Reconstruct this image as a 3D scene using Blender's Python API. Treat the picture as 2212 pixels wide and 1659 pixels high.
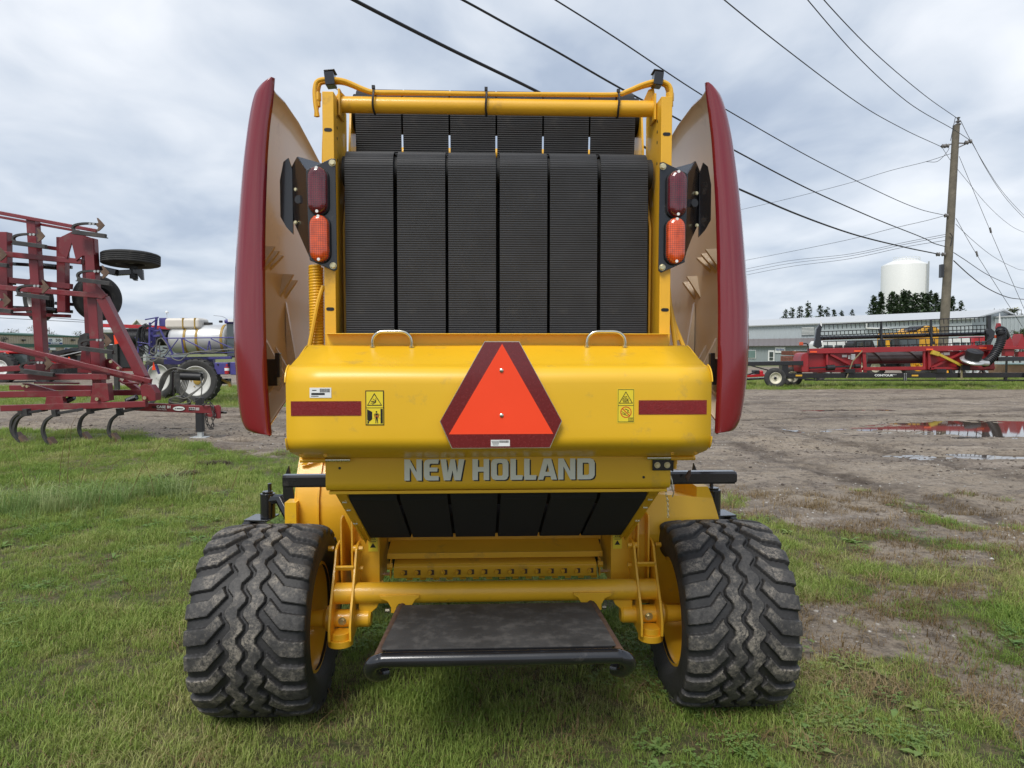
import bpy, bmesh, math, random
import numpy as np
from mathutils import Vector, Matrix, Euler

for o in list(bpy.data.objects): bpy.data.objects.remove(o)
SC = bpy.context.scene
COL = SC.collection
random.seed(7)
R = math.radians
PI = math.pi

# ------------------------------------------------------------------ camera
FPX, CAMH, PITCH = 1534.0, 1.62, R(2.7)          # focal length in px of a 2212 px wide frame
cam = bpy.data.cameras.new('camera'); camo = bpy.data.objects.new('camera', cam); COL.objects.link(camo)
cam.sensor_fit = 'HORIZONTAL'; cam.sensor_width = 36.0; cam.lens = 36.0*FPX/2212.0
cam.clip_start = .05; cam.clip_end = 4000
camo.location = (0, 0, CAMH); camo.rotation_euler = (PI/2-PITCH, 0, 0)
SC.camera = camo

# ------------------------------------------------------------------ world: soft broken overcast
SUN_EL, SUN_AZ = R(52), R(205)                   # azimuth clockwise from +Y (behind the camera, a little to the left)
wd = bpy.data.worlds.new('World'); SC.world = wd; wd.use_nodes = True
nt = wd.node_tree; N = nt.nodes; Lk = nt.links
for n in list(N): N.remove(n)
out = N.new('ShaderNodeOutputWorld'); bg = N.new('ShaderNodeBackground')
sky = N.new('ShaderNodeTexSky'); sky.sky_type = 'NISHITA'; sky.sun_disc = False
sky.sun_elevation = SUN_EL; sky.sun_rotation = SUN_AZ; sky.air_density = 1.0; sky.dust_density = 1.5
tc = N.new('ShaderNodeTexCoord'); sep = N.new('ShaderNodeSeparateXYZ'); Lk.new(tc.outputs['Generated'], sep.inputs[0])
def wmath(op, a, b=None, c=None):
    m = N.new('ShaderNodeMath'); m.operation = op
    for i, v in enumerate((a, b, c)):
        if v is None: continue
        if isinstance(v, (int, float)): m.inputs[i].default_value = v
        else: Lk.new(v, m.inputs[i])
    return m.outputs[0]
zc = wmath('MAXIMUM', sep.outputs[2], 0.0)
den = wmath('ADD', zc, 0.22)
u = wmath('DIVIDE', sep.outputs[0], den); v = wmath('DIVIDE', sep.outputs[1], den)
cmb = N.new('ShaderNodeCombineXYZ'); Lk.new(u, cmb.inputs[0]); Lk.new(v, cmb.inputs[1]); cmb.inputs[2].default_value = 3.7
def wnoise(scale, detail, rough, dist=0.0, stretch=(1, 1, 1)):
    mp = N.new('ShaderNodeMapping'); mp.inputs['Scale'].default_value = stretch; Lk.new(cmb.outputs[0], mp.inputs[0])
    t = N.new('ShaderNodeTexNoise'); t.inputs['Scale'].default_value = scale; t.inputs['Detail'].default_value = detail
    t.inputs['Roughness'].default_value = rough; t.inputs['Distortion'].default_value = dist
    Lk.new(mp.outputs[0], t.inputs[0]); return t.outputs[0]
n1 = wnoise(1.25, 4, .48, .3, (1, .9, 1)); n2 = wnoise(3.4, 6, .5, .35, (1, .75, 1)); n3 = wnoise(.5, 3, .5)
s1 = wmath('MULTIPLY', n1, .60); s2 = wmath('MULTIPLY', n2, .36); s3 = wmath('MULTIPLY', n3, .26)
cl = wmath('ADD', wmath('ADD', s1, s2), s3)
ramp = N.new('ShaderNodeValToRGB'); Lk.new(cl, ramp.inputs[0])
cr = ramp.color_ramp
cr.elements[0].position = .45; cr.elements[0].color = (.215, .26, .335, 1)
cr.elements[1].position = .80; cr.elements[1].color = (.56, .575, .60, 1)
for p, c in ((.53, (.262, .306, .38, 1)), (.60, (.345, .385, .445, 1)), (.68, (.435, .465, .51, 1))):
    e = cr.elements.new(p); e.color = c
# air brightens a little towards the horizon, as under any overcast
hz = wmath('POWER', wmath('SUBTRACT', 1.0, zc), 9.0)
hm = N.new('ShaderNodeMixRGB'); Lk.new(wmath('MULTIPLY', hz, .38), hm.inputs[0]); Lk.new(ramp.outputs[0], hm.inputs[1]); hm.inputs[2].default_value = (.40, .445, .505, 1)
mx = N.new('ShaderNodeMixRGB'); mx.inputs[0].default_value = .93
sk = N.new('ShaderNodeMixRGB'); sk.blend_type = 'MULTIPLY'; sk.inputs[0].default_value = 1.0; sk.inputs[2].default_value = (.09, .09, .09, 1)
Lk.new(sky.outputs[0], sk.inputs[1]); Lk.new(sk.outputs[0], mx.inputs[1]); Lk.new(hm.outputs[0], mx.inputs[2])
Lk.new(mx.outputs[0], bg.inputs[0]); bg.inputs[1].default_value = 1.0
Lk.new(bg.outputs[0], out.inputs[0])

sl = bpy.data.lights.new('sun', 'SUN'); so = bpy.data.objects.new('sun', sl); COL.objects.link(so)
sl.energy = 1.5; sl.angle = R(24); sl.color = (1, .97, .92)
sd = Vector((math.sin(SUN_AZ)*math.cos(SUN_EL), math.cos(SUN_AZ)*math.cos(SUN_EL), math.sin(SUN_EL)))
so.rotation_euler = (-sd).to_track_quat('-Z', 'Y').to_euler(); so.location = (0, -5, 20)

SC.view_settings.view_transform = 'Standard'; SC.view_settings.look = 'None'
SC.view_settings.exposure = 0.88; SC.view_settings.gamma = 1.0
SC.render.engine = 'CYCLES'

# ------------------------------------------------------------------ pixel -> world point on the plane y = depth
def W(px, py, y):
    uu = (px-1106)/FPX; vv = -(py-829.5)/FPX
    d = Vector((uu, math.cos(PITCH)+vv*math.sin(PITCH), -math.sin(PITCH)+vv*math.cos(PITCH)))
    t = y/d.y
    return Vector((d.x*t, y, CAMH+d.z*t))
def G(px, py, z=0.0):
    uu = (px-1106)/FPX; vv = -(py-829.5)/FPX
    d = Vector((uu, math.cos(PITCH)+vv*math.sin(PITCH), -math.sin(PITCH)+vv*math.cos(PITCH)))
    t = (z-CAMH)/d.z
    return Vector((d.x*t, d.y*t, z))

# ------------------------------------------------------------------ materials
def mat(name, col, rough=.5, metal=0.0, coat=0.0, var=.08, vscale=6.0, dirt=None, damt=.0, dscale=3.0, bump=0.0, bscale=60.0, spec=.5, emis=None, trans=0.0, alpha=1.0):
    m = bpy.data.materials.new(name); m.use_nodes = True
    t = m.node_tree; ns = t.nodes; lk = t.links
    b = ns['Principled BSDF']
    b.inputs['Base Color'].default_value = (*col, 1); b.inputs['Roughness'].default_value = rough
    b.inputs['Metallic'].default_value = metal; b.inputs['Coat Weight'].default_value = coat; b.inputs['Coat Roughness'].default_value = .08
    b.inputs['Specular IOR Level'].default_value = spec
    b.inputs['Transmission Weight'].default_value = trans
    tcn = ns.new('ShaderNodeTexCoord')
    src = None
    if var > 0:
        nz = ns.new('ShaderNodeTexNoise'); nz.inputs['Scale'].default_value = vscale; nz.inputs['Detail'].default_value = 5
        lk.new(tcn.outputs['Object'], nz.inputs[0])
        mr = ns.new('ShaderNodeMapRange'); mr.inputs[1].default_value = .3; mr.inputs[2].default_value = .7
        mr.inputs[3].default_value = 1-var; mr.inputs[4].default_value = 1+var
        lk.new(nz.outputs[0], mr.inputs[0])
        mm = ns.new('ShaderNodeMixRGB'); mm.blend_type = 'MULTIPLY'; mm.inputs[0].default_value = 1
        mm.inputs[1].default_value = (*col, 1); lk.new(mr.outputs[0], mm.inputs[2]); src = mm.outputs[0]
        rr = ns.new('ShaderNodeMapRange'); rr.inputs[3].default_value = max(.02, rough-.08); rr.inputs[4].default_value = min(1, rough+.1)
        lk.new(nz.outputs[0], rr.inputs[0]); lk.new(rr.outputs[0], b.inputs['Roughness'])
    if dirt is not None:
        n2 = ns.new('ShaderNodeTexNoise'); n2.inputs['Scale'].default_value = dscale; n2.inputs['Detail'].default_value = 9; n2.inputs['Roughness'].default_value = .68
        lk.new(tcn.outputs['Object'], n2.inputs[0])
        rp = ns.new('ShaderNodeMapRange'); rp.inputs[1].default_value = .62-.3*damt; rp.inputs[2].default_value = .74-.2*damt
        rp.inputs[3].default_value = 0; rp.inputs[4].default_value = min(1, .45+damt*.6)
        lk.new(n2.outputs[0], rp.inputs[0])
        dm = ns.new('ShaderNodeMixRGB'); lk.new(rp.outputs[0], dm.inputs[0])
        if src: lk.new(src, dm.inputs[1])
        else: dm.inputs[1].default_value = (*col, 1)
        dm.inputs[2].default_value = (*dirt, 1); src = dm.outputs[0]
    if src: lk.new(src, b.inputs['Base Color'])
    if bump > 0:
        nb = ns.new('ShaderNodeTexNoise'); nb.inputs['Scale'].default_value = bscale; nb.inputs['Detail'].default_value = 4
        lk.new(tcn.outputs['Object'], nb.inputs[0])
        bp = ns.new('ShaderNodeBump'); bp.inputs['Strength'].default_value = bump; bp.inputs['Distance'].default_value = .004
        lk.new(nb.outputs[0], bp.inputs['Height']); lk.new(bp.outputs[0], b.inputs['Normal'])
    if emis:
        b.inputs['Emission Color'].default_value = (*emis, 1); b.inputs['Emission Strength'].default_value = 1.0
    return m

M = {}
M['yellow'] = mat('yellow_paint', (.80, .465, .016), .38, coat=.2, var=.035, vscale=2.2, dirt=(.46, .30, .08), damt=.10, dscale=11, bump=.05, bscale=260)
M['yellow'].node_tree.nodes['Principled BSDF'].inputs['Coat Roughness'].default_value = .24
M['yellow_frame'] = mat('yellow_frame_paint', (.80, .425, .02), .40, coat=.25, var=.06, vscale=5, dirt=(.30, .17, .05), damt=.10, dscale=7, bump=.12, bscale=120)
M['red_shield'] = mat('red_shield_paint', (.20, .008, .014), .16, coat=.9, var=.03, vscale=2, bump=.015, bscale=20)
M['beige'] = mat('beige_composite', (.60, .48, .345), .36, coat=.2, var=.06, vscale=3, dirt=(.25, .17, .10), damt=.04, dscale=4)
M['black_paint'] = mat('black_paint', (.012, .012, .014), .22, coat=.5, var=.1, dirt=(.10, .09, .08), damt=.05, dscale=9)
M['black_matte'] = mat('black_plastic', (.018, .018, .02), .5, var=.12, dirt=(.09, .08, .07), damt=.05)
M['chrome'] = mat('zinc_plated_steel', (.70, .67, .55), .22, metal=1, var=.06)
M['zinc'] = mat('yellow_zinc', (.66, .58, .36), .35, metal=1, var=.12, vscale=30)
M['rust'] = mat('rusty_steel', (.10, .055, .035), .75, var=.35, vscale=18, dirt=(.03, .025, .02), damt=.3, dscale=8, bump=.4)
M['decal_yellow'] = mat('decal_yellow', (.80, .62, .03), .35, coat=.3, var=.02)
M['decal_black'] = mat('decal_black', (.01, .01, .01), .4, var=0)
M['decal_white'] = mat('decal_white', (.80, .80, .77), .4, var=.02)
M['decal_red'] = mat('decal_red', (.62, .05, .02), .4, var=.02)
M['letter'] = mat('letter_face', (.74, .76, .66), .4, coat=.2, var=.05)
M['tape'] = mat('red_reflective_tape', (.20, .008, .010), .25, coat=.6, var=.1, vscale=120, bump=.4, bscale=240)
M['smv_red'] = mat('emblem_border_red', (.15, .006, .008), .25, coat=.7, var=.08, vscale=90)
M['smv_orange'] = mat('emblem_fluorescent_orange', (.98, .065, .012), .42, var=.02)

# ------------------------------------------------------------------ mesh building
class MB:
    def __init__(s): s.v = []; s.f = []; s.m = []
    def add(s, vs, fs, mi=0):
        b = len(s.v); s.v += [tuple(p) for p in vs]
        s.f += [tuple(i+b for i in f) for f in fs]; s.m += [mi]*len(fs); return s
    def box(s, c, size, rot=None, mi=0):
        hx, hy, hz = size[0]/2, size[1]/2, size[2]/2
        pts = [Vector((x, y, z)) for z in (-hz, hz) for y in (-hy, hy) for x in (-hx, hx)]
        if rot: 
            e = Euler(rot).to_matrix(); pts = [e @ p for p in pts]
        c = Vector(c)
        return s.add([p+c for p in pts], [(0, 2, 3, 1), (4, 5, 7, 6), (0, 1, 5, 4), (2, 6, 7, 3), (0, 4, 6, 2), (1, 3, 7, 5)], mi)
    def bar(s, p0, p1, w, h, up=(0, 0, 1), mi=0):
        p0, p1 = Vector(p0), Vector(p1); d = (p1-p0).normalized(); u = Vector(up)
        sx = d.cross(u)
        if sx.length < 1e-4: sx = d.cross(Vector((0, 1, 0)))
        sx.normalize(); uz = sx.cross(d)
        pts = [p+sx*a*w/2+uz*b*h/2 for p in (p0, p1) for a, b in ((-1, -1), (1, -1), (1, 1), (-1, 1))]
        return s.add(pts, [(0, 1, 2, 3), (7, 6, 5, 4), (0, 4, 5, 1), (1, 5, 6, 2), (2, 6, 7, 3), (3, 7, 4, 0)], mi)
    def tube(s, path, r, n=10, cap=True, mi=0, r2=None):
        path = [Vector(p) for p in path]; k = len(path); rings = []
        t0 = (path[1]-path[0]).normalized()
        a = Vector((0, 0, 1)) if abs(t0.z) < .9 else Vector((0, 1, 0))
        nx = t0.cross(a).normalized()
        for i, p in enumerate(path):
            t = (path[min(i+1, k-1)]-path[max(i-1, 0)]).normalized()
            nx = (nx-t*nx.dot(t)).normalized(); ny = t.cross(nx)
            rr = r if r2 is None else r+(r2-r)*i/(k-1)
            rings.append([p+nx*rr*math.cos(2*PI*j/n)+ny*rr*math.sin(2*PI*j/n) for j in range(n)])
        vs = [q for g in rings for q in g]; fs = []
        for i in range(k-1):
            for j in range(n): fs.append((i*n+j, i*n+(j+1) % n, (i+1)*n+(j+1) % n, (i+1)*n+j))
        if cap: fs += [tuple(range(n-1, -1, -1)), tuple((k-1)*n+j for j in range(n))]
        return s.add(vs, fs, mi)
    def cyl(s, p0, p1, r, n=16, mi=0, r2=None): return s.tube([p0, p1], r, n, True, mi, r2)
    def lathe(s, prof, o=(0, 0, 0), axis='X', n=32, mi=0, close=False):
        # prof: list of (along axis, radius)
        o = Vector(o); vs = []; k = len(prof)
        for a, r in prof:
            for j in range(n):
                c, q = r*math.cos(2*PI*j/n), r*math.sin(2*PI*j/n)
                vs.append(o+(Vector((a, c, q)) if axis == 'X' else Vector((q, a, c)) if axis == 'Y' else Vector((c, q, a))))
        fs = []
        for i in range(k if close else k-1):
            i2 = (i+1) % k
            for j in range(n): fs.append((i*n+j, i*n+(j+1) % n, i2*n+(j+1) % n, i2*n+j))
        return s.add(vs, fs, mi)
    def prism(s, poly, d, plane='XZ', o=0.0, mi=0):
        # polygon in a plane, extruded from o to o+d along the third axis
        def mk(a, b, c): return {'XZ': (a, c, b), 'YZ': (c, a, b), 'XY': (a, b, c)}[plane]
        n = len(poly)
        vs = [mk(a, b, o) for a, b in poly]+[mk(a, b, o+d) for a, b in poly]
        fs = [tuple(range(n)), tuple(range(2*n-1, n-1, -1))]+[(i, i+n, (i+1) % n+n, (i+1) % n) for i in range(n)]
        return s.add(vs, fs, mi)
    def slab(s, pts, th):
        # planar polygon of 3D points given a thickness along its normal
        pts = [Vector(p) for p in pts]; nrm = Vector((0, 0, 0))
        for i in range(len(pts)): nrm += pts[i].cross(pts[(i+1) % len(pts)])
        nrm.normalize(); n = len(pts)
        vs = [p-nrm*th/2 for p in pts]+[p+nrm*th/2 for p in pts]
        return s.add(vs, [tuple(range(n-1, -1, -1)), tuple(range(n, 2*n))]+[(i, (i+1) % n, (i+1) % n+n, i+n) for i in range(n)])
    def strip(s, prof, x0, x1, th, mi=0, x0b=None):
        # a bent sheet: profile of (y, z) swept along x, with thickness
        n = len(prof); nr = []
        for i in range(n):
            a, b = prof[max(i-1, 0)], prof[min(i+1, n-1)]
            t = Vector((b[0]-a[0], b[1]-a[1])).normalized(); nr.append((-t.y, t.x))
        vs = []
        for x in (x0, x1):
            for i, p in enumerate(prof): vs.append((x, p[0], p[1]))
            for i, p in enumerate(prof): vs.append((x, p[0]+nr[i][0]*th, p[1]+nr[i][1]*th))
        o = 2*n; fs = []
        for i in range(n-1):
            fs += [(i, i+1, o+i+1, o+i), (n+i, o+n+i, o+n+i+1, n+i+1), (i, n+i, n+i+1, i+1), (o+i, o+i+1, o+n+i+1, o+n+i)]
        fs += [(0, o, o+n, n), (n-1, 2*n-1, o+2*n-1, o+n-1)]
        return s.add(vs, fs, mi)
    def mesh(s, name, mats, smooth=35):
        me = bpy.data.meshes.new(name); me.from_pydata(s.v, [], s.f)
        for m in (mats if isinstance(mats, (list, tuple)) else [mats]): me.materials.append(m)
        if any(s.m): me.polygons.foreach_set('material_index', s.m)
        me.validate(); 
        bm = bmesh.new(); bm.from_mesh(me); bmesh.ops.recalc_face_normals(bm, faces=bm.faces); bm.to_mesh(me); bm.free()
        if smooth:
            me.polygons.foreach_set('use_smooth', [True]*len(me.polygons)); me.set_sharp_from_angle(angle=R(smooth))
        me.update(); return me
    def build(s, name, mats, parent=None, bevel=0, smooth=35, seg=2):
        o = bpy.data.objects.new(name, s.mesh(name, mats, smooth)); COL.objects.link(o)
        if parent is not None: o.parent = parent
        if bevel:
            b = o.modifiers.new('bevel', 'BEVEL'); b.width = bevel; b.segments = seg; b.limit_method = 'ANGLE'; b.angle_limit = R(30)
            b.harden_normals = True
        return o

def empty(name, loc=(0, 0, 0), rz=0.0, label=None, cat=None, group=None):
    o = bpy.data.objects.new(name, None); COL.objects.link(o); o.location = loc; o.rotation_euler = (0, 0, rz); o.empty_display_size = .2
    tag(o, label, cat, group); return o
def tag(o, label=None, cat=None, group=None, kind=None):
    if label: o['label'] = label
    if cat: o['category'] = cat
    if group: o['group'] = group
    if kind: o['kind'] = kind
    return o
def inst(src, name, parent, loc=(0, 0, 0), rot=(0, 0, 0), scale=(1, 1, 1)):
    o = bpy.data.objects.new(name, src if isinstance(src, bpy.types.Mesh) else src.data); COL.objects.link(o)
    o.parent = parent; o.location = loc; o.rotation_euler = rot; o.scale = scale; return o
def copy_tree(o, parent=None):
    c = o.copy(); COL.objects.link(c)
    if parent is not None: c.parent = parent
    for ch in list(o.children): copy_tree(ch, c)
    return c
def smoothpath(pts, n=6):
    # Catmull-Rom through the points
    P = [Vector(p) for p in pts]; P = [P[0]*2-P[1]]+P+[P[-1]*2-P[-2]]; o = []
    for i in range(1, len(P)-2):
        for k in range(n):
            t = k/n; a, b, c, d = P[i-1], P[i], P[i+1], P[i+2]
            o.append(.5*((2*b)+(c-a)*t+(2*a-5*b+4*c-d)*t*t+(3*b-a-3*c+d)*t**3))
    o.append(P[-2]); return o
def arc(cx, cy, r, a0, a1, n):
    return [(cx+r*math.cos(R(a0+(a1-a0)*i/n)), cy+r*math.sin(R(a0+(a1-a0)*i/n))) for i in range(n+1)]
def flat2d(polys, th=.001):
    # filled outlines with holes -> mesh in the XY plane (z = 0..th)
    cu = bpy.data.curves.new('t', 'CURVE'); cu.dimensions = '2D'; cu.fill_mode = 'BOTH'; cu.extrude = th/2
    for pl in polys:
        sp = cu.splines.new('POLY'); sp.points.add(len(pl)-1); sp.use_cyclic_u = True
        for q, p in zip(sp.points, pl): q.co = (p[0], p[1], 0, 1)
    ob = bpy.data.objects.new('t', cu); me = bpy.data.meshes.new_from_object(ob)
    bpy.data.objects.remove(ob); bpy.data.curves.remove(cu); return me
def text_mesh(s, size=1.0, th=.001, bold=0.0, align='CENTER'):
    cu = bpy.data.curves.new('t', 'FONT'); cu.body = s; cu.size = size; cu.extrude = th/2; cu.offset = bold; cu.align_x = align; cu.align_y = 'CENTER'
    cu.resolution_u = 3
    ob = bpy.data.objects.new('t', cu); me = bpy.data.meshes.new_from_object(ob)
    bpy.data.objects.remove(ob); bpy.data.curves.remove(cu); return me
def plate(me, name, m, parent, loc, rot=(PI/2, 0, 0), scale=(1, 1, 1)):
    me.materials.clear(); me.materials.append(m); me.name = name
    return inst(me, name, parent, loc, rot, scale)
def hexbolt(r=.012, h=.01, washer=1.35):
    # head towards -Y, seated on y = 0
    b = MB(); b.lathe([(0, .0001), (0, r*washer), (-.002, r*washer), (-.002, r*.5)], axis='Y', n=16)
    b.lathe([(-.002, r), (-h*.85, r), (-h, r*.82), (-h, .0001)], axis='Y', n=6); return b

# ------------------------------------------------------------------ ground
def _hash(ix, iy, s):
    h = (ix.astype(np.int64)*374761393 + iy.astype(np.int64)*668265263 + s*1274126177) & 0xffffffff
    h = ((h ^ (h >> 13))*1274126177) & 0xffffffff
    return ((h ^ (h >> 16)) & 0xffff)/65535.0
def vnoise(x, y, s=0):
    ix, iy = np.floor(x), np.floor(y); fx, fy = x-ix, y-iy
    fx = fx*fx*(3-2*fx); fy = fy*fy*(3-2*fy)
    a, b, c, d = _hash(ix, iy, s), _hash(ix+1, iy, s), _hash(ix, iy+1, s), _hash(ix+1, iy+1, s)
    return (a*(1-fx)+b*fx)*(1-fy)+(c*(1-fx)+d*fx)*fy
def fbm(x, y, s=0, o=4):
    t = 0; a = .5; k = 1.0
    for i in range(o): t = t+a*vnoise(x*k, y*k, s+i*17); a *= .5; k *= 2.03
    return t/(1-.5**o)
def sst(a, b, x):
    t = np.clip((x-a)/(b-a), 0, 1); return t*t*(3-2*t)
BX_ = [-60, -14, -7.4, -5.2, -3.4, 0, 1.6, 3.0, 4.6, 9, 60]
BY_ = [19, 15.4, 13.8, 12.0, 10.7, 9.4, 8.2, 6.5, 5.6, 4.9, 3.5]
def grass_mask(x, y):
    edge = np.interp(x, BX_, BY_)
    wdt = np.where(x > .8, 1.9, .7)
    n = fbm(x*.9, y*.9, 3)-.5; n2 = fbm(x*2.6, y*2.6, 11)-.5
    d = (edge-y)/wdt + n*1.9*np.where(x > .8, 1.2, 1.0) + n2*.9
    lawn = sst(-.35, .45, d)
    # bare worn patches beside the right hand wheel
    bare = sst(.46, .60, fbm(x*1.25+3, y*1.25, 31)+.10*np.exp(-((x-2.4)**2/1.2+(y-4.4)**2/1.4)))*sst(1.1, 1.7, x)
    lawn = lawn*(1-.9*bare)
    # thin scattered tufts out on the dirt just beyond
    tuft = sst(.62, .72, fbm(x*1.7, y*1.7, 51))*sst(-3.2, -.2, (edge-y))*.8*sst(-6, -3, x)
    lawn = np.maximum(lawn, tuft)
    farR = sst(-.6, .4, (y-29.8)+n*2.4)*sst(4, 6, x)*(1-sst(44, 48, y))
    farL = sst(-.4, .4, (y-20.6)+n*2)*sst(3, 5, -x)*(1-sst(31, 33, y))
    farF = sst(60, 75, y)*.6
    return np.clip(np.maximum.reduce([lawn, farR, farL, farF]), 0, 1)
PUD = [(11.6, 15.0, 4.4, 1.7, .3), (8.6, 10.9, 2.4, .36, .2), (14.2, 13.4, 2.6, .6, .0), (-6.9, 14.9, .8, .3, .0), (-4.6, 13.6, .9, .16, .1), (9.4, 19.6, 1.2, .3, 0), (-5.0, 12.9, .5, .12, 0)]
TRK = [[(3.2, 15), (3.9, 12.2), (4.3, 8.9), (4.75, 6.6), (5.3, 5)], [(5.6, 15), (6.0, 12.2), (6.5, 9.2), (7.1, 7.0), (8, 5.6)], [(-9, 17.6), (0, 16.2), (6, 16.8), (14, 19.4), (24, 21)], [(1, 21.5), (8, 18.2), (14, 17.4), (24, 18)], [(-9, 19.4), (0, 18.4), (9, 22.5), (22, 26)]]
def track(x, y):
    d = np.full(np.shape(x), 9.0)
    for pl in TRK:
        for (ax, ay), (bx, by) in zip(pl, pl[1:]):
            t = np.clip(((x-ax)*(bx-ax)+(y-ay)*(by-ay))/((bx-ax)**2+(by-ay)**2), 0, 1); d = np.minimum(d, np.hypot(x-ax-t*(bx-ax), y-ay-t*(by-ay)))
    return np.exp(-(d/.30)**2)
def ground_z(x, y):
    g = grass_mask(x, y)
    z = (fbm(x*1.4, y*1.4, 5)-.5)*.035
    nearb = np.exp(-((x+.05)**2/3.4+(y-3.1)**2/2.4))
    z = z*(1-.7*nearb)
    rut = (fbm(x*.55+y*.12, y*2.4, 71)-.5)*.05+(fbm(x*3.3, y*4.5, 77)-.5)*.075+(fbm(x*8, y*8, 79)-.5)*.045
    # wheel ruts across the yard
    for (a, b, c) in ((.30, 19.0, 1.1), (-.22, 12.6, .9), (.05, 24.0, 1.2), (-.5, 15.0, .8)):
        dd = np.abs((y-(b+a*x)))
        rut = rut-.035*np.exp(-(dd/.28)**2)+.028*np.exp(-((dd-.5)/.22)**2)
    tk = track(x, y); rut = rut-.03*tk+(fbm(x*7, y*7, 101)-.5)*.07*tk
    far = 1-sst(40, 60, np.abs(y))
    z = z+rut*(1-g)*far*sst(5, 8, y+np.maximum(x, 0)*.5)
    pn = (fbm(x*1.6, y*3.2, 91)-.5)
    for px, py, ax, ay, tl in PUD:
        q = ((x-px)/ax)**2+((y-py-(x-px)*tl*.12)/ay)**2
        z = z*(1-.75*np.exp(-q*.6))-.095*np.exp(-q*1.2)*(1+.9*pn)
    return z
def axis(*segs):
    out_ = []
    for a, b, st in segs: out_ += list(np.arange(a, b, st))
    return np.array(out_)
gx = np.concatenate([-np.geomspace(1600, 15, 24), axis((-14.8, -4, .14), (-4, 5, .07), (5, 16, .14)), np.geomspace(16, 1600, 24)])
gy = np.concatenate([[-40, -20, -10, -6, -3], axis((-1, 2, .25), (2, 8, .06), (8, 18, .1), (18, 46, .3)), np.geomspace(46, 1600, 30)])
X, Y = np.meshgrid(gx, gy); Z = ground_z(X, Y); MK = grass_mask(X, Y)
nx_, ny_ = len(gx), len(gy)
gm = bpy.data.meshes.new('ground')
gm.vertices.add(nx_*ny_); gm.vertices.foreach_set('co', np.stack([X, Y, Z], -1).astype(np.float32).ravel())
ii = (np.arange(ny_-1)[:, None]*nx_+np.arange(nx_-1)[None, :]).ravel()
q = np.stack([ii, ii+1, ii+nx_+1, ii+nx_], -1).astype(np.int32)
gm.loops.add(q.size); gm.loops.foreach_set('vertex_index', q.ravel())
gm.polygons.add(len(q)); gm.polygons.foreach_set('loop_start', np.arange(0, q.size, 4, dtype=np.int32)); gm.polygons.foreach_set('loop_total', np.full(len(q), 4, np.int32))
gm.polygons.foreach_set('use_smooth', np.ones(len(q), bool))
at = gm.attributes.new('turf', 'FLOAT', 'POINT'); at.data.foreach_set('value', MK.astype(np.float32).ravel())
at2 = gm.attributes.new('track', 'FLOAT', 'POINT'); at2.data.foreach_set('value', track(X, Y).astype(np.float32).ravel())
gm.update(calc_edges=True)
ground = bpy.data.objects.new('ground', gm); COL.objects.link(ground); tag(ground, 'grass and muddy gravel yard ground under all the machinery', 'ground', kind='structure')

m = bpy.data.materials.new('yard_ground'); m.use_nodes = True; t = m.node_tree; ns = t.nodes; lk = t.links; b = ns['Principled BSDF']
geo = ns.new('ShaderNodeNewGeometry')
def gn(scale, det=6, ro=.6, st=None):
    n = ns.new('ShaderNodeTexNoise'); n.inputs['Scale'].default_value = scale; n.inputs['Detail'].default_value = det; n.inputs['Roughness'].default_value = ro
    if st:
        mp = ns.new('ShaderNodeMapping'); mp.inputs['Scale'].default_value = st; lk.new(geo.outputs['Position'], mp.inputs[0]); lk.new(mp.outputs[0], n.inputs[0])
    else: lk.new(geo.outputs['Position'], n.inputs[0])
    return n.outputs[0]
def mix(f, a, c, mode='MIX'):
    x = ns.new('ShaderNodeMixRGB'); x.blend_type = mode
    for i, w in enumerate((f, a, c)):
        if isinstance(w, (int, float)): x.inputs[i].default_value = w
        elif isinstance(w, tuple): x.inputs[i].default_value = (*w, 1)
        else: lk.new(w, x.inputs[i])
    return x.outputs[0]
def rng(src, a, b_, c=0, d=1):
    r = ns.new('ShaderNodeMapRange'); lk.new(src, r.inputs[0])
    for i, w in enumerate((a, b_, c, d)): r.inputs[i+1].default_value = w
    return r.outputs[0]
ta = ns.new('ShaderNodeAttribute'); ta.attribute_name = 'turf'
wet = rng(gn(.55, 8, .62, (.55, 1.5, 1)), .47, .62)
dirt = mix(wet, (.30, .245, .185), (.175, .135, .10))
trk = ns.new('ShaderNodeTexNoise'); trk.inputs['Scale'].default_value = 1.0; trk.inputs['Detail'].default_value = 8; trk.inputs['Roughness'].default_value = .6; trk.inputs['Distortion'].default_value = .6
tm1 = ns.new('ShaderNodeMapping'); tm1.inputs['Rotation'].default_value = (0, 0, R(24)); tm1.inputs['Scale'].default_value = (.28, 1.5, 1); lk.new(geo.outputs['Position'], tm1.inputs[0]); lk.new(tm1.outputs[0], trk.inputs[0])
dirt = mix(rng(trk.outputs[0], .53, .62, 0, .55), dirt, (.13, .10, .075))
trk2 = ns.new('ShaderNodeTexNoise'); trk2.inputs['Scale'].default_value = 1.0; trk2.inputs['Detail'].default_value = 8
tm2 = ns.new('ShaderNodeMapping'); tm2.inputs['Rotation'].default_value = (0, 0, R(-8)); tm2.inputs['Scale'].default_value = (.4, 1.9, 1); lk.new(geo.outputs['Position'], tm2.inputs[0]); lk.new(tm2.outputs[0], trk2.inputs[0])
dirt = mix(rng(trk2.outputs[0], .56, .66, 0, .7), dirt, (.40, .335, .27))
dirt = mix(rng(gn(2.4, 9, .7), .5, .72, 0, .7), dirt, (.38, .32, .26))
dirt = mix(rng(gn(3.2, 10, .78), .52, .60, 0, .7), dirt, (.10, .078, .06))
dirt = mix(rng(gn(17, 6, .7), .50, .62, 0, .6), dirt, (.085, .066, .052))
dirt = mix(rng(gn(23, 6, .7), .56, .66, 0, .55), dirt, (.40, .35, .29))
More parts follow.
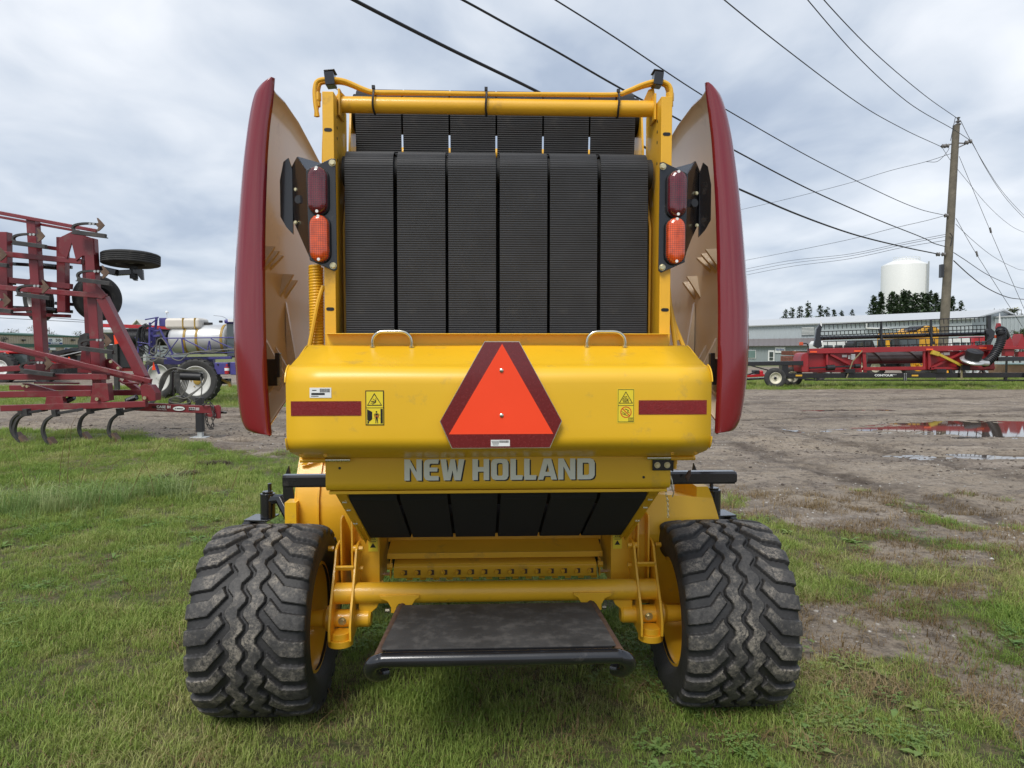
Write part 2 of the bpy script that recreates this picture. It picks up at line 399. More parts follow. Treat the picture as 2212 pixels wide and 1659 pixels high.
vor = ns.new('ShaderNodeTexVoronoi'); vor.inputs['Scale'].default_value = 38; lk.new(geo.outputs['Position'], vor.inputs[0])
peb = rng(vor.outputs['Distance'], .16, .26, 1, 0)
pebsel = rng(gn(7, 3), .5, .6)
pm = ns.new('ShaderNodeMath'); pm.operation = 'MULTIPLY'; lk.new(peb, pm.inputs[0]); lk.new(pebsel, pm.inputs[1])
dirt = mix(pm.outputs[0], dirt, (.42, .38, .34))
ka = ns.new('ShaderNodeAttribute'); ka.attribute_name = 'track'
km = ns.new('ShaderNodeMath'); km.operation = 'MULTIPLY'; lk.new(rng(ka.outputs['Fac'], .15, .8), km.inputs[0]); lk.new(rng(gn(2.6, 9, .75), .36, .6), km.inputs[1])
dirt = mix(km.outputs[0], dirt, (.085, .064, .048))
soil = mix(rng(gn(5, 8, .7), .4, .65), (.095, .085, .038), (.19, .15, .08))
soil = mix(rng(gn(24, 4), .45, .65), soil, (.055, .075, .018))
far = ns.new('ShaderNodeSeparateXYZ'); lk.new(geo.outputs['Position'], far.inputs[0])
soil = mix(rng(far.outputs[1], 9, 20), soil, mix(rng(gn(1.2, 8, .7), .4, .65), (.105, .155, .03), (.20, .19, .07)))
tv = ns.new('ShaderNodeMath'); tv.operation = 'ADD'; lk.new(ta.outputs['Fac'], tv.inputs[0]); lk.new(rng(gn(11, 5), .3, .7, -.3, .3), tv.inputs[1])
col = mix(rng(tv.outputs[0], .3, .62), dirt, soil)
lk.new(col, b.inputs['Base Color'])
lk.new(rng(gn(.55, 8, .62, (.55, 1.5, 1)), .45, .66, .92, .62), b.inputs['Roughness'])
b.inputs['Specular IOR Level'].default_value = .35
bp = ns.new('ShaderNodeBump'); bp.inputs['Strength'].default_value = .9; bp.inputs['Distance'].default_value = .06
hh = ns.new('ShaderNodeMath'); hh.operation = 'ADD'; lk.new(gn(9, 10, .72), hh.inputs[0]); lk.new(gn(2.2, 8, .7, (.6, 2.0, 1)), hh.inputs[1])
lk.new(hh.outputs[0], bp.inputs['Height']); lk.new(bp.outputs[0], b.inputs['Normal'])
gm.materials.append(m)

# puddles: water standing in the hollows of the yard
wm = bpy.data.materials.new('muddy_water'); wm.use_nodes = True; b = wm.node_tree.nodes['Principled BSDF']
b.inputs['Base Color'].default_value = (.075, .055, .04, 1); b.inputs['Roughness'].default_value = .03; b.inputs['Specular IOR Level'].default_value = .9
for i, (px, py, ax, ay, tl) in enumerate(PUD):
    mb = MB(); n = 28
    mb.add([(px+ax*1.35*math.cos(2*PI*k/n), py+ay*1.35*math.sin(2*PI*k/n)+ax*1.35*math.cos(2*PI*k/n)*tl*.12, -.033) for k in range(n)], [tuple(range(n))])
    o = mb.build('puddle', wm, smooth=0); tag(o, 'shallow muddy rain puddle in a rut of the yard', 'puddle', 'puddles in the dirt yard', 'structure')

# ------------------------------------------------------------------ round baler seen from behind (local axes: x right, y forward, z up)
BA = R(2.4); BLX, BLY = -.0716, 3.2493
BAL = empty('round_baler', (BLX, BLY, 0), BA, 'yellow round baler with red side shields standing on the grass, seen from behind', 'baler')
def LB(px, py, y):
    # a point of the photograph on the baler's own plane y = const
    uu = (px-1106)/FPX; vv = -(py-829.5)/FPX
    d = Vector((uu, math.cos(PITCH)+vv*math.sin(PITCH), -math.sin(PITCH)+vv*math.cos(PITCH)))
    ca, sa = math.cos(BA), math.sin(BA)
    lx, ly = -BLX*ca-BLY*sa, BLX*sa-BLY*ca
    dx, dy = d.x*ca+d.y*sa, -d.x*sa+d.y*ca
    t = (y-ly)/dy
    return Vector((lx+t*dx, y, CAMH+t*d.z))
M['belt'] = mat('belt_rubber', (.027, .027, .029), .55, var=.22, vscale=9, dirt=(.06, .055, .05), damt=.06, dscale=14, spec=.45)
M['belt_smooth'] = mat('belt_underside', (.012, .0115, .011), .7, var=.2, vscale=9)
M['tyre'] = mat('tyre_rubber', (.024, .024, .026), .62, var=.25, vscale=12, dirt=(.17, .15, .125), damt=.24, dscale=13, bump=.35, bscale=70)
tm = mat('tyre_tread_rubber', (.026, .025, .025), .62, var=.2, vscale=12, bump=.45, bscale=80); M['tyre_tread'] = tm
tn_ = tm.node_tree; bs = tn_.nodes['Principled BSDF']; ol = bs.inputs['Base Color'].links[0].from_socket
def _nz(sc, d, ro=.65):
    x = tn_.nodes.new('ShaderNodeTexNoise'); x.inputs['Scale'].default_value = sc; x.inputs['Detail'].default_value = d; x.inputs['Roughness'].default_value = ro
    tc_ = tn_.nodes.new('ShaderNodeTexCoord'); tn_.links.new(tc_.outputs['Object'], x.inputs[0]); return x.outputs[0]
def _mr(sk_, a, b_, c=0., d=1.):
    x = tn_.nodes.new('ShaderNodeMapRange'); tn_.links.new(sk_, x.inputs[0])
    for i_, v_ in enumerate((a, b_, c, d)): x.inputs[i_+1].default_value = v_
    return x.outputs[0]
def _mx(f, a, b_):
    x = tn_.nodes.new('ShaderNodeMixRGB'); tn_.links.new(f, x.inputs[0]); tn_.links.new(a, x.inputs[1]); x.inputs[2].default_value = (*b_, 1); return x.outputs[0]
def _ml(a, b_):
    x = tn_.nodes.new('ShaderNodeMath'); x.operation = 'MULTIPLY'; tn_.links.new(a, x.inputs[0]); tn_.links.new(b_, x.inputs[1]); return x.outputs[0]
ta_ = tn_.nodes.new('ShaderNodeAttribute'); ta_.attribute_name = 'tread'
scuff = _ml(_mr(ta_.outputs['Fac'], .5, .95), _mr(_nz(5, 6), .3, .62, .25, 1))
c_ = _mx(_ml(scuff, _mr(_nz(40, 8, .75), .38, .6, .1, .9)), ol, (.085, .079, .073))
c_ = _mx(_ml(_ml(_mr(ta_.outputs['Fac'], .5, .95), _mr(_nz(8, 9, .75), .46, .62)), _mr(_nz(75, 5, .75), .42, .56)), c_, (.25, .22, .18))
tn_.links.new(c_, bs.inputs['Base Color'])
M['tyre_far'] = mat('old_tyre_rubber', (.035, .034, .033), .75, var=.2, dirt=(.10, .09, .08), damt=.3, dscale=5)
M['lens_red'] = mat('red_lamp_lens', (.10, .003, .008), .10, coat=1.0, var=.25, vscale=40, bump=.55, bscale=85)
M['lens_amber'] = mat('amber_lamp_lens', (.56, .066, .005), .10, coat=1.0, var=.25, vscale=40, bump=.55, bscale=85)
for nm_ in ('lens_red', 'lens_amber'):
    t_ = M[nm_].node_tree; tc_ = t_.nodes.new('ShaderNodeTexCoord'); bp_ = [n for n in t_.nodes if n.type == 'BUMP'][0]; hs = []
    for ax_ in ('X', 'Z'):
        w_ = t_.nodes.new('ShaderNodeTexWave'); w_.bands_direction = ax_; w_.inputs['Scale'].default_value = 40; w_.inputs['Distortion'].default_value = .6; t_.links.new(tc_.outputs['Object'], w_.inputs[0]); hs.append(w_.outputs['Fac'])
    m_ = t_.nodes.new('ShaderNodeMath'); m_.operation = 'ADD'; t_.links.new(hs[0], m_.inputs[0]); t_.links.new(hs[1], m_.inputs[1]); t_.links.new(m_.outputs[0], bp_.inputs['Height']); bp_.inputs['Strength'].default_value = .06
    cm_ = t_.nodes.new('ShaderNodeMixRGB'); cm_.blend_type = 'MULTIPLY'; cm_.inputs[0].default_value = .45; bs_ = t_.nodes['Principled BSDF']; t_.links.new(bs_.inputs['Base Color'].links[0].from_socket, cm_.inputs[1]); t_.links.new(m_.outputs[0], cm_.inputs[2]); t_.links.new(cm_.outputs[0], bs_.inputs['Base Color'])
M['plate_black'] = mat('weathered_black_steel', (.05, .048, .047), .6, var=.25, dirt=(.12, .112, .104), damt=.42, dscale=12, bump=.25, bscale=90)
M['bolt_steel'] = mat('oily_bolt_steel', (.22, .20, .15), .4, metal=.8, var=.1)
Ye, Yf = M['yellow'], M['yellow_frame']
both = (-1, 1)

# tailgate posts
for s in both:
    b = MB(); b.box((s*.632, -.553, 2.02), (.042, .008, 1.11)); b.box((s*.6135, -.43, 2.02), (.006, .25, 1.11)); b.box((s*.6505, -.53, 2.02), (.005, .045, 1.11))
    po = b.build('tailgate_post', Yf, BAL, bevel=.003)
    for z in (2.435, 1.775):
        k = MB(); k.prism([(s*.632+.009*math.cos(a)+(.006 if math.cos(a) > 0 else -.006), z+.0065*math.sin(a)) for a in [i*PI/8+.01 for i in range(16)]], .002, o=-.5585); k.build('painted_slot', M['decal_black'], po)  # black decal standing in for the shade inside a cut slot
    for z in (2.50, 2.46, 2.42, 2.34):
        k = MB(); k.cyl((s*.6105, -.50, z), (s*.6095, -.50, z), .006, 10); k.build('painted_bolt_hole', M['decal_black'], po)  # dark dots paint the shade of web holes, nothing is drilled
# top cross tube with hydraulic hoses tied to it
b = MB(); b.cyl((-.612, -.45, 2.563), (.612, -.45, 2.563), .031, 28)
tt = b.build('top_tube', Yf, BAL)
for s in both:
    k = MB(); k.box((s*.604, -.45, 2.56), (.008, .085, .1)); k.build('tube_flange', Yf, tt, bevel=.002)
for off, yy in ((0, -.47), (1, -.445)):
    pts = [(686-off*3, 252), (681+off*4, 222), (680+off*8, 190-off*0), (688+off*6, 174+off*5), (714, 171+off*7), (745, 175+off*5), (785, 192+off*3), (812, 199+off*2), (880, 200+off*2), (1050, 203), (1240, 204+off), (1330, 204+off), (1355, 197+off*2), (1390, 182+off*5), (1420, 175+off*6), (1440-off*4, 180+off*4), (1449-off*7, 192+off*2), (1450-off*4, 215), (1446, 240)]
    k = MB(); k.tube(smoothpath([LB(a, c, yy) for a, c in pts], 5), .0085, 10); k.build('hydraulic_hose', Yf, BAL)
for px, pt in ((809, 192), (1050, 196), (1333, 194)):
    x = LB(px, 215, -.45).x
    k = MB(); k.tube([(x+.0016*math.sin(3*a), -.452+.037*math.cos(a)-.004, 2.574+.046*math.sin(a)) for a in [i*2*PI/20 for i in range(21)]], .0042, 6, cap=False)
    k.box((x, -.475, 2.622), (.012, .012, .012)); k.build('cable_tie', M['black_matte'], BAL)
for px, tl in ((714, -.12), (1420, .12)):
    c = LB(px, 173, -.46); k = MB(); k.box(c, (.036, .05, .052), (0, tl, 0)); k.box((c.x, c.y, c.z+.028), (.042, .056, .006), (0, tl, 0))
    k.build('hose_clamp', M['black_paint'], BAL, bevel=.003)
    s = -1 if px < 1000 else 1
    k = MB(); k.prism([(s*.615, 2.56), (s*.615, 2.62), (c.x-.008*s, c.z-.02), (c.x-.03*s, c.z-.03), (s*.555, 2.565)], .006, o=-.438); k.build('clamp_bracket', Yf, BAL)
for s in both:
    c = LB(685 if s < 0 else 1447, 218, -.46); k = MB(); k.cyl(c+Vector((0, 0, -.022)), c+Vector((0, 0, .022)), .0135, 8); k.cyl(c+Vector((0, 0, .0)), c+Vector((0, 0, .03)), .0165, 6); k.build('hose_fitting', Yf, BAL, bevel=.001)

# belts: six ribbed rubber belts over the upper roller
PITCHB, BW = .1945, .1815
def ribbed(path, th=.006, rib=.0086, amp=.0009):
    # resample the (y,z) path and add ribs on the outer side
    P = [Vector(p) for p in path]; L = [0]
    for a, c in zip(P, P[1:]): L.append(L[-1]+(c-a).length)
    n = int(L[-1]/rib*4); o = []
    for i in range(n+1):
        d = L[-1]*i/n; j = 0
        while j < len(L)-2 and L[j+1] < d: j += 1
        t = (d-L[j])/(L[j+1]-L[j]); p = P[j].lerp(P[j+1], t); tg = (P[j+1]-P[j]).normalized(); nr = Vector((-tg.y, tg.x))
        o.append((p, nr, amp if i % 4 in (1, 2) else -amp))
    return o
def belt_mesh(path, w, name, m, wob=0.0, seed=0):
    rb = ribbed(path); vs = []; n = len(rb); rr = random.Random(seed)
    for p, nr, a in rb:
        q = p-nr*(.006+a); i_ = p
        vs += [(-w/2, q.x, q.y), (w/2, q.x, q.y), (w/2, i_.x, i_.y), (-w/2, i_.x, i_.y)]
    fs = []
    for i in range(n-1):
        a, c = i*4, i*4+4
        for k in range(4): fs.append((a+k, a+(k+1) % 4, c+(k+1) % 4, c+k))
    b = MB(); b.add(vs, fs); return b.mesh(name, m, 25)
rc = (-.438, 2.312); rr_ = .0685
path = [(-.26, 2.405)]+arc(rc[0], rc[1], rr_, 80, 180, 18)+[(-.5065, 2.2), (-.5065, 1.55)]
bm_ = belt_mesh(path, BW, 'belt', M['belt'])
for i in range(6): inst(bm_, 'belt', BAL, ((i-2.5)*PITCHB-.004, .0015*((i*7) % 3), 0), (0, R((-.03, .02, -.02, .03, -.02, .02)[i]), 0))
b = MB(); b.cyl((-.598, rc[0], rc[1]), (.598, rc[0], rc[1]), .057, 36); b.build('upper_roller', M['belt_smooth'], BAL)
uc = (-.165, 2.62)
path2 = [(.05, 2.70)]+arc(uc[0], uc[1], .092, 75, 178, 12)+[(-.245, 2.5), (-.215, 2.25)]
bm2 = belt_mesh(path2, .187, 'belt', M['belt'])
for i in range(6): inst(bm2, 'belt', BAL, ((i-2.5)*PITCHB-.004, 0, 0))
b = MB(); b.cyl((-.6, uc[0], uc[1]), (.6, uc[0], uc[1]), .08, 28); b.build('top_roller', M['belt_smooth'], BAL)
# lower run under the tailgate, sloping forward and down
lp = [(-.545, 1.14), (-.535, 1.085), (-.50, 1.045), (-.02, .775)]+arc(.02, .84, .075, 240, 300, 6)+[(.2, .80)]
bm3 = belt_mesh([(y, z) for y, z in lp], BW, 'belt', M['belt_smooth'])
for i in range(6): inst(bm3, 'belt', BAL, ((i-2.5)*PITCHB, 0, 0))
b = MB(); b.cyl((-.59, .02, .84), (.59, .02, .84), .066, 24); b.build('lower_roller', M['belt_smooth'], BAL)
# bale chamber sides and added light-blocking sheets
for s in both:
  b = MB(); b.prism([(-.30, .95), (-.42, 1.3), (-.43, 2.1), (-.30, 2.40), (-.25, 2.66), (.05, 2.66), (.8, 2.42), (1.2, 1.9), (1.25, .8), (.9, .55), (.1, .72)], .008, 'YZ', s*.603-.004)
  b.build('chamber_side', Yf, BAL)
b = MB(); b.box((0, .60, 1.42), (1.19, .02, 1.5)); b.build('chamber_blackout_wall', M['belt_smooth'], BAL); b = MB(); b.box((0, -.40, 1.86), (1.2, .012, .88)); b.build('belt_gap_blackout', M['belt_smooth'], BAL)  # both dark sheets are added so no light leaks through the belt gaps
b = MB(); b.cyl((-.6, .36, 2.60), (.6, .36, 2.60), .03, 16); b.cyl((-.6, 1.0, 2.28), (.6, 1.0, 2.28), .035, 16); b.build('front_cross_tube', Yf, BAL)

# side shields: red outside, beige inside, rear edge wrapped inwards
# rear outline of each shield: (z, outer x) and (z, lip x)
SH_OUT = {-1: [(1.296, .900), (1.300, .945), (1.304, .967), (1.322, 1.003), (1.379, 1.019), (1.488, 1.028), (1.651, 1.036), (1.813, 1.033), (2.045, 1.016), (2.294, .991), (2.44, .971), (2.53, .955), (2.585, .939), (2.610, .922), (2.629, .901), (2.642, .872)],
          1: [(1.296, .885), (1.300, .930), (1.305, .950), (1.325, .970), (1.372, .987), (1.540, 1.007), (1.745, 1.008), (1.874, 1.0), (2.168, .970), (2.404, .935), (2.50, .915), (2.56, .897), (2.60, .880), (2.622, .864), (2.640, .843), (2.650, .820)]}
SH_LIP = {-1: [(1.30, .874), (1.456, .885), (1.738, .891), (2.07, .886), (2.243, .879), (2.416, .868), (2.561, .848), (2.62, .843), (2.65, .840)],
          1: [(1.30, .852), (1.633, .862), (1.903, .855), (2.207, .842), (2.436, .824), (2.629, .797), (2.66, .794)]}
def shield(s):
    ZO, XO = [q[0] for q in SH_OUT[s]], [q[1] for q in SH_OUT[s]]; XL = [float(np.interp(z, [q[0] for q in SH_LIP[s]], [q[1] for q in SH_LIP[s]])) for z in ZO]
    sp = smoothpath([(z, xo, xl) for z, xo, xl in zip(ZO, XO, XL)], 6); nz = len(sp)-1; prof = [(p.x, p.y, max(p.z, .79)) for p in sp]
    # plan section: (blend lip->outer, y)
    sec = [(0, -.492), (.12, -.502), (.35, -.508), (.60, -.500), (.80, -.484), (.92, -.455), (1.0, -.40), (.97, -.31), (.90, -.18), (.78, .1), (.68, .4), (.55, .75), (.4, 1.05), (.2, 1.3)]
    vs = []; n = len(sec)
    for z, xo, xl in prof:
        for f, y in sec:
            fwd = max(0, (y+.3)/1.6)
            zz = z-(.05*fwd*fwd*(z-2)/.6 if z > 2 else 0)
            if z < 1.85: zb = .15*min(1, max(0, (y+.47)/.45))**.8+.10*fwd; zz = z+zb*(1.85-z)/.55
            wt = max(0, (z-2.2)/.44); e1 = min(1, max(0, (y+.48)/.2)); e2 = min(1, max(0, (y+.15)/.8))
            fl = wt*(.022*e1*e1*(3-2*e1)+.065*e2); zz += wt*.035*math.sin(PI*min(1, max(0, (y+.5)/1.4)))
            vs.append((s*(xl+(xo-xl)*f+fl), y, zz))
    fs = []
    for i in range(nz):
        for j in range(n-1):
            a = i*n+j; q = (a, a+1, a+n+1, a+n); fs.append(q if s > 0 else q[::-1])
    b = MB(); b.add(vs, fs)
    me = bpy.data.meshes.new('side_shield'); me.from_pydata(b.v, [], b.f); me.materials.append(M['red_shield']); me.materials.append(M['beige'])
    me.polygons.foreach_set('use_smooth', [True]*len(me.polygons))
    o = bpy.data.objects.new('side_shield', me); COL.objects.link(o); o.parent = BAL
    md = o.modifiers.new('solidify', 'SOLIDIFY'); md.thickness = .009; md.offset = -1; md.material_offset = 1; md.material_offset_rim = 0; md.use_quality_normals = True
    o['label'] = 'glossy dark red curved shield, beige on its inside'
    # moulded beige ribs on the inside
    def surf(y, z):
        f = np.interp(y, [q[1] for q in sec[5:]], [q[0] for q in sec[5:]]); return float(np.interp(z, ZO, XL)+(np.interp(z, ZO, XO)-np.interp(z, ZO, XL))*f)-.006
    def fin(y0, z0, y1, z1, h, w=.012):
        # thin moulded wedge standing off the inner face, low at one end
        x, x1 = s*surf(y0, z0), s*surf(y1, z1); d = Vector((y1-y0, z1-z0)).normalized(); nx, nz = -d.y*w/2, d.x*w/2; k = MB()
        k.add([(x, y0-nx, z0-nz), (x, y0+nx, z0+nz), (x1, y1+nx, z1+nz), (x1, y1-nx, z1-nz), (x-s*h, y0-nx*.5, z0-nz*.5), (x-s*h, y0+nx*.5, z0+nz*.5)], [(0, 3, 2, 1), (0, 1, 5, 4), (1, 2, 5), (0, 4, 3), (4, 5, 2, 3)])
        k.build('moulded_rib', M['beige'], o, smooth=0)
    fin(-.33, 1.40, -.20, 1.99, .055, .03); fin(.16, 1.44, .16, 1.86, .06, .03)
    for q in range(3): fin(-.16+.07*q, 2.06-.01*q, -.20+.06*q, 1.95+.01*q, .05-.005*q, .02)
    for q in range(2): fin(.10+.08*q, 1.97-.02*q, .07+.07*q, 1.86, .05-.006*q, .02)
    for q in range(3): fin(-.20+.11*q, 1.52, -.23+.12*q, 1.65+.03*(q % 2), .08-.01*q, .02); fin(-.20+.11*q, 1.49, -.23+.12*q, 1.39-.02*(q % 2), .08-.01*q, .02)
    k = MB(); k.box((s*.93, -.28, 1.53), (.05, .04, .11)); k.box((s*.90, -.30, 1.56), (.02, .03, .10)); k.build('shield_latch', M['black_paint'], o, bevel=.003)
    return o
for s in both: shield(s)

# tail lamps on black brackets
def stadium(w, h, n=10):
    r = w/2; c = h/2-r
    return [(r*math.cos(a), c+r*math.sin(a)) for a in [PI*i/n for i in range(n+1)]]+[(-r*math.cos(a), -c-r*math.sin(a)) for a in [PI*i/n for i in range(n+1)]]
def lamp(parent, x, z, m, name, tilt):
    rings = [(1.0, -.578), (1.0, -.584), (.97, -.598), (.94, -.604), (.80, -.610), (.5, -.6135), (.15, -.6145)]
    st = stadium(.070, .172); vs = []; n = len(st); fs = []
    for k, y in rings:
        for a, c in st:
            # shrink by inset so that the ends stay round
            L_ = math.hypot(a, c); ins = (1-k)*.033
            vs.append((x+a*k, y, z+(c-(math.copysign(ins, c) if abs(c) > .001 else 0))))
    for i in range(len(rings)-1):
        for j in range(n): fs.append((i*n+j, i*n+(j+1) % n, (i+1)*n+(j+1) % n, (i+1)*n+j))
    fs.append(tuple((len(rings)-1)*n+j for j in range(n)))
    b = MB(); b.add(vs, fs); lp_ = b.build(name, m, parent, smooth=50)
    k = MB(); k.prism([(x+a*1.06, z+c*1.03) for a, c in st], .012, o=-.586); k.build('lamp_base', M['black_matte'], lp_)
    for dz in (.078, -.078):
        k = MB(); k.cyl((x, -.6, z+dz), (x, -.6125, z+dz), .0055, 12); k.build('lens_screw', M['decal_white'], lp_)
for s in both:
    pl = [(.604, 2.326), (.618, 2.328), (.712, 2.284), (.703, 1.954), (.612, 1.914), (.602, 1.921)]
    b = MB(); b.prism([(s*a, c) for a, c in pl], .005, o=-.571); lb = b.build('lamp_bracket', M['black_paint'], BAL, bevel=.002)
    b = MB(); b.slab([(s*.70, -.567, 2.27), (s*.76, -.50, 2.35), (s*.80, -.42, 2.335), (s*.80, -.42, 2.13), (s*.73, -.5, 2.02), (s*.70, -.567, 1.96)], .005)
    b.slab([(s*.65, -.50, 2.32), (s*.70, -.45, 2.315), (s*.76, -.50, 2.35), (s*.71, -.56, 2.28)], .005)
    b.build('bracket_wing', M['black_paint'], lb, bevel=.001)
    b = MB(); b.slab([(s*.797, -.43, 2.32), (s*.812, -.428, 2.365), (s*.832, -.425, 2.35), (s*.848, -.42, 2.28), (s*.848, -.42, 2.14), (s*.825, -.425, 2.10), (s*.797, -.43, 2.07)], .006); b.build('reflector_plate', M['black_paint'], lb, bevel=.001)
    k = MB(); k.cyl((s*.755, -.502, 2.19), (s*.757, -.508, 2.19), .016, 16); k.build('cable_grommet', M['black_matte'], lb)
    for bx, bz in ((.615, 2.310), (.616, 1.934)):
        k = hexbolt(.0105, .009, 1.2); o = k.build('bolt', M['zinc'], lb); o.location = (s*bx, -.573, bz)
    for bx, by, bz in ((.775, -.47, 2.235), (.778, -.47, 2.11)):
        k = hexbolt(.006, .007, 1.2); o = k.build('bolt', M['zinc'], lb); o.location = (s*bx, by, bz)
    lamp(lb, s*.665, 2.205, M['lens_red'], 'red_tail_lamp', 0); lamp(lb, s*.661, 2.031, M['lens_amber'], 'amber_turn_lamp', 0)

# coiled hose and rods beside the left post, hoses by the right post
k = MB(); hp = []
for i in range(30*12): a = 2*PI*i/12; hp.append((-.715+.022*math.cos(a), -.42+.022*math.sin(a), 1.62+i*.33/360))
k.tube(hp, .0075, 7); k.build('coiled_hose_guard', Yf, BAL)
for pts in (((-.60, -.47, 2.6), (-.66, -.46, 2.5), (-.68, -.43, 2.2)), ((-.735, -.47, 1.62), (-.70, -.46, 1.80), (-.68, -.45, 1.87)), ((.665, -.45, 1.95), (.68, -.45, 1.8), (.70, -.47, 1.62)), ((.675, -.43, 1.86), (.70, -.43, 1.74), (.74, -.46, 1.62)), ((.66, -.45, 2.0), (.67, -.44, 1.84), (.71, -.45, 1.66))):
    k = MB(); k.tube(smoothpath(pts, 6), .009, 8); k.build('hydraulic_hose', Yf, BAL)

# rear cover (net box)
prof = [(-.575, 1.640), (-.60, 1.6355), (-.76, 1.577)]+[(-.775+.0*i, 1.571) for i in range(1)]
prof += [(-.845+.062*(1-math.cos(R(90-a))) if 0 else -.783-.062*math.sin(R(a)), 1.508+.062*math.cos(R(a))) for a in range(18, 91, 9)]
prof += [(-.845, 1.47), (-.845, 1.36)]+[(-.795-.05*math.cos(R(a)), 1.325-.05*math.sin(R(a))) for a in range(0, 63, 9)]
prof += [(-.80, 1.271), (-.64, 1.226), (-.615, 1.226)]
def xw(y): return .722 if y < -.79 else .722-(.018)*(y+.79)/.21
b = MB(); n = len(prof); vs = []
nn = 13
for s_ in range(nn):
    f = -1+2*s_/(nn-1)
    for y, z in prof: vs.append((f*(xw(y) if z > 1.4 else .722), y, z+.0012*math.sin(5*f+y*9)))
b.add(vs, [(i*n+j, i*n+j+1, (i+1)*n+j+1, (i+1)*n+j) for i in range(nn-1) for j in range(n-1)])
cv = b.build('rear_cover', Ye, BAL, smooth=40); md = cv.modifiers.new('solidify', 'SOLIDIFY'); md.thickness = .003; md.offset = -1
for s in both:
    b = MB(); b.prism([(y+.004, z) for y, z in prof]+[(-.58, 1.26), (-.56, 1.60)], .004, 'YZ', s*.714-.002); b.build('cover_end', Ye, cv)
    for a0, a1, cy, cz, rr2 in ((8, 92, -.783, 1.508, .0645), (0, 62, -.795, 1.325, .0525)):
        k = MB()
        if cz > 1.4: pr_ = [(cy-rr2*math.sin(R(a)), cz+rr2*math.cos(R(a))) for a in range(a0, a1, 7)]
        else: pr_ = [(cy-rr2*math.cos(R(a)), cz-rr2*math.sin(R(a))) for a in range(a0, a1, 7)]
        k.strip(pr_, s*.7225, s*.7265, .003); k.build('cover_edge', Ye, cv)
    # lift handles
    hx = s*.398 if s > 0 else -.397
    k = MB(); w = .0715
    k.tube(smoothpath([(hx-w, -.606, 1.630), (hx-w, -.608, 1.652), (hx-w+.006, -.609, 1.672), (hx-w+.028, -.610, 1.688), (hx, -.610, 1.690), (hx+w-.028, -.610, 1.688), (hx+w-.006, -.609, 1.672), (hx+w, -.608, 1.652), (hx+w, -.606, 1.630)], 5), .0062, 12)
    for q in (-w, w): k.cyl((hx+q, -.606, 1.633), (hx+q, -.607, 1.639), .0105, 14)
    k.build('lift_handle', M['chrome'], cv)
    # hinge rod
    k = MB(); k.cyl((s*.727, -.648, 1.220), (s*.636, -.648, 1.220), .0085, 12); h_ = k.build('hinge_tube', Yf, cv)
    k = MB(); k.cyl((s*.638, -.648, 1.221), (s*.547, -.648, 1.221), .0072, 12); k.build('hinge_pin', M['chrome'], h_)
    for q in (.70, .615):
        k = MB(); k.lathe([(0, .007), (-.003, .006), (-.004, .0001)], (s*q, -.747, 1.2525), 'Y', 10); k.build('rivet', Yf, cv)
k = MB(); k.box((0, -.565, 1.655), (1.286, .004, .055)); k.box((0, -.585, 1.682), (1.286, .04, .003)); k.build('cover_back_flange', Ye, BAL, bevel=.001)
# reflective tape, labels and warning decals on the cover
YF = -.8455
for x0, x1 in ((-.706, -.472), (.470, .706)):
    k = MB(); k.box(((x0+x1)/2, YF-.0006, 1.4255), (x1-x0, .0008, .049)); k.build('red_reflector_tape', M['tape'], cv)
def decal(parent, name, m, polys, cx, cz, ox, oz, sc, layer, y=YF, tilt=0.0):
    me = flat2d([[((a-ox)*sc, -(c-oz)*sc) for a, c in pl] for pl in polys], .0002)
    return plate(me, name, m, parent, (cx, y-.0008-.0004*layer, cz), (PI/2+tilt, 0, 0))
def rect(a, c, e, f): return [(a, c), (e, c), (e, f), (a, f)]
def circ(cx, cy, r, n=20): return [(cx+r*math.cos(2*PI*i/n), cy+r*math.sin(2*PI*i/n)) for i in range(n)]
def line(a, c, e, f, w):
    d = Vector((e-a, f-c)).normalized(); nx, ny = -d.y*w/2, d.x*w/2; return [(a+nx, c+ny), (e+nx, f+ny), (e-nx, f-ny), (a-nx, c-ny)]
SCD = .0001019
dl = decal(cv, 'warning_decal', M['decal_black'], [rect(260, 262, 870, 1415)], -.4265, 1.427, 565, 838, SCD, 0)
decal(dl, 'decal_field', M['decal_yellow'], [rect(290, 295, 838, 828), rect(290, 850, 842, 1385)], 0, 0, 565, 838, SCD, 1, 0, -PI/2).location = (0, 0, .0004)
def sub(parent, name, m, polys, z, ox=565, oz=838, sc=SCD):
    me = flat2d([[((a-ox)*sc, -(c-oz)*sc) for a, c in pl] for pl in polys], .0002); return plate(me, name, m, parent, (0, 0, z), (0, 0, 0))
sub(dl, 'pictogram', M['decal_black'], [[(555, 345), (310, 765), (810, 765)], [(555, 400), (770, 735), (350, 735)]], .0008)
for pg in ([line(605, 510, 605, 650, 16), line(500, 540, 580, 590, 16), [(580, 590), (596, 580), (608, 655), (560, 660)], rect(450, 608, 555, 636), line(435, 688, 560, 650, 18), line(490, 718, 600, 655, 20)],
           [[(312, 880), (480, 970), (480, 1215), (390, 1290), (312, 1240)], rect(752, 872, 828, 1358), circ(622, 972, 28), rect(583, 1018, 665, 1090), rect(552, 1030, 572, 1140), rect(676, 1030, 696, 1140), [(590, 1100), (660, 1100), (672, 1355), (648, 1355), (626, 1180), (610, 1355), (585, 1355)], [(320, 1260), (378, 1290), (376, 1330), (340, 1375), (320, 1375)]]):
    for q in pg: sub(dl, 'pictogram', M['decal_black'], [q], .0008)
for q in (line(525, 1058, 735, 1188, 12), line(735, 1058, 525, 1188, 12)): sub(dl, 'pictogram', M['decal_red'], [q], .0013)
dr = decal(cv, 'warning_decal', M['decal_yellow'], [rect(152, 210, 735, 1350)], .4255, 1.4315, 443, 780, SCD, 0)
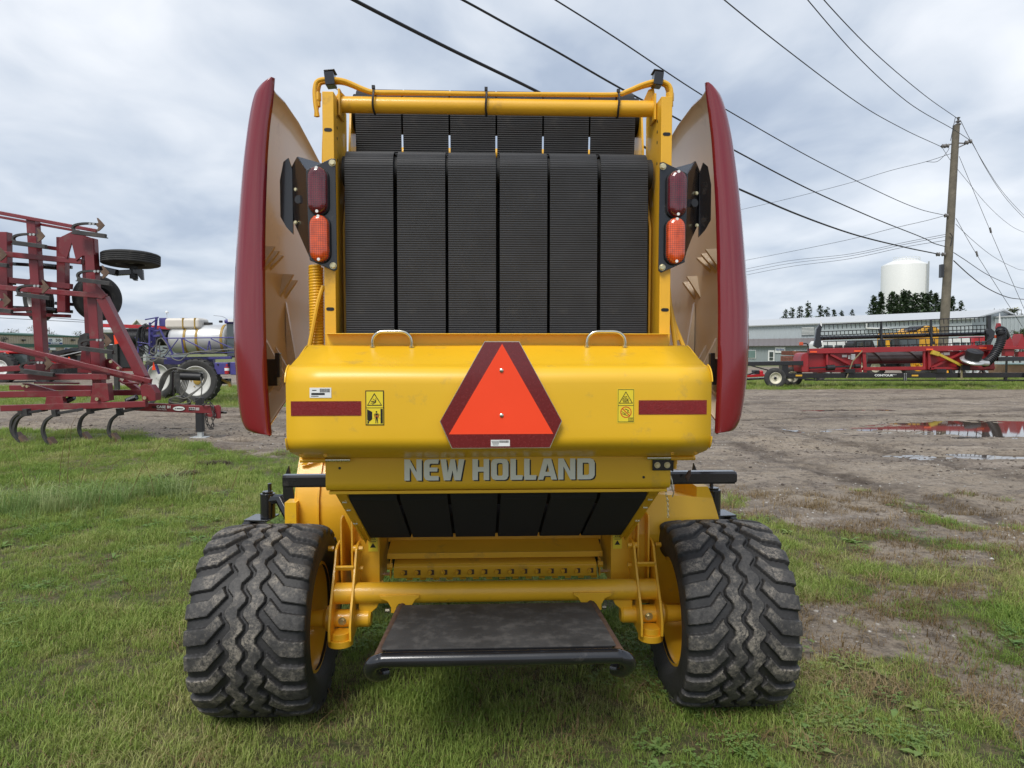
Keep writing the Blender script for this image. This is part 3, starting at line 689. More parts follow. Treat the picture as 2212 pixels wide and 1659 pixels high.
def sr(m, polys, z=.0004): sub(dr, 'pictogram', m, polys, z, 443, 780)
sr(M['decal_black'], [rect(176, 230, 714, 1326), rect(190, 246, 700, 765), rect(190, 782, 700, 1312)])
sr(M['decal_black'], [[(443, 296), (205, 702), (682, 702)], [(443, 332), (645, 684), (240, 684)]], .0006)
sr(M['decal_black'], [circ(410, 580, 78), circ(410, 580, 66)], .0006)
for q in (line(345, 560, 475, 560, 8), line(345, 605, 475, 605, 8), line(385, 510, 385, 650, 8), line(432, 510, 432, 650, 8), line(350, 655, 550, 660, 10), line(370, 470, 480, 478, 12), [(465, 450), (495, 495), (455, 490)], line(520, 530, 490, 610, 18), line(490, 610, 545, 660, 16), line(505, 585, 560, 602, 12)): sr(M['decal_black'], [q], .0006)
sr(M['decal_red'], [circ(450, 996, 190, 32), circ(450, 996, 162, 32)], .0006)
for q in (line(300, 970, 400, 1030, 14), line(300, 1040, 520, 1120, 14), [(400, 905), (435, 880), (545, 935), (510, 1010), (490, 990), (520, 945), (440, 905)], line(520, 1000, 580, 1025, 12)): sr(M['decal_black'], [q], .0006)
sr(M['decal_black'], [circ(415, 1058, 32), circ(415, 1058, 20)], .0008)
sr(M['decal_red'], [line(335, 880, 570, 1110, 26)], .0010)
sr(M['decal_black'], [rect(535, 1180, 702, 1312), rect(545, 1190, 702, 1304)], .0008)
for q in (rect(565, 1208, 615, 1284), rect(630, 1208, 684, 1284)): sr(M['decal_black'], [q, [(q[0][0]+8, q[0][1]+8), (q[1][0]-8, q[1][1]+8), (q[2][0]-8, q[2][1]-8), (q[3][0]+8, q[3][1]-8)]], .0010)
def label(parent, cx, cz, w, h, y, seed):
    k = MB(); k.box((cx, y-.0006, cz), (w, .0008, h)); lb = k.build('paper_label', M['decal_white'], parent); rr = random.Random(seed)
    k = MB(); x = cx-.02*w+ (.0 if seed == 2 else 0)
    while x < cx+.44*w:
        q = .010*w*(.6+1.2*rr.random()); k.box((x, y-.0013, cz+.22*h), (q, .0004, .36*h)); x += q+.012*w
    k.build('barcode', M['decal_black'], lb)
    k = MB()
    if seed == 1: k.box((cx-.11*w, y-.0013, cz-.12*h), (.62*w, .0004, .2*h)); k.box((cx-.28*w, y-.0013, cz+.24*h), (.2*w, .0004, .08*h)); k.box((cx-.26*w, y-.0013, cz-.34*h), (.34*w, .0004, .06*h))
    else:
        for q in range(4): k.box((cx-.25*w, y-.0013, cz+(.3-.2*q)*h), ((.44-.05*q)*w, .0004, .07*h))
    k.build('label_print', M['decal_black'], lb)
label(cv, -.607, 1.4785, .072, .034, YF, 1)
# slow moving vehicle emblem
ev = [(-.056, .178), (.059, .178), (.2025, -.088), (.1625, -.178), (-.166, -.178), (-.205, -.088)]
ZE, YE_ = 1.4705, -.866
k = MB(); k.prism([(a*1.012, ZE+c*1.012) for a, c in ev], .003, o=YE_); em = k.build('warning_emblem', M['chrome'], BAL); em['label'] = 'orange triangle with dark red border'
decal(em, 'emblem_border', M['smv_red'], [[(a*1000, -c*1000) for a, c in ev]], 0, ZE, 0, 0, .001, 0, YE_)
decal(em, 'emblem_triangle', M['smv_orange'], [[(2, -172), (175, 132), (-177, 132)]], 0, ZE, 0, 0, .001, 1, YE_)
for z in (1.553, 1.402):
    k = MB(); k.lathe([(0, .007), (-.003, .0065), (-.0045, .004), (-.005, .0001)], (0, YE_-.0014, z), 'Y', 14); k.build('emblem_bolt', M['chrome'], em)
label(em, -.004, 1.3085, .064, .0215, YE_-.0012, 2)
k = MB(); k.box((0, -.855, 1.47), (.04, .022, .12)); k.build('emblem_spacer', M['black_matte'], em)

# name panel below the cover, lettering with black drop shadow
pp = [(-.60, 1.255), (-.622, 1.245), (-.622, 1.13)]+[(-.597-.025*math.cos(R(a)), 1.128-.025*math.sin(R(a))) for a in range(10, 91, 16)]+[(-.545, 1.098)]
k = MB(); k.strip(pp[::-1], -.642, .642, .004); npn = k.build('name_panel', Ye, BAL, smooth=40)
k = MB()
k.box((0, -.57, 1.091), (1.27, .07, .012)); k.build('panel_lower_flange', Ye, npn, bevel=.002)
for s in both:
    k = MB(); k.prism([(-.618, 1.25), (-.62, 1.13), (-.60, 1.10), (-.50, 1.09), (-.48, 1.25)], .004, 'YZ', s*.640-.002); k.build('panel_end', Ye, npn)
GL = {
 'N': (.88, [[(0, 0), (0, 1), (.27, 1), (.61, .40), (.61, 1), (.88, 1), (.88, 0), (.63, 0), (.27, .62), (.27, 0)]]),
 'E': (.77, [[(.22, 0), (.08, .05), (0, .2), (0, .8), (.08, .95), (.22, 1), (.77, 1), (.73, .79), (.34, .79), (.29, .74), (.29, .61), (.70, .61), (.68, .42), (.29, .42), (.29, .26), (.34, .21), (.75, .21), (.75, 0)]]),
 'W': (1.22, [[(.17, 0), (0, 1), (.29, 1), (.37, .36), (.51, 1), (.73, 1), (.84, .36), (.93, 1), (1.22, 1), (1.02, 0), (.70, 0), (.61, .47), (.50, 0)]]),
 'H': (.85, [[(0, 0), (0, 1), (.28, 1), (.28, .62), (.57, .62), (.57, 1), (.85, 1), (.85, 0), (.57, 0), (.57, .40), (.28, .40), (.28, 0)]]),
 'O': (.88, [[(.2, 0), (.07, .05), (0, .2), (0, .8), (.07, .95), (.2, 1), (.68, 1), (.81, .95), (.88, .8), (.88, .2), (.81, .05), (.68, 0)], [(.34, .2), (.54, .2), (.59, .26), (.59, .74), (.54, .8), (.34, .8), (.29, .74), (.29, .26)]]),
 'L': (.64, [[(0, 0), (0, 1), (.28, 1), (.28, .22), (.64, .22), (.60, 0)]]),
 'A': (.98, [[(0, 0), (.30, 1), (.68, 1), (.98, 0), (.69, 0), (.65, .17), (.33, .17), (.28, 0)], [(.39, .37), (.59, .37), (.49, .76)]]),
 'D': (.90, [[(0, 0), (0, 1), (.66, 1), (.82, .94), (.90, .8), (.90, .2), (.82, .06), (.66, 0)], [(.28, .21), (.55, .21), (.61, .27), (.61, .73), (.55, .79), (.28, .79)]])}
word = 'NEW HOLLAND'; gaps = {'E': .07, 'L': .06, 'A': .06}
tot = sum((.30 if c == ' ' else GL[c][0]+gaps.get(c, .10)) for c in word)-.10
sx = .708/tot; cx_ = -.353
for c in word:
    if c == ' ': cx_ += .30*sx; continue
    me = flat2d([[(a*sx, e*.079) for a, e in pl] for pl in GL[c][1]], .0008)
    o = plate(me, 'letter', M['letter'], npn, (cx_, -.6275, 1.139)); 
    me = flat2d([[(a*sx, e*.079) for a, e in pl] for pl in GL[c][1]], .0006)
    plate(me, 'letter_shadow', M['decal_black'], o, (.0052, -.0042, -.0006), (0, 0, 0))
    cx_ += (GL[c][0]+gaps.get(c, .10))*sx
for x, z in ((-.59, 1.187), (.54, 1.145)):
    k = MB(); k.cyl((x, -.6255, z), (x, -.6268, z), .005, 12); k.build('painted_bolt_hole', M['decal_black'], npn)  # black discs for the shade in the holes, no real bore
# black square tubes, right hand bracket, retaining pin and chain
def octo(r, c): return [(-r, -r+c), (-r, r-c), (-r+c, r), (r-c, r), (r, r-c), (r, -r+c), (r-c, -r), (-r+c, -r)]
k = MB(); k.prism([(a-.45, c+1.110) for a, c in octo(.024, .008)], .26, 'YZ', -.842); k.build('stop_tube', M['black_paint'], BAL)
k = MB(); k.prism([(a-.45, c+1.112) for a, c in octo(.025, .008)], .40, 'YZ', .545); k.prism([(a-.45, c+1.112) for a, c in octo(.021, .009)], .008, 'YZ', .945); st_ = k.build('stop_tube', M['black_paint'], BAL)
k = MB(); k.cyl((-.795, -.475, 1.118), (-.795, -.4755, 1.118), .006, 10); k.build('painted_tube_hole', M['decal_black'], BAL)  # black disc drawn as the hole's inner shade
k = MB(); k.box((.608, -.632, 1.192), (.074, .008, .042)); k.box((.648, -.59, 1.192), (.006, .09, .05)); br = k.build('stop_bracket', M['black_paint'], BAL, bevel=.002)
for x in (.589, .626):
    o = hexbolt(.0085, .008).build('bolt', M['zinc'], br); o.location = (x, -.636, 1.192)
k = MB(); k.cyl((.668, -.485, 1.122), (.668, -.51, 1.122), .0105, 14); pn_ = k.build('retaining_pin', M['chrome'], BAL)
k = MB(); k.tube([(.662, -.512, 1.115), (.668, -.514, 1.098), (.676, -.514, 1.09), (.686, -.512, 1.062), (.682, -.51, 1.045)], .0025, 6); k.tube([(.677, -.512, 1.118), (.680, -.514, 1.10), (.676, -.514, 1.09)], .0025, 6); k.build('pin_clip', M['chrome'], pn_)
k = MB(); k.slab([(.73, -.52, 1.125), (.742, -.52, 1.15), (.75, -.52, 1.152), (.748, -.52, 1.13), (.738, -.52, 1.108)], .012); k.build('latch_tip', M['rust'], BAL)
def chain(parent, pts, lw, r, m, name='chain_link'):
    # alternating links along a path
    P = smoothpath(pts, 8); L = [0]
    for a, c in zip(P, P[1:]): L.append(L[-1]+(c-a).length)
    ln = lw*1.9; n = max(2, int(L[-1]/(ln*.72)))
    kb = MB(); kb.tube([(lw/2*math.cos(a), 0, ln/2*math.sin(a)) for a in [2*PI*i/12 for i in range(13)]], r, 5, cap=False); me = kb.mesh(name, m)
    for i in range(n+1):
        d = L[-1]*i/n; j = 0
        while j < len(L)-2 and L[j+1] < d: j += 1
        t = (d-L[j])/max(1e-6, L[j+1]-L[j]); p = P[j].lerp(P[j+1], t); tg = (P[j+1]-P[j]).normalized()
        o = inst(me, name, parent, p); e = tg.to_track_quat('Z', 'Y').to_matrix() @ Matrix.Rotation((i % 2)*PI/2+.4, 3, 'Z'); o.rotation_euler = e.to_euler()
chain(pn_, [(.664, -.512, 1.10), (.655, -.512, 1.07), (.662, -.512, 1.03), (.664, -.512, .995), (.665, -.512, .97)], .007, .0013, M['chrome'])
k = MB(); k.cyl((.665, -.60, 1.212), (.665, -.60, 1.19), .010, 6); k.cyl((.665, -.60, 1.19), (.665, -.60, 1.172), .0075, 10); k.build('grease_bolt', Yf, BAL)
k = MB(); k.tube([(-.655+.011*math.cos(2*PI*i/10), -.50+.011*math.sin(2*PI*i/10), 1.14+.075*i/60) for i in range(61)], .004, 6); k.build('latch_spring', M['black_paint'], BAL)

# sloping lower tailgate side rails
for s in both:
    k = MB()
    k.add([(s*.628, -.56, 1.09), (s*.585, -.56, 1.09), (s*.578, -.015, .755), (s*.615, -.015, .755), (s*.628, -.50, 1.09), (s*.585, -.50, 1.09), (s*.578, .04, .785), (s*.615, .04, .785)], [(0, 1, 2, 3), (4, 7, 6, 5), (0, 3, 7, 4), (1, 5, 6, 2), (0, 4, 5, 1), (3, 2, 6, 7)])
    k.add([(s*.618, -.55, 1.10), (s*.622, -.55, 1.10), (s*.60, -.01, .735), (s*.596, -.01, .735), (s*.618, -.35, 1.15), (s*.622, -.35, 1.15), (s*.60, .12, .80), (s*.596, .12, .80)], [(0, 1, 2, 3), (4, 7, 6, 5), (0, 3, 7, 4), (1, 5, 6, 2), (0, 4, 5, 1), (3, 2, 6, 7)])
    k.add([(s*.583, -.54, 1.085), (s*.587, -.54, 1.085), (s*.582, .0, .74), (s*.578, .0, .74), (s*.583, -.30, 1.2), (s*.587, -.30, 1.2), (s*.582, .2, .90), (s*.578, .2, .90)], [(0, 1, 2, 3), (4, 7, 6, 5), (0, 3, 7, 4), (1, 5, 6, 2), (0, 4, 5, 1), (3, 2, 6, 7)])
    rl = k.build('tailgate_rail', Ye, BAL, bevel=.004)
    for f in (.2, .35, .62):
        kk = MB(); y, z = -.56+.545*f, 1.09-.335*f
        kk.box((s*.607, y-.001, z-.001), (.018, .007, .004), (R(-31.6), 0, 0)); kk.build('painted_slot', M['letter'], rl)

# main frame around the axle
for s in both:
    k = MB(); k.box((s*.612, .14, .64), (.115, .05, .26)); k.box((s*.558, .28, .66), (.008, .3, .34)); k.box((s*.60, .115, .512), (.12, .06, .006))
    fs_ = k.build('frame_side', Yf, BAL, bevel=.006)
    k = MB(); k.box((s*.585, .112, .704), (.044, .001, .078)); dd = k.build('warning_decal', M['decal_yellow'], fs_)
    k = MB(); k.prism([(s*.585-.014, .684), (s*.585+.014, .684), (s*.585, .706)], .0006, o=.1108); k.box((s*.585, .111, .712), (.03, .0006, .003)); k.box((s*.585, .111, .719), (.042, .0006, .001)); k.build('pictogram', M['decal_black'], dd)
    k = MB(); k.prism([(s*.585-.014, .722), (s*.585+.014, .722), (s*.585, .741)], .0006, o=.1108); o2 = k.build('pictogram', M['decal_black'], dd)
    k = MB(); k.prism([(s*.585-.0095, .7245), (s*.585+.0095, .7245), (s*.585, .737)], .0006, o=.1101); k.build('pictogram', M['decal_yellow'], dd)
    k = MB(); k.box((s*.585, .1095, .730), (.002, .0006, .007)); k.build('pictogram', M['decal_black'], dd)
    # clevis and swing arm plates
    for x in (.672, .722):
        k = MB(); k.prism([(.045, .82), (.055, .84), (.10, .845), (.30, .70), (.30, .45), (.06, .45), (.045, .60)], .009, 'YZ', s*x-.0045); k.build('clevis_plate', Yf, BAL, bevel=.002)
    for x in (.650, .742):
        k = MB(); k.prism([(.06, .715), (.03, .70), (-.02, .61), (-.115, .47), (-.145, .40), (-.145, .335), (-.12, .325), (.05, .34), (.10, .45), (.16, .60), (.16, .70), (.12, .72)], .011, 'YZ', s*x-.0055); ap = k.build('swing_arm_plate', Yf, BAL, bevel=.002)
    k = MB(); k.box((s*.696, -.012, .625), (.085, .012, .024), (R(32), 0, 0)); k.build('arm_tie', Yf, BAL, bevel=.003)
    k = MB(); k.cyl((s*.703, -.085, .300), (s*.703, -.085, .330), .056, 28); k.cyl((s*.703, -.085, .33), (s*.703, -.085, .36), .045, 24); k.build('arm_foot', Yf, BAL, bevel=.002)
    for z, y in ((.695, .09), (.60, .09), (.515, .09)):
        k = MB(); k.cyl((s*.655, y-.03, z), (s*.624, y-.03, z), .0125, 6); k.cyl((s*.668, y-.03, z), (s*.655, y-.03, z), .017, 14); k.build('frame_bolt', Yf, BAL)
    k = MB(); k.cyl((s*.758, .065, .695), (s*.785, .065, .695), .0125, 6); k.build('frame_bolt', Yf, BAL)
    # spindle
    k = MB(); k.lathe([(s*.575, .0001), (s*.575, .033), (s*.585, .04), (s*.75, .040), (s*.756, .055), (s*.772, .058), (s*.79, .040), (s*.86, .036), (s*.95, .036), (s*.95, .0001)], (0, -.02, .395), 'X', 28); k.build('wheel_spindle', Yf, BAL, smooth=30)
    o = hexbolt(.0125, .012, 1.45).build('bolt', M['zinc'], BAL); o.location = (s*.70, -.062, .397); 
    k = MB(); k.prism([(s*.63, .50), (s*.63, .395), (s*.585, .395), (s*.578, .42), (s*.548, .445), (s*.53, .485), (s*.53, .51)], .05, o=-.035); k.build('axle_gusset', Yf, BAL, bevel=.004)
    # hanger bracket for the ramp
    c = .432; pts = [(-.098, .515), (-.094, .503), (-.062, .490), (-.046, .462), (-.046, .436), (-.022, .436), (-.022, .462), (-.010, .478), (.012, .478), (.022, .466), (.022, .436), (.044, .436), (.046, .468), (.064, .496), (.082, .506), (.082, .517)]
    k = MB(); k.prism([(s*(c-a) if s > 0 else -c+a, z) for a, z in pts], .014, o=-.078); hb = k.build('ramp_hanger', Yf, BAL, bevel=.002)
    for q in (-.062, .058):
        k = MB(); k.cyl((s*c+q-.009, -.072, .447), (s*c+q+.009, -.072, .447), .0095, 6); k.build('hanger_bolt', M['bolt_steel'], hb)
k = MB(); k.cyl((-.74, -.02, .511), (.74, -.02, .511), .0475, 32); k.build('axle_tube', Yf, BAL, bevel=.002)
# cross members behind the axle
k = MB(); k.box((0, .24, .605), (1.07, .012, .028)); k.box((0, .31, .628), (1.07, .15, .006), (R(14), 0, 0)); k.box((0, .38, .69), (1.1, .01, .10)); k.build('stripper_ledge', Yf, BAL, bevel=.002)
k = MB(); k.prism([(.20, .505), (.20, .562), (.21, .572), (.30, .590), (.30, .505)], 1.0, 'YZ', -.5); kb = k.build('knife_bar', Yf, BAL, bevel=.003)
bm4 = hexbolt(.0095, .016, 1.2).mesh('bar_bolt', Yf)
sq = MB(); sq.box((0, .0005, 0), (.026, .002, .024)); sqm = sq.mesh('painted_recess', M['rust'])  # flat dark plate, its colour stands in for a shaded recess
bm5 = MB(); bm5.box((0, 0, 0), (.03, .004, .022)); bm5.cyl((0, -.003, -.004), (0, -.0025, -.004), .004, 8); bt = bm5.mesh('bar_tooth', Yf)
for i in range(15):
    x = -.455+i*.0655; o = inst(bm4, 'bar_bolt', kb, (x, .1985, .533)); inst(sqm, 'painted_recess', o, (.008, .0004, 0)); inst(bt, 'bar_tooth', kb, (x+.03, .232, .497))
for s in both:
    k = MB(); k.box((s*.515, .22, .55), (.006, .05, .085)); k.box((s*.535, .24, .515), (.05, .04, .005)); k.cyl((s*.505, .2, .565), (s*.53, .2, .565), .016, 6); k.build('bar_hanger', Yf, BAL, bevel=.001)
# bale ramp
k = MB(); k.slab([(-.432, -.125, .487), (.425, -.125, .487), (.442, -.615, .498), (-.446, -.615, .498)], .006); rp_ = k.build('bale_ramp_plate', M['plate_black'], BAL, bevel=.001)
k = MB(); k.bar((-.43, -.628, .487), (.425, -.628, .487), .022, .022); k.build('ramp_edge_bar', M['black_paint'], rp_, bevel=.002)
for s in both:
    k = MB(); k.tube([(s*.425, -.055, .462), (s*.431, -.15, .480), (s*.452, -.62, .486), (s*.456, -.73, .49)], .0155, 14); k.build('ramp_side_rail', M['rust'], rp_)
k = MB()
e_ = [(-.425, -.665, .432), (-.448, -.690, .438), (-.464, -.715, .457), (-.467, -.735, .481), (-.454, -.748, .505), (-.428, -.752, .516), (-.39, -.753, .519)]
k.tube(smoothpath(e_+[(0, -.755, .519)]+[(-a, y, z) for a, y, z in e_[::-1]], 6), .0265, 20); k.build('ramp_roller_bar', M['black_paint'], rp_, smooth=60)

# wheels: wide flotation tyre with centre ribs and cranked shoulder lugs
def tyre_mesh():
    NL, NA = 24, 768
    half = [(0, .4005), (.08, .400), (.14, .3985), (.19, .3945), (.218, .388), (.236, .372), (.243, .348), (.245, .320), (.242, .292), (.233, .268), (.218, .250), (.203, .240), (.195, .236)]
    pts = [Vector((a, r)) for a, r in half]; dens = []
    sp = smoothpath([(a, r, 0) for a, r in half], 8)
    prof = []
    acc = [0]
    for a, c in zip(sp, sp[1:]): acc.append(acc[-1]+(c-a).length)
    def at_(d):
        j = 0
        while j < len(acc)-2 and acc[j+1] < d: j += 1
        t = (d-acc[j])/(acc[j+1]-acc[j]); return sp[j].lerp(sp[j+1], t)
    ds = list(np.linspace(0, .265, 62))+list(np.linspace(.275, acc[-1], 12))
    right = [at_(d) for d in ds]
    lat = [(-p.x, p.y, -d) for p, d in zip(right[::-1], ds[::-1])][:-1]+[(p.x, p.y, d) for p, d in zip(right, ds)]
    la = np.array([q[0] for q in lat]); ra = np.array([q[1] for q in lat]); dd = np.array([q[2] for q in lat])
    th = np.arange(NA)*2*PI/NA
    D, T = np.meshgrid(dd, th, indexing='ij'); u = T*NL/(2*PI)
    s = np.abs(D)/.235; side = (D > 0)
    def tri(x): return np.abs((x % 1)*2-1)*2-1
    zz = np.clip(tri(u)*1.6, -1, 1)*.0135
    def groove(c, w): return sst(w*.5-.004, w*.5+.004, np.abs(D-(c+zz)))
    rib = groove(0.0, .020)
    ingap = np.clip((sst(.062, .070, np.abs(D-zz*1.0))), 0, 1)           # 1 outside of the centre band
    # cranked lugs
    sh = np.where(s < .62, (s-.30)/.32*.80, .80+(s-.62)*.32)
    ph = (u+sh+np.where(side, .5, 0)) % 1.0
    wl = .63-.02*s
    lugp = np.minimum(ph, 1-ph)
    lug = 1-sst(wl/2-.035, wl/2+.035, np.abs(ph-.5))
    inner = sst(.080, .088, np.abs(D-zz*.8))                             # groove between ribs and lugs
    fade = 1-sst(.228, .252, np.abs(D))
    h = np.where(np.abs(D-zz) < .066, rib, 0)*(1-ingap)+lug*inner*fade
    hh_ = np.clip(h, 0, 1); h = hh_*.0185
    Rr = ra[:, None]; 
    # push out along the carcass normal
    tx = np.gradient(la); ty = np.gradient(ra); ln = np.hypot(tx, ty); nx = -ty/ln; ny = tx/ln
    X = la[:, None]+nx[:, None]*h; RR = Rr+ny[:, None]*h
    V = np.stack([X, -RR*np.cos(T), RR*np.sin(T)], -1).reshape(-1, 3)
    # the tyre flattens where it carries the machine
    V[:, 2] = np.maximum(V[:, 2], -.402+.004*np.abs(V[:, 0]))
    nl = len(lat); i = np.arange(nl-1)[:, None]*NA+np.arange(NA)[None, :]; j = np.arange(nl-1)[:, None]*NA+(np.arange(NA)[None, :]+1) % NA
    Q = np.stack([i, j, j+NA, i+NA], -1).reshape(-1, 4)
    me = bpy.data.meshes.new('tyre'); me.vertices.add(len(V)); me.vertices.foreach_set('co', V.astype(np.float32).ravel())
    me.loops.add(Q.size); me.loops.foreach_set('vertex_index', Q.astype(np.int32).ravel()); me.polygons.add(len(Q))
    me.polygons.foreach_set('loop_start', np.arange(0, Q.size, 4, dtype=np.int32)); me.polygons.foreach_set('loop_total', np.full(len(Q), 4, np.int32))
    me.polygons.foreach_set('use_smooth', np.ones(len(Q), bool)); me.update(calc_edges=True); me.validate(); me.set_sharp_from_angle(angle=R(40)); tr_ = me.attributes.new('tread', 'FLOAT', 'POINT'); tr_.data.foreach_set('value', hh_.astype(np.float32).ravel()); me.materials.append(M['tyre_tread']); return me
TYM = tyre_mesh()
rimp = [(.215, .232), (.213, .246), (.205, .247), (.198, .236), (.17, .222), (.10, .205), (.04, .20), (.03, .19), (.025, .12), (.05, .09), (.06, .06), (.06, .0001)]
for s in both:
    w = bpy.data.objects.new('wheel', TYM); COL.objects.link(w); w.name = 'tyre'
    wr = MB(); wr.lathe([(a*-s, r) for a, r in rimp], (0, 0, 0), 'X', 64); wr.lathe([(a*s, r) for a, r in rimp[:7]]+[(s*.035, .19)], (0, 0, 0), 'X', 64)
    w.parent = BAL; w.location = (s*1.03, 0, .400); w.rotation_euler = (.35*(s > 0), 0, 0)
    if s > 0:
        # keep the flat spot down: give the right wheel its own turned pattern by a half lug only
        w.rotation_euler = (0, 0, 0); w.scale = (-1, 1, 1)
    rm = wr.build('wheel_rim', Yf, w, smooth=40); 
    if s > 0: rm.scale = (-1, 1, 1)

# yellow pickup housings and gauge wheels ahead of the axle
k = MB(); pr2 = [(.80, 1.16), (.70, 1.06), (.60, .93), (.555, .82), (.55, .72), (.57, .60), (.62, .50), (.72, .43)]
k.strip(pr2, -1.06, -.66, .004); k.strip([(y-.02, z) for y, z in pr2], -.945, -.935, .03); dh = k.build('drive_housing', Yf, BAL, smooth=40)
for x in (-1.065, -.655):
    k = MB(); k.prism(pr2+[(1.1, .43), (1.1, 1.16)], .008, 'YZ', x-.004); k.build('housing_end', Yf, dh)
k = MB(); k.box((-1.075, .55, .70), (.06, .10, .24)); k.cyl((-1.08, .499, .72), (-1.08, .4985, .72), .008, 12); k.build('housing_box', Ye, dh, bevel=.004)
k = MB(); k.prism([(-1.05, 1.00), (-.86, 1.16), (-.84, 1.16), (-1.02, 1.0)], .02, o=.62); k.bar((-.98, .62, 1.08), (-.82, .62, 1.08), .03, .03); k.build('housing_brace', Yf, dh)
k = MB(); k.add([(.66, .50, .40), (1.10, .50, .40), (1.10, .50, .70), (.66, .50, .70), (.66, .53, .86), (1.055, .53, .86), (1.03, .53, .96), (.975, .53, .96), (.975, .53, .86)], [(0, 1, 2, 3), (3, 2, 5, 8, 4), (8, 5, 6, 7)])
gb = k.build('gear_housing', Ye, BAL, smooth=0); md = gb.modifiers.new('solidify', 'SOLIDIFY'); md.thickness = .4; md.offset = -1
k = MB(); k.prism([(.62, .85), (.62, 1.02), (.90, 1.12), (.96, .90), (.96, .85)], .2, o=.62); k.build('housing_top', Yf, gb, bevel=.004)
for x, z in ((1.035, .80), (1.055, .715), (1.06, .60)):
    o = hexbolt(.009, .008).build('bolt', M['zinc'], gb); o.location = (x, .505, z)
for s in both:
    k = MB(); k.tube([(s*1.10, .75, .60), (s*1.22, .84, .77), (s*1.30, .86, .76)], .035, 8); k.cyl((s*1.30, .86, .66), (s*1.30, .86, .80), .042, 20); k.cyl((s*1.30, .86, .80), (s*1.30, .86, .812), .03, 16); k.cyl((s*1.30, .90, .81), (s*1.30, .90, .85), .012, 10)
    k.slab([(s*1.28, .78, .655), (s*1.42, .80, .655), (s*1.40, .95, .655), (s*1.26, .95, .655)], .01); k.slab([(s*1.13, .80, .78), (s*1.16, .80, .97), (s*1.20, .82, .88), (s*1.20, .82, .76)], .012)
    ga = k.build('gauge_wheel_arm', M['black_paint'], BAL, bevel=.003)
    k = MB(); pr3 = []
    for a in range(0, 361, 12):
        x_, r_ = .062*math.cos(R(a)), .135+.052*math.sin(R(a)); rb = -.004 if (math.sin(R(a)) > .35 and (a//12) % 3 == 0) else 0
        pr3.append((x_, r_+rb))
    k.lathe(pr3[:-1], (s*1.41, .93, .455), 'X', 40, close=True); gw = k.build('gauge_wheel', M['tyre'], BAL, smooth=25)
    k = MB(); k.lathe([(-.05, .0001), (-.05, .09), (-.03, .1), (.03, .1), (.05, .09), (.05, .0001)], (s*1.41, .93, .455), 'X', 28); k.build('gauge_wheel_hub', M['black_matte'], gw)
    k = MB(); k.bar((s*1.40, .88, .65), (s*1.40, .93, .46), .02, .03); k.build('gauge_wheel_fork', M['black_paint'], gw)
# pickup, front frame and drawbar (hidden from behind, there from the side)
k = MB(); k.cyl((-1.0, 1.1, .45), (1.0, 1.1, .45), .16, 24); k.build('pickup_reel', M['black_matte'], BAL)
k = MB(); k.bar((-.55, 1.0, .62), (0, 3.0, .50), .10, .12); k.bar((.55, 1.0, .62), (0, 3.0, .50), .10, .12); k.box((0, 3.1, .50), (.12, .3, .08)); k.build('drawbar', Yf, BAL, bevel=.006)
k = MB(); k.box((.12, 2.8, .25), (.07, .07, .5)); k.box((.12, 2.8, .012), (.18, .18, .012)); k.build('drawbar_jack', M['black_paint'], BAL)

# ------------------------------------------------------------------ helpers for the machines further off
M['case_red'] = mat('faded_red_paint', (.185, .018, .024), .42, coat=.25, var=.16, vscale=2.5, dirt=(.17, .10, .08), damt=.24, dscale=4, bump=.08)
M['bright_red'] = mat('bright_red_paint', (.42, .015, .020), .35, coat=.3, var=.08)
M['steel_dark'] = mat('worn_dark_steel', (.055, .052, .050), .5, metal=.3, var=.25, dirt=(.14, .10, .075), damt=.15, dscale=6)
M['sweep'] = mat('rusted_sweep', (.15, .095, .065), .55, metal=.3, var=.3, vscale=8, dirt=(.09, .05, .03), damt=.3)
M['hose_grey'] = mat('grey_hose', (.14, .135, .12), .6, var=.2, vscale=4)
M['galv'] = mat('galvanised_steel', (.50, .51, .50), .45, metal=.6, var=.15)
M['white_paint'] = mat('white_paint', (.74, .74, .71), .4, var=.06, dirt=(.35, .32, .28), damt=.05)
def pbar(parent, name, m, A, B, wpx, yA, yB=None, dep=None, bevel=.008):
    yB = yA if yB is None else yB
    p0, p1 = W(A[0], A[1], yA), W(B[0], B[1], yB); w = wpx/FPX*(yA+yB)/2; d = (p1-p0).normalized()
    k = MB(); k.bar(p0, p1, dep or w, w, up=Vector((0, 1, 0)).cross(d)); return k.build(name, m, parent, bevel=bevel)
def ppoly(parent, name, m, pts, y, th, bevel=.004):
    k = MB(); P = [W(a, c, y) for a, c in pts]; k.prism([(p.x, p.z) for p in P], th, o=y); return k.build(name, m, parent, bevel=bevel)
def ptube(parent, name, m, pts, rpx, y, n=6, seg=8):
    k = MB(); k.tube(smoothpath([W(a, c, (y if len(q) < 3 else q[2])) for q in pts for a, c in [q[:2]]], n), rpx/FPX*y, seg); return k.build(name, m, parent)
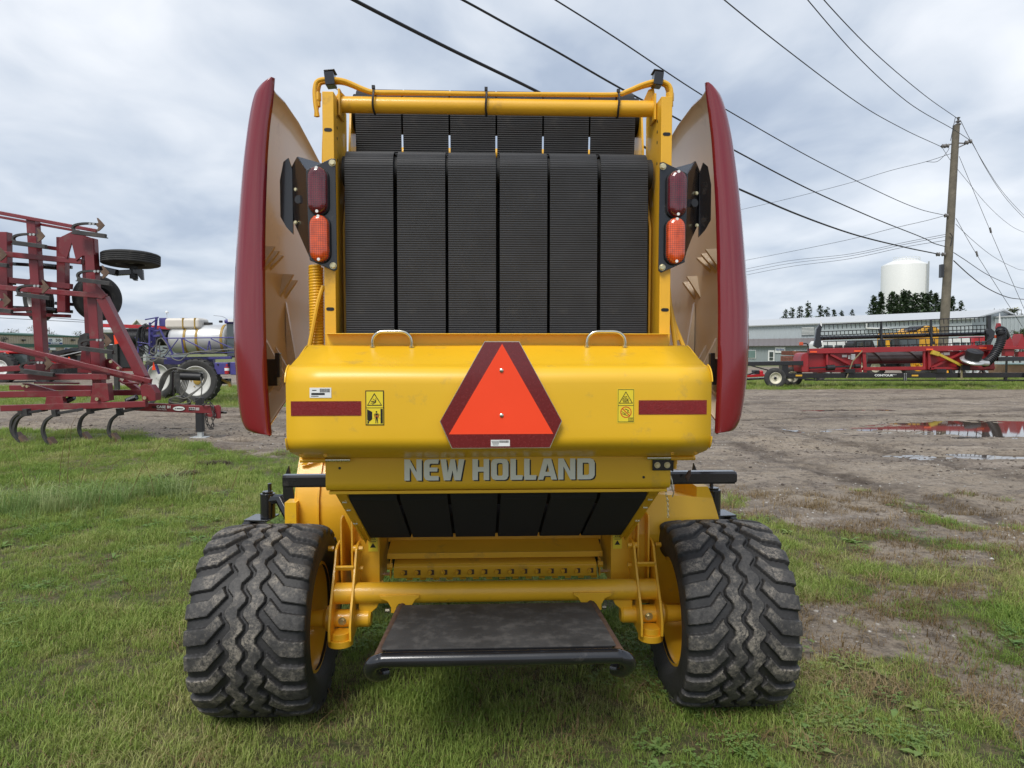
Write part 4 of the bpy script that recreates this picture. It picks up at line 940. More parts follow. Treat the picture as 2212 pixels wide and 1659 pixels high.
def wheelset(parent, c, ax, Rr, w, rimR, mt, mr, rib=True, lugs=0, dish=.0, hubm=None, n=48):
    # tyre + rim + hub around axis ax
    k = MB(); prof = [(-.40*w, rimR), (-.49*w, rimR+.25*(Rr-rimR)), (-.5*w, Rr-.30*(Rr-rimR)), (-.43*w, Rr-.09*(Rr-rimR))]
    if rib:
        for q in (-.36, -.2, -.04, .12, .28): prof += [(q*w, Rr), ((q+.1)*w, Rr), ((q+.115)*w, Rr-.03*Rr), ((q+.145)*w, Rr-.03*Rr)]
    else: prof += [(-.3*w, Rr), (.3*w, Rr)]
    prof += [(.43*w, Rr-.09*(Rr-rimR)), (.5*w, Rr-.30*(Rr-rimR)), (.49*w, rimR+.25*(Rr-rimR)), (.40*w, rimR)]
    k.lathe(prof, axis='Z', n=n)
    if lugs:
        for i in range(lugs):
            for s in (-1, 1):
                a = 2*PI*(i+(.5 if s > 0 else 0))/lugs; c_, s_ = math.cos(a), math.sin(a); a2 = a+PI/lugs*.9*1.2; c2, s2 = math.cos(a2), math.sin(a2)
                k.bar((c_*(Rr+.008), s_*(Rr+.008), 0.02*s), (c2*(Rr-.01), s2*(Rr-.01), s*.48*w), .05*Rr, .045*Rr, up=(c_, s_, 0))
    q = Vector(ax).to_track_quat('Z', 'Y')
    t = k.build('tyre', mt, parent, smooth=30); t.location = c; t.rotation_euler = q.to_euler()
    k = MB(); k.lathe([(.40*w, rimR*1.02), (.42*w, rimR*.97), (.36*w, rimR*.90), (.20*w, rimR*.86), ((.12-dish)*w, rimR*.62), ((.16-dish)*w, rimR*.30), ((.16-dish)*w, .0001)], axis='Z', n=36)
    k.lathe([(-.40*w, rimR*1.02), (-.42*w, rimR*.97), (-.36*w, rimR*.90), (-.20*w, rimR*.86), (.05*w, rimR*.8)], axis='Z', n=36)
    r_ = k.build('rim', mr, t, smooth=40)
    k = MB(); k.lathe([((.10-dish)*w, rimR*.28), ((.30-dish)*w, rimR*.24), ((.34-dish)*w, rimR*.16), ((.34-dish)*w, .0001)], axis='Z', n=20)
    for i in range(6): k.cyl((rimR*.42*math.cos(i*PI/3), rimR*.42*math.sin(i*PI/3), (.1-dish)*w), (rimR*.42*math.cos(i*PI/3), rimR*.42*math.sin(i*PI/3), (.22-dish)*w), rimR*.04, 6)
    k.build('hub', hubm or mr, t, smooth=40)
    return t

def band(parent, name, m, P, wy, wt):
    # flat spring steel band swept along a path lying in a plane y = const
    k = MB(); vs = []; n = len(P)
    for i, p in enumerate(P):
        t = (P[min(i+1, n-1)]-P[max(i-1, 0)]).normalized(); nr = Vector((-t.z, 0, t.x))
        for a, b_ in ((-1, -1), (1, -1), (1, 1), (-1, 1)): vs.append(p+Vector((0, a*wy/2, 0))+nr*(b_*wt/2))
    fs = [(i*4+j, i*4+(j+1) % 4, i*4+4+(j+1) % 4, i*4+4+j) for i in range(n-1) for j in range(4)]+[(3, 2, 1, 0), tuple((n-1)*4+j for j in range(4))]
    k.add(vs, fs); return k.build(name, m, parent, smooth=40)
# ------------------------------------------------------------------ folded field cultivator on the left
z1 = lambda x, y: (.1709*x, 432+.1709*y)
z2 = lambda x, y: (.2319*x, 675+.2319*y)
CU = empty('field_cultivator', (-7.2, 12.9, 0), 0, 'dark red folded field cultivator with curved shanks and a long tongue', 'cultivator')
CUM = Matrix.Translation((-7.2, 12.9, 0)).inverted()
_n0 = set(bpy.data.objects)
CR = M['case_red']
for A, B, w, y in ((z1(-60, 152), z1(1225, 392), 7.5, 12.75), (z1(-60, 205), z1(1000, 395), 5.5, 12.95), (z1(-60, 508), z1(820, 630), 8, 13.1), (z1(-60, 672), z1(1045, 782), 11.5, 12.75), (z1(-60, 995), z1(905, 1095), 12, 13.0), (z1(-60, 1100), z1(1345, 1218), 11, 12.6), (z1(-60, 1432), z1(890, 1468), 7, 13.2), (z1(-60, 1400), z1(440, 1375), 8, 12.9),
                   (z2(-30, 285), z2(1410, 640), 9.5, 12.45), (z2(-30, 312), z2(1330, 648), 6, 12.62), (z2(-30, 600), z2(1012, 598), 12.5, 12.5), (z2(-30, 765), z2(865, 752), 13.5, 12.55), (z2(20, 892), z2(1368, 852), 13, 12.4), (z2(1010, 748), z2(1322, 745), 12, 12.9), (z2(-20, 530), z2(740, 490), 12, 13.2), (z2(100, 700), z2(870, 700), 11, 13.25), (z2(320, 655), z2(740, 660), 4, 13.4), (z2(1160, 630), z2(1310, 740), 12, 13.0)):
    pbar(CU, 'frame_tube', CR, A, B, w, y)
for A, B, w, y in ((z1(420, 255), z2(402, 560), 19, 12.85), (z1(70, 410), z1(80, 1400), 18, 13.0), (z1(795, 475), z1(805, 1420), 18, 13.05), (z1(1150, 490), z2(935, 830), 20, 12.75), (z1(1075, 700), z2(835, 480), 10, 12.95), (z2(1345, 600), z2(1400, 820), 17, 12.7)):
    pbar(CU, 'frame_post', CR, A, B, w, y)
pbar(CU, 'diagonal_brace', CR, z1(1300, 1235), z2(1335, 610), 20, 12.65)
ppoly(CU, 'hinge_plate', CR, [z1(742, 478), z1(905, 398), z1(1192, 490), z1(1205, 690), z1(1040, 705), z1(960, 770), z1(905, 545), z1(845, 740), z1(745, 650)], 12.68, .03)
ppoly(CU, 'hinge_plate', CR, [z1(1210, 1060), z1(1300, 1150), z1(1345, 1210), z1(1290, 1250), z1(1200, 1230)], 12.55, .03)
ppoly(CU, 'hinge_plate', CR, [z2(862, 660), z2(1000, 660), z2(1018, 820), z2(935, 840), z2(835, 875)], 12.36, .16)
ppoly(CU, 'hinge_plate', CR, [z2(1300, 690), z2(1330, 672), z2(1400, 675), z2(1448, 750), z2(1448, 820), z2(1330, 830)], 12.36, .2)
ppoly(CU, 'hinge_plate', CR, [z2(975, 435), z2(1030, 432), z2(1130, 520), z2(1110, 560), z2(975, 550)], 12.9, .05)
ppoly(CU, 'hinge_plate', CR, [z2(760, 330), z2(975, 420), z2(975, 570), z2(720, 560), z2(720, 505), z2(745, 470)], 13.0, .05)
ppoly(CU, 'hinge_plate', CR, [z2(205, 660), z2(260, 660), z2(520, 730), z2(230, 745)], 12.6, .05)
ppoly(CU, 'hinge_plate', CR, [z2(430, 785), z2(580, 785), z2(595, 860), z2(415, 870)], 12.42, .1)
for c, r in ((z2(912, 806), 3.8), (z2(1355, 795), 3.8), (z2(1040, 458), 3.2), (z2(1110, 517), 3.2), (z2(225, 682), 2.8), (z2(262, 688), 2.8)):
    p = W(c[0], c[1], 12.34); k = MB(); k.cyl(p, p+Vector((0, -.04, 0)), r/FPX*12.4, 10); k.build('hinge_bolt', M['zinc'], CU)
# spring shanks with arrow sweeps on the folded wing
for dx, dy, yy in ((0, 0, 12.55), (755, -135, 12.5), (815, 465, 12.45), (55, 650, 12.4), (846, 1333, 12.4), (100, 1618, 12.35), (-480, 240, 12.6), (-430, 820, 12.5)):
    c = lambda x, y: z1(x+dx, y+dy)
    sh = pbar(CU, 'shank_bracket', M['steel_dark'], c(170, 535), c(585, 590), 8, yy, dep=.07)
    pbar(sh, 'bracket_flange', M['steel_dark'], c(165, 560), c(590, 612), 2, yy-.01, dep=.11, bevel=0)
    k = MB(); P = smoothpath([W(*c(a, e), yy) for a, e in ((330, 545), (215, 540), (172, 500), (185, 462), (250, 440), (360, 432), (480, 442))], 5)
    band(sh, 'shank', M['steel_dark'], P, .06, .034)
    ppoly(sh, 'sweep', M['sweep'], [c(a, e) for a, e in ((465, 358), (482, 362), (530, 412), (566, 455), (530, 495), (486, 532), (466, 520), (485, 480), (462, 462), (462, 432), (486, 420), (474, 388))], yy-.05, .02, bevel=.003)
    for a in (388, 432):
        p = W(*c(a, 438), yy-.03); kk = MB(); kk.cyl(p, p+Vector((0, -.02, 0)), .022, 8); kk.build('sweep_bolt', M['galv'], sh)
# ground shanks
for pts, bar_ in ((((240, 945), (170, 990), (135, 1080), (150, 1160), (200, 1215), (240, 1228)), ((245, 935), (440, 905))), (((190, 930), (125, 990), (106, 1070), (130, 1140), (175, 1185), (205, 1196)), ((190, 925), (330, 905))), (((508, 952), (432, 1005), (400, 1090), (420, 1170), (468, 1228), (508, 1242)), ((500, 945), (775, 900))), (((832, 925), (762, 985), (738, 1080), (755, 1140), (798, 1182), (834, 1192)), ((830, 915), (1050, 880))), (((1110, 940), (1040, 1000), (1012, 1090), (1030, 1150), (1068, 1192), (1104, 1202)), ((1105, 930), (1345, 878)))):
    tp = z2(*pts[-1]); yy = G(tp[0], tp[1], .0).y
    sh = pbar(CU, 'shank_bracket', M['steel_dark'], z2(*bar_[0]), z2(*bar_[1]), 6, yy, yy+.25, dep=.09)
    k = MB(); P = smoothpath([W(*z2(*p), yy) for p in pts], 5)
    band(sh, 'shank', M['steel_dark'], P, .07, .038)
    e = pts[-1]; ppoly(sh, 'sweep', M['sweep'], [z2(e[0]-75, e[1]-62), z2(e[0]-60, e[1]-80), z2(e[0]-15, e[1]-25), z2(e[0]+4, e[1]+2), z2(e[0]-35, e[1]+4)], yy-.07, .14)
    ppoly(sh, 'shank_clamp', M['steel_dark'], [z2(pts[0][0]-35, pts[0][1]-45), z2(pts[0][0]+5, pts[0][1]-45), z2(pts[0][0]+15, pts[0][1]+20), z2(pts[0][0]-25, pts[0][1]+25)], yy-.05, .12)
# trip springs
def spring(parent, A, B, rpx, y, turns):
    p0, p1 = W(*A, y), W(*B, y); d = (p1-p0); L_ = d.length; d.normalize(); u = d.cross(Vector((0, 1, 0))).normalized(); v = d.cross(u); r = rpx/FPX*y; k = MB()
    k.tube([p0+d*L_*i/(turns*8)+u*r*math.cos(i*PI/4)+v*r*math.sin(i*PI/4) for i in range(turns*8+1)], r*.28, 5); k.cyl(p0, p1, r*.5, 8)
    k.build('trip_spring', M['black_paint'], parent)
for A, B, r, y in ((z1(515, 830), z1(720, 850), 5, 13.2), (z1(560, 1385), z1(720, 1400), 5, 13.2), (z2(600, 835), z2(690, 790), 5, 12.6), (z2(1180, 825), z2(1275, 790), 5, 12.6), (z1(-40, 1050), z1(60, 1045), 5, 13.1), (z1(-60, 450), z1(60, 445), 5, 13.1)):
    spring(CU, A, B, r, y, 12)
for A, B in (((720, 845), (910, 850)), ((720, 1400), (915, 1412)), ((700, 1305), (1060, 1330)), ((130, 805), (370, 820)), ((0, 1350), (430, 1370)), ((60, 1045), (195, 1055)), ((60, 445), (165, 470))):
    pbar(CU, 'trip_link', M['black_paint'], z1(*A), z1(*B), 7, 13.25)
# gauge wheels on the wing
t = wheelset(CU, W(*z1(1655, 752), 13.0), (.0, -.05, -1), .49, .22, .25, M['tyre_far'], M['black_matte'])
pbar(CU, 'gauge_arm', M['black_paint'], z1(1225, 865), z1(1480, 920), 14, 12.9); pbar(CU, 'gauge_arm', M['black_paint'], z1(1450, 925), z1(1790, 905), 11, 12.95)
ppoly(CU, 'gauge_fork', M['black_paint'], [z1(1700, 880), z1(1800, 880), z1(1810, 1010), z1(1780, 1010), z1(1740, 950)], 12.9, .05); ppoly(CU, 'gauge_fork', M['black_paint'], [z1(1630, 960), z1(1720, 950), z1(1730, 1020), z1(1690, 1018)], 13.0, .05)
k = MB(); c = W(*z1(1690, 840), 12.97); k.cyl(c, c+Vector((0, 0, -.22)), .07, 14); k.build('gauge_hub', M['black_matte'], CU)
wheelset(CU, W(*z1(485, 1262), 13.6), (-.55, -.8, -.1), .40, .26, .22, M['tyre_far'], M['galv'])
wheelset(CU, W(*z1(1235, 1245), 13.5), (-.80, .5, 0), .42, .25, .22, M['tyre_far'], M['black_matte'])
wheelset(CU, W(*z1(-90, 800), 13.6), (-.55, -.8, -.1), .40, .26, .22, M['tyre_far'], M['galv'])
ppoly(CU, 'wing_gearbox', M['steel_dark'], [z2(745, 210), z2(790, 190), z2(815, 215), z2(812, 300), z2(760, 345), z2(728, 335), z2(722, 270)], 12.8, .2)
# tongue with lettering
tg = pbar(CU, 'tongue', CR, z2(1180, 872), z2(2042, 905), 17, 13.1, dep=.14)
def ptext(parent, s, c, hpx, y, m, wscale=1.0, bold=.0, align='CENTER', rot=0.0, name='lettering'):
    me = text_mesh(s, hpx/FPX*y*1.38, .003, bold, align); p = W(*c, y); return plate(me, name, m, parent, p, (PI/2, rot, 0), (wscale, 1, 1))
YT = 13.1-.075
ptext(tg, 'CASE', z2(1500, 880), 5.4, YT, M['decal_white'], 1.12, .003, rot=R(2)); ptext(tg, 'IH', z2(1572, 882), 5.6, YT, M['decal_white'], 1.0, .003, rot=R(2))
ptext(tg, 'TIGER-MATE', z2(1505, 905), 2.7, YT, M['decal_white'], 1.05, 0, rot=R(2)); ptext(tg, '255', z2(1787, 898), 5.8, YT, M['decal_white'], 1.15, .004, rot=R(2)); ptext(tg, '255', z2(1784, 900), 5.8, YT-.006, M['decal_black'], 1.12, .001, rot=R(2))
k = MB(); c = W(*z2(1668, 895), YT); k.prism([(c.x+.118*math.cos(a), c.z+.048*math.sin(a)) for a in [i*PI/14 for i in range(28)]], .004, o=YT-.004); ov = k.build('dealer_oval', M['decal_black'], tg)
k = MB(); k.prism([(c.x+.108*math.cos(a), c.z+.040*math.sin(a)) for a in [i*PI/14 for i in range(28)]], .004, o=YT-.009); k.build('oval_field', M['decal_white'], ov)
ptext(ov, 'R. MARSON', z2(1668, 896), 2.4, YT-.012, M['decal_black'], 1.05, .001, rot=R(2))
for q in (0, 1, 2):
    pbar(tg, 'stripe', M['decal_white'], z2(1822, 889+q*9), z2(1856, 890+q*9), .9, YT, bevel=0, dep=.003); pbar(tg, 'stripe', M['decal_black'], z2(1415, 875+q*6), z2(1458, 877+q*6), .9, YT, bevel=0, dep=.003)
ppoly(tg, 'hitch_plate', CR, [z2(2010, 865), z2(2035, 860), z2(2055, 880), z2(2052, 985), z2(2030, 990), z2(1915, 965), z2(1915, 945), z2(2010, 940)], 13.02, .03)
pbar(tg, 'hitch_pin', M['black_paint'], z2(2045, 930), z2(2112, 933), 4.5, 13.1)
# jack stand
k = MB(); a, c = W(*z2(1860, 790), 13.1), W(*z2(1866, 1110), 13.1); k.bar(a, c, .12, .125); jk = k.build('jack_stand', M['black_matte'], CU, bevel=.008)
k = MB(); a2 = W(*z2(1867, 1100), 13.1); k.bar((a2.x, 13.1, a2.z), (a2.x, 13.1, .02), .09, .09); k.box((a2.x, 13.1, .015), (.30, .26, .025)); k.build('jack_foot', M['galv'], jk, bevel=.004)
chain(CU, [W(*z2(1905, 855), 13.0), W(*z2(1945, 842), 12.98), W(*z2(1975, 870), 12.98), W(*z2(1985, 920), 12.98), W(*z2(1995, 945), 12.98)], .05, .011, M['steel_dark'])
chain(CU, [W(*z2(1920, 960), 13.0), W(*z2(1930, 1030), 13.0), W(*z2(1965, 1082), 13.0), W(*z2(1980, 1050), 13.0), W(*z2(1985, 985), 13.0)], .045, .010, M['steel_dark'])
# hose rack and coiled hydraulic hoses over the tongue
for A, B in (((1612, 545), (1612, 770)), ((1612, 548), (1905, 570)), ((1640, 780), (1720, 790))): pbar(CU, 'hose_rack', M['black_paint'], z2(*A), z2(*B), 4, 13.15)
k = MB(); k.cyl(W(*z2(1690, 592), 13.12), W(*z2(1880, 600), 13.12), .075, 14); k.build('manual_tube', M['black_matte'], CU)
rg = random.Random(3)
for i in range(5):
    o = i*13
    ptube(CU, 'hydraulic_hose', M['hose_grey'], [z2(1370, 870-o*.3), z2(1450, 820-o*.6), z2(1478+o*.5, 720), z2(1500+o, 610), z2(1560+o, 540-o*.4), z2(1640, 515+o*.6), z2(1720+o*.5, 545), z2(1755-o, 620), z2(1730-o, 720), z2(1690, 775)], 1.25, 13.12+i*.03)
for i in range(5):
    o = i*15
    ptube(CU, 'hydraulic_hose', M['hose_grey'], [z2(1650, 525+o*.5), z2(1780, 538+o*.4), z2(1890, 540+o), z2(1925-o*.5, 590+o), z2(1900-o, 660+o), z2(1820-o, 740+o*.5), z2(1730, 800+o*.3), z2(1640, 785+o), z2(1575, 810+o*.5), z2(1600, 840+o*.4), z2(1720, 850+o*.4), z2(1775, 830+o*.3), z2(1740, 785+o)], 1.2, 13.05+i*.03)
ptube(CU, 'hydraulic_hose', M['hose_grey'], [z2(1870, 600), z2(1880, 700), z2(1865, 790), z2(1800, 835)], 1.3, 13.05)
ptube(CU, 'lift_hook', CR, [z2(1110, 630), z2(1150, 658), z2(1200, 660), z2(1290, 660), z2(1280, 672)], 2.2, 12.9)
# everything was laid out in world space: hang it on the empty
for o in set(bpy.data.objects)-_n0:
    if o.parent is CU: o.location = Vector(o.location)-Vector((-7.2, 12.9, 0))

# ------------------------------------------------------------------ self-propelled sprayer behind the cultivator
def adopt(root, before):
    for o in set(bpy.data.objects)-before:
        if o.parent is root: o.location = Vector(o.location)-Vector(root.location)
M['grey_white'] = mat('dulled_white_paint', (.56, .55, .52), .5, var=.1, dirt=(.25, .22, .18), damt=.15)
M['purple'] = mat('violet_blue_paint', (.058, .05, .22), .4, coat=.2, var=.12, dirt=(.10, .09, .12), damt=.1)
M['stainless'] = mat('brushed_stainless', (.62, .62, .61), .38, metal=.45, var=.06, vscale=3)
M['poly_tank'] = mat('white_poly_tank', (.68, .63, .55), .5, var=.05)
M['strap'] = mat('ochre_strap', (.38, .24, .045), .5, var=.1)
M['hose_black'] = mat('black_hose', (.02, .02, .022), .5, var=.1)
M['glass_dark'] = mat('dark_cab_glass', (.045, .06, .06), .06, coat=.6, var=.3, vscale=1.2, spec=.8)
M['cream_rim'] = mat('cream_rim_paint', (.68, .64, .50), .45, var=.06, dirt=(.3, .26, .2), damt=.1)
z3 = lambda x, y: (243+.1465*x, 648+.1465*y)
SY = 22.8
SP = empty('crop_sprayer', (-10, SY, 0), 0, 'violet crop sprayer with stainless tank and white wheels parked behind the cultivator', 'sprayer')
_b = set(bpy.data.objects)
PU = M['purple']; u3 = .1465/FPX*SY
c0, c1 = W(*z3(960, 580), SY), W(*z3(1755, 590), SY); rT = 215*u3
k = MB(); L_ = c1.x-c0.x
pr_ = [(-.20+.0, .0001), (-.195, rT*.35), (-.16, rT*.68), (-.08, rT*.9), (0, rT), (L_-.12, rT), (L_-.03, rT*.9), (L_+.03, rT*.6), (L_+.05, .0001)]
k.lathe(pr_, (c0.x, SY, c0.z), 'X', 48); tk = k.build('stainless_tank', M['stainless'], SP, smooth=50)
for zx, wd in ((1130, 34), (1305, 34), (1665, 36)):
    x = W(*z3(zx, 500), SY).x; k = MB(); k.lathe([(0, rT+.004), (wd*u3, rT+.004), (wd*u3, rT+.014), (0, rT+.014)], (x, SY, c0.z), 'X', 40, close=True); k.build('tank_strap', M['strap'], tk)
p = W(*z3(1415, 365), SY); k = MB(); k.cyl(p, p+Vector((0, 0, .07)), .13, 20); k.build('tank_lid', M['steel_dark'], tk)
a, c = W(*z3(860, 430), SY), W(*z3(1365, 275), SY); k = MB(); k.box(((a.x+c.x)/2, SY-.05, (a.z+c.z)/2), (c.x-a.x, .75, c.z-a.z)); rt = k.build('rinse_tank', M['poly_tank'], SP, bevel=.09, seg=4)
for zx in (1125, 1297):
    x = W(*z3(zx, 300), SY).x; k = MB(); k.box((x, SY-.05, (a.z+c.z)/2), (.065, .775, (c.z-a.z)+.02)); k.build('tank_strap', M['strap'], rt, bevel=.05)
ptube(SP, 'grab_rail', PU, [z3(890, 390), z3(940, 320), z3(990, 275), z3(1100, 272), z3(1245, 288)], 1.0, SY-.3)
# frame, boom and mast
for A, B, w, dy in (((770, 865), (1760, 850), 40, 0), ((700, 565), (1815, 553), 17, -1.0), ((820, 805), (1815, 770), 14, -1.0), ((1040, 570), (1385, 745), 17, -1.0), ((1450, 570), (1765, 712), 15, -1.0), ((970, 575), (775, 830), 14, -1.0), ((1020, 565), (1050, 785), 20, -1.0), ((1425, 600), (1400, 750), 15, -1.0), ((1430, 600), (1450, 745), 15, -1.0), ((690, 410), (890, 800), 24, -.4), ((650, 250), (600, 830), 30, -.2), ((550, 330), (545, 800), 26, -.5), ((480, 290), (680, 255), 18, -.4), ((540, 370), (660, 280), 16, -.3), ((530, 460), (690, 450), 26, -.4), ((540, 540), (700, 525), 30, -.4), ((590, 400), (590, 830), 40, 0), ((400, 480), (395, 740), 16, -.3), ((330, 560), (470, 540), 14, -.3), ((780, 900), (1500, 905), 100, .5), ((530, 960), (510, 1100), 12, .2), ((640, 950), (690, 1090), 30, .0), ((1420, 860), (1760, 850), 36, -.7), ((360, 620), (560, 650), 12, -.6), ((380, 560), (380, 780), 20, -.5)):
    pbar(SP, 'frame_member', PU, z3(*A), z3(*B), w*.1465, SY+dy, bevel=.01)
def pbox(parent, name, m, x0, y0, x1, y1, y, th, bev=.02):
    a, c = W(x0, y1, y), W(x1, y0, y); k = MB(); k.box(((a.x+c.x)/2, y+th/2, (a.z+c.z)/2), (c.x-a.x, th, c.z-a.z)); return k.build(name, m, parent, bevel=bev)
pbox(SP, 'hydraulic_box', PU, *z3(685, 262), *z3(785, 388), SY-.3, .4)
bx_ = pbox(SP, 'tool_box', PU, *z3(1503, 922), *z3(1700, 1100), SY-1.0, .7); bx2 = pbox(SP, 'tool_box', PU, *z3(1735, 915), *z3(1930, 1105), SY-1.1, .7)
pbox(bx_, 'latch', M['black_matte'], *z3(1540, 940), *z3(1560, 960), SY-1.03, .03, 0)
k = MB(); p = W(*z3(1690, 1090), SY-1.1); k.cyl(p, p+Vector((0, 0, .22)), .07, 14); k.cyl(p+Vector((0, 0, .24)), p+Vector((0, 0, .30)), .03, 10); fx = k.build('fire_extinguisher', M['bright_red'], SP)
k = MB(); k.cyl(p+Vector((0, 0, .10)), p+Vector((0, 0, .18)), .0725, 14); k.build('extinguisher_label', M['decal_white'], fx)
rg = random.Random(11)
for i in range(16):
    x0 = 400+rg.random()*110; ptube(SP, 'spray_hose', M['hose_black'], [z3(x0+70, 340+rg.random()*40), z3(x0-20, 420), z3(x0-30-rg.random()*40, 560), z3(x0-60+rg.random()*140, 700), z3(x0+rg.random()*160, 760+rg.random()*50)], .9+.3*rg.random(), SY-.55+rg.random()*.3, 5, 6)
for pts in (((650, 660), (560, 760), (620, 800), (650, 740), (660, 600), (720, 560)), ((500, 880), (600, 905), (700, 820), (690, 690), (700, 620)), ((830, 790), (900, 870), (1000, 890), (1080, 830), (1150, 780), (1300, 760), (1500, 770), (1620, 735), (1815, 720)), ((720, 560), (760, 600), (820, 700), (780, 780), (700, 790)), ((900, 810), (1010, 800), (1250, 770), (1500, 740), (1815, 730)), ((380, 850), (500, 840), (640, 850), (800, 870))):
    ptube(SP, 'spray_hose', M['hose_grey'], [z3(*q) for q in pts], 1.25, SY-1.05, 6, 6)
for i in range(22): 
    x0, y0 = 360+rg.random()*420, 620+rg.random()*240; pbar(SP, 'valve_fitting', rg.choice([M['steel_dark'], PU, M['hose_grey'], M['black_matte']]), z3(x0, y0), z3(x0+20+rg.random()*50, y0+rg.random()*30-15), 2+2.5*rg.random(), SY-.6+.4*rg.random(), bevel=0)
ppoly(SP, 'warning_triangle', M['smv_orange'], [z3(603, 905), z3(636, 1030), z3(582, 1035)], SY-.4, .02)
p = W(*z3(1236, 1185), SY-1.0); gp = G(*z3(1250, 1480), 0)
wr_ = p.z; wheelset(SP, (p.x, SY-.9, .685), (0, -1, 0), .685, .36, .46, M['tyre_far'], M['grey_white'], rib=False, lugs=22, dish=.1, hubm=M['strap'])
p2 = W(*z3(720, 1190), SY+1.2); wheelset(SP, (p2.x, SY+1.2, .70), (-.25, -1, 0), .70, .36, .46, M['tyre_far'], M['grey_white'], rib=False, lugs=22, dish=.1)
wheelset(SP, (W(*z3(2300, 1150), SY-.9).x, SY-.9, .60), (0, -1, 0), .60, .32, .4, M['tyre_far'], M['white_paint'], rib=False, lugs=20, dish=.1)
pbar(SP, 'drive_shaft', M['strap'], z3(1520, 1125), z3(1720, 1225), 5, SY-.7); pbar(SP, 'drive_shaft', M['strap'], z3(1710, 1200), z3(1745, 1275), 6, SY-.7)
pbox(SP, 'axle_housing', M['black_matte'], *z3(1545, 1160), *z3(1700, 1240), SY-.4, .3)
# cab at the front of the sprayer
cb_ = pbox(SP, 'cab', M['glass_dark'], *z3(1680, 330), *z3(2150, 850), SY-.7, 1.5, .06); pbox(cb_, 'cab_roof', PU, *z3(1640, 285), *z3(2170, 350), SY-.75, 1.6, .05)
k = MB(); q = W(*z3(1745, 300), SY-.78); k.box(q, (.16, .06, .09)); k.build('work_lamp', M['decal_white'], cb_); pbox(cb_, 'mirror', M['black_matte'], *z3(1565, 300), *z3(1610, 335), SY-.8, .1)
ptube(cb_, 'aerial', M['black_matte'], [z3(1490, 230), z3(1600, 240), z3(1660, 262), z3(1690, 290)], .35, SY-.4)
p = W(*z3(800, 185), SY); k = MB(); k.lathe([(-.02, .0001), (-.02, .055), (.02, .055), (.05, .03), (.06, .0001)], p, 'Z', 16); k.cyl(p+Vector((0, 0, -.02)), p+Vector((0, 0, -.26)), .012, 6); k.cyl(p+Vector((0, 0, -.14)), p+Vector((.12, 0, -.30)), .008, 6); k.build('gps_receiver', M['white_paint'], SP)
adopt(SP, _b)

# ------------------------------------------------------------------ red pickup header and black machine standing between them
HY = 27.5
HD = empty('pickup_header', (-12.5, HY, 0), 0, 'red combine pickup header with black ribbed auger behind the sprayer mast', 'header')
_b = set(bpy.data.objects)
pbar(HD, 'top_beam', M['bright_red'], z3(-180, 375), z3(860, 410), 7.5, HY, dep=.3); pbox(HD, 'back_sheet', M['black_matte'], *z3(-180, 420), *z3(860, 650), HY+.5, .1)
k = MB(); a, c = W(*z3(170, 540), HY), W(*z3(840, 560), HY); n = 60; prof = []
for i in range(n): prof += [(i/n*(c.x-a.x), .30), ((i+.55)/n*(c.x-a.x), .30), ((i+.6)/n*(c.x-a.x), .25), ((i+.95)/n*(c.x-a.x), .25)]
k.lathe(prof, (a.x, HY, a.z-.05), 'X', 24); k.build('auger', M['black_matte'], HD, smooth=20)
pbox(HD, 'side_sheet', M['black_matte'], *z3(-80, 660), *z3(330, 1000), HY-.2, .6); pbox(HD, 'lower_frame', M['bright_red'], *z3(-100, 1000), *z3(420, 1050), HY-.1, .4); pbox(HD, 'support_leg', M['steel_dark'], *z3(20, 650), *z3(70, 1330), HY-.3, .15)
pbox(HD, 'grey_hood', M['galv'], *z3(-240, 420), *z3(10, 490), HY-.3, .5, .04)
ppoly(HD, 'orange_marker', M['smv_orange'], [z3(15, 520), z3(40, 500), z3(90, 570), z3(95, 640), z3(30, 655)], HY-.5, .05)
for zx in (-200, 700):
    q = W(*z3(zx, 1000), HY); k = MB(); k.box((q.x, HY+.2, q.z/2), (.12, .12, q.z)); k.build('support_leg', M['black_matte'], HD)
adopt(HD, _b)

# ------------------------------------------------------------------ red tractor far left and a black seed cart
TY = 36.0
TR = empty('red_tractor', (-25, TY, 0), 0, 'red tractor with glass cab seen through the cultivator frame', 'tractor')
_b = set(bpy.data.objects)
cab = pbox(TR, 'cab_glass', M['glass_dark'], *z2(-60, 380), *z2(270, 490), TY, 1.5, .08); pbox(cab, 'cab_roof', M['bright_red'], *z2(-90, 355), *z2(255, 385), TY-.1, 1.7, .08)
for zx in (85, 262): pbar(cab, 'cab_pillar', M['black_matte'], z2(zx, 385), z2(zx+4, 492), 3, TY-.02, bevel=0)
pbox(TR, 'hood', M['bright_red'], *z2(260, 440), *z2(520, 500), TY+.4, .8, .08); pbox(TR, 'rear_fender', M['bright_red'], *z2(-60, 485), *z2(240, 520), TY-.2, 1.9, .08)
q = W(*z2(60, 600), TY); wheelset(TR, (q.x, TY-.3, .72), (0, -1, 0), .78, .45, .42, M['tyre_far'], M['white_paint'], rib=False, lugs=20)
q = W(*z2(430, 600), TY); wheelset(TR, (q.x, TY-.1, .55), (0, -1, 0), .58, .4, .3, M['tyre_far'], M['white_paint'], rib=False, lugs=18)
pbox(TR, 'chassis', M['black_matte'], *z2(-30, 520), *z2(500, 620), TY+.3, .8, .03)
for zx, m_ in ((48, M['decal_white']), (68, M['smv_orange'])):
    q = W(*z2(zx, 392), TY-.15); k = MB(); k.cyl(q, q+Vector((0, -.05, 0)), .1, 10); k.build('work_lamp', m_, cab)
adopt(TR, _b)
TL = empty('flatbed_trailer', (-17, 40, 0), 0, 'black flatbed trailer with a tilted deck in front of the beige building', 'trailer')
_b = set(bpy.data.objects)
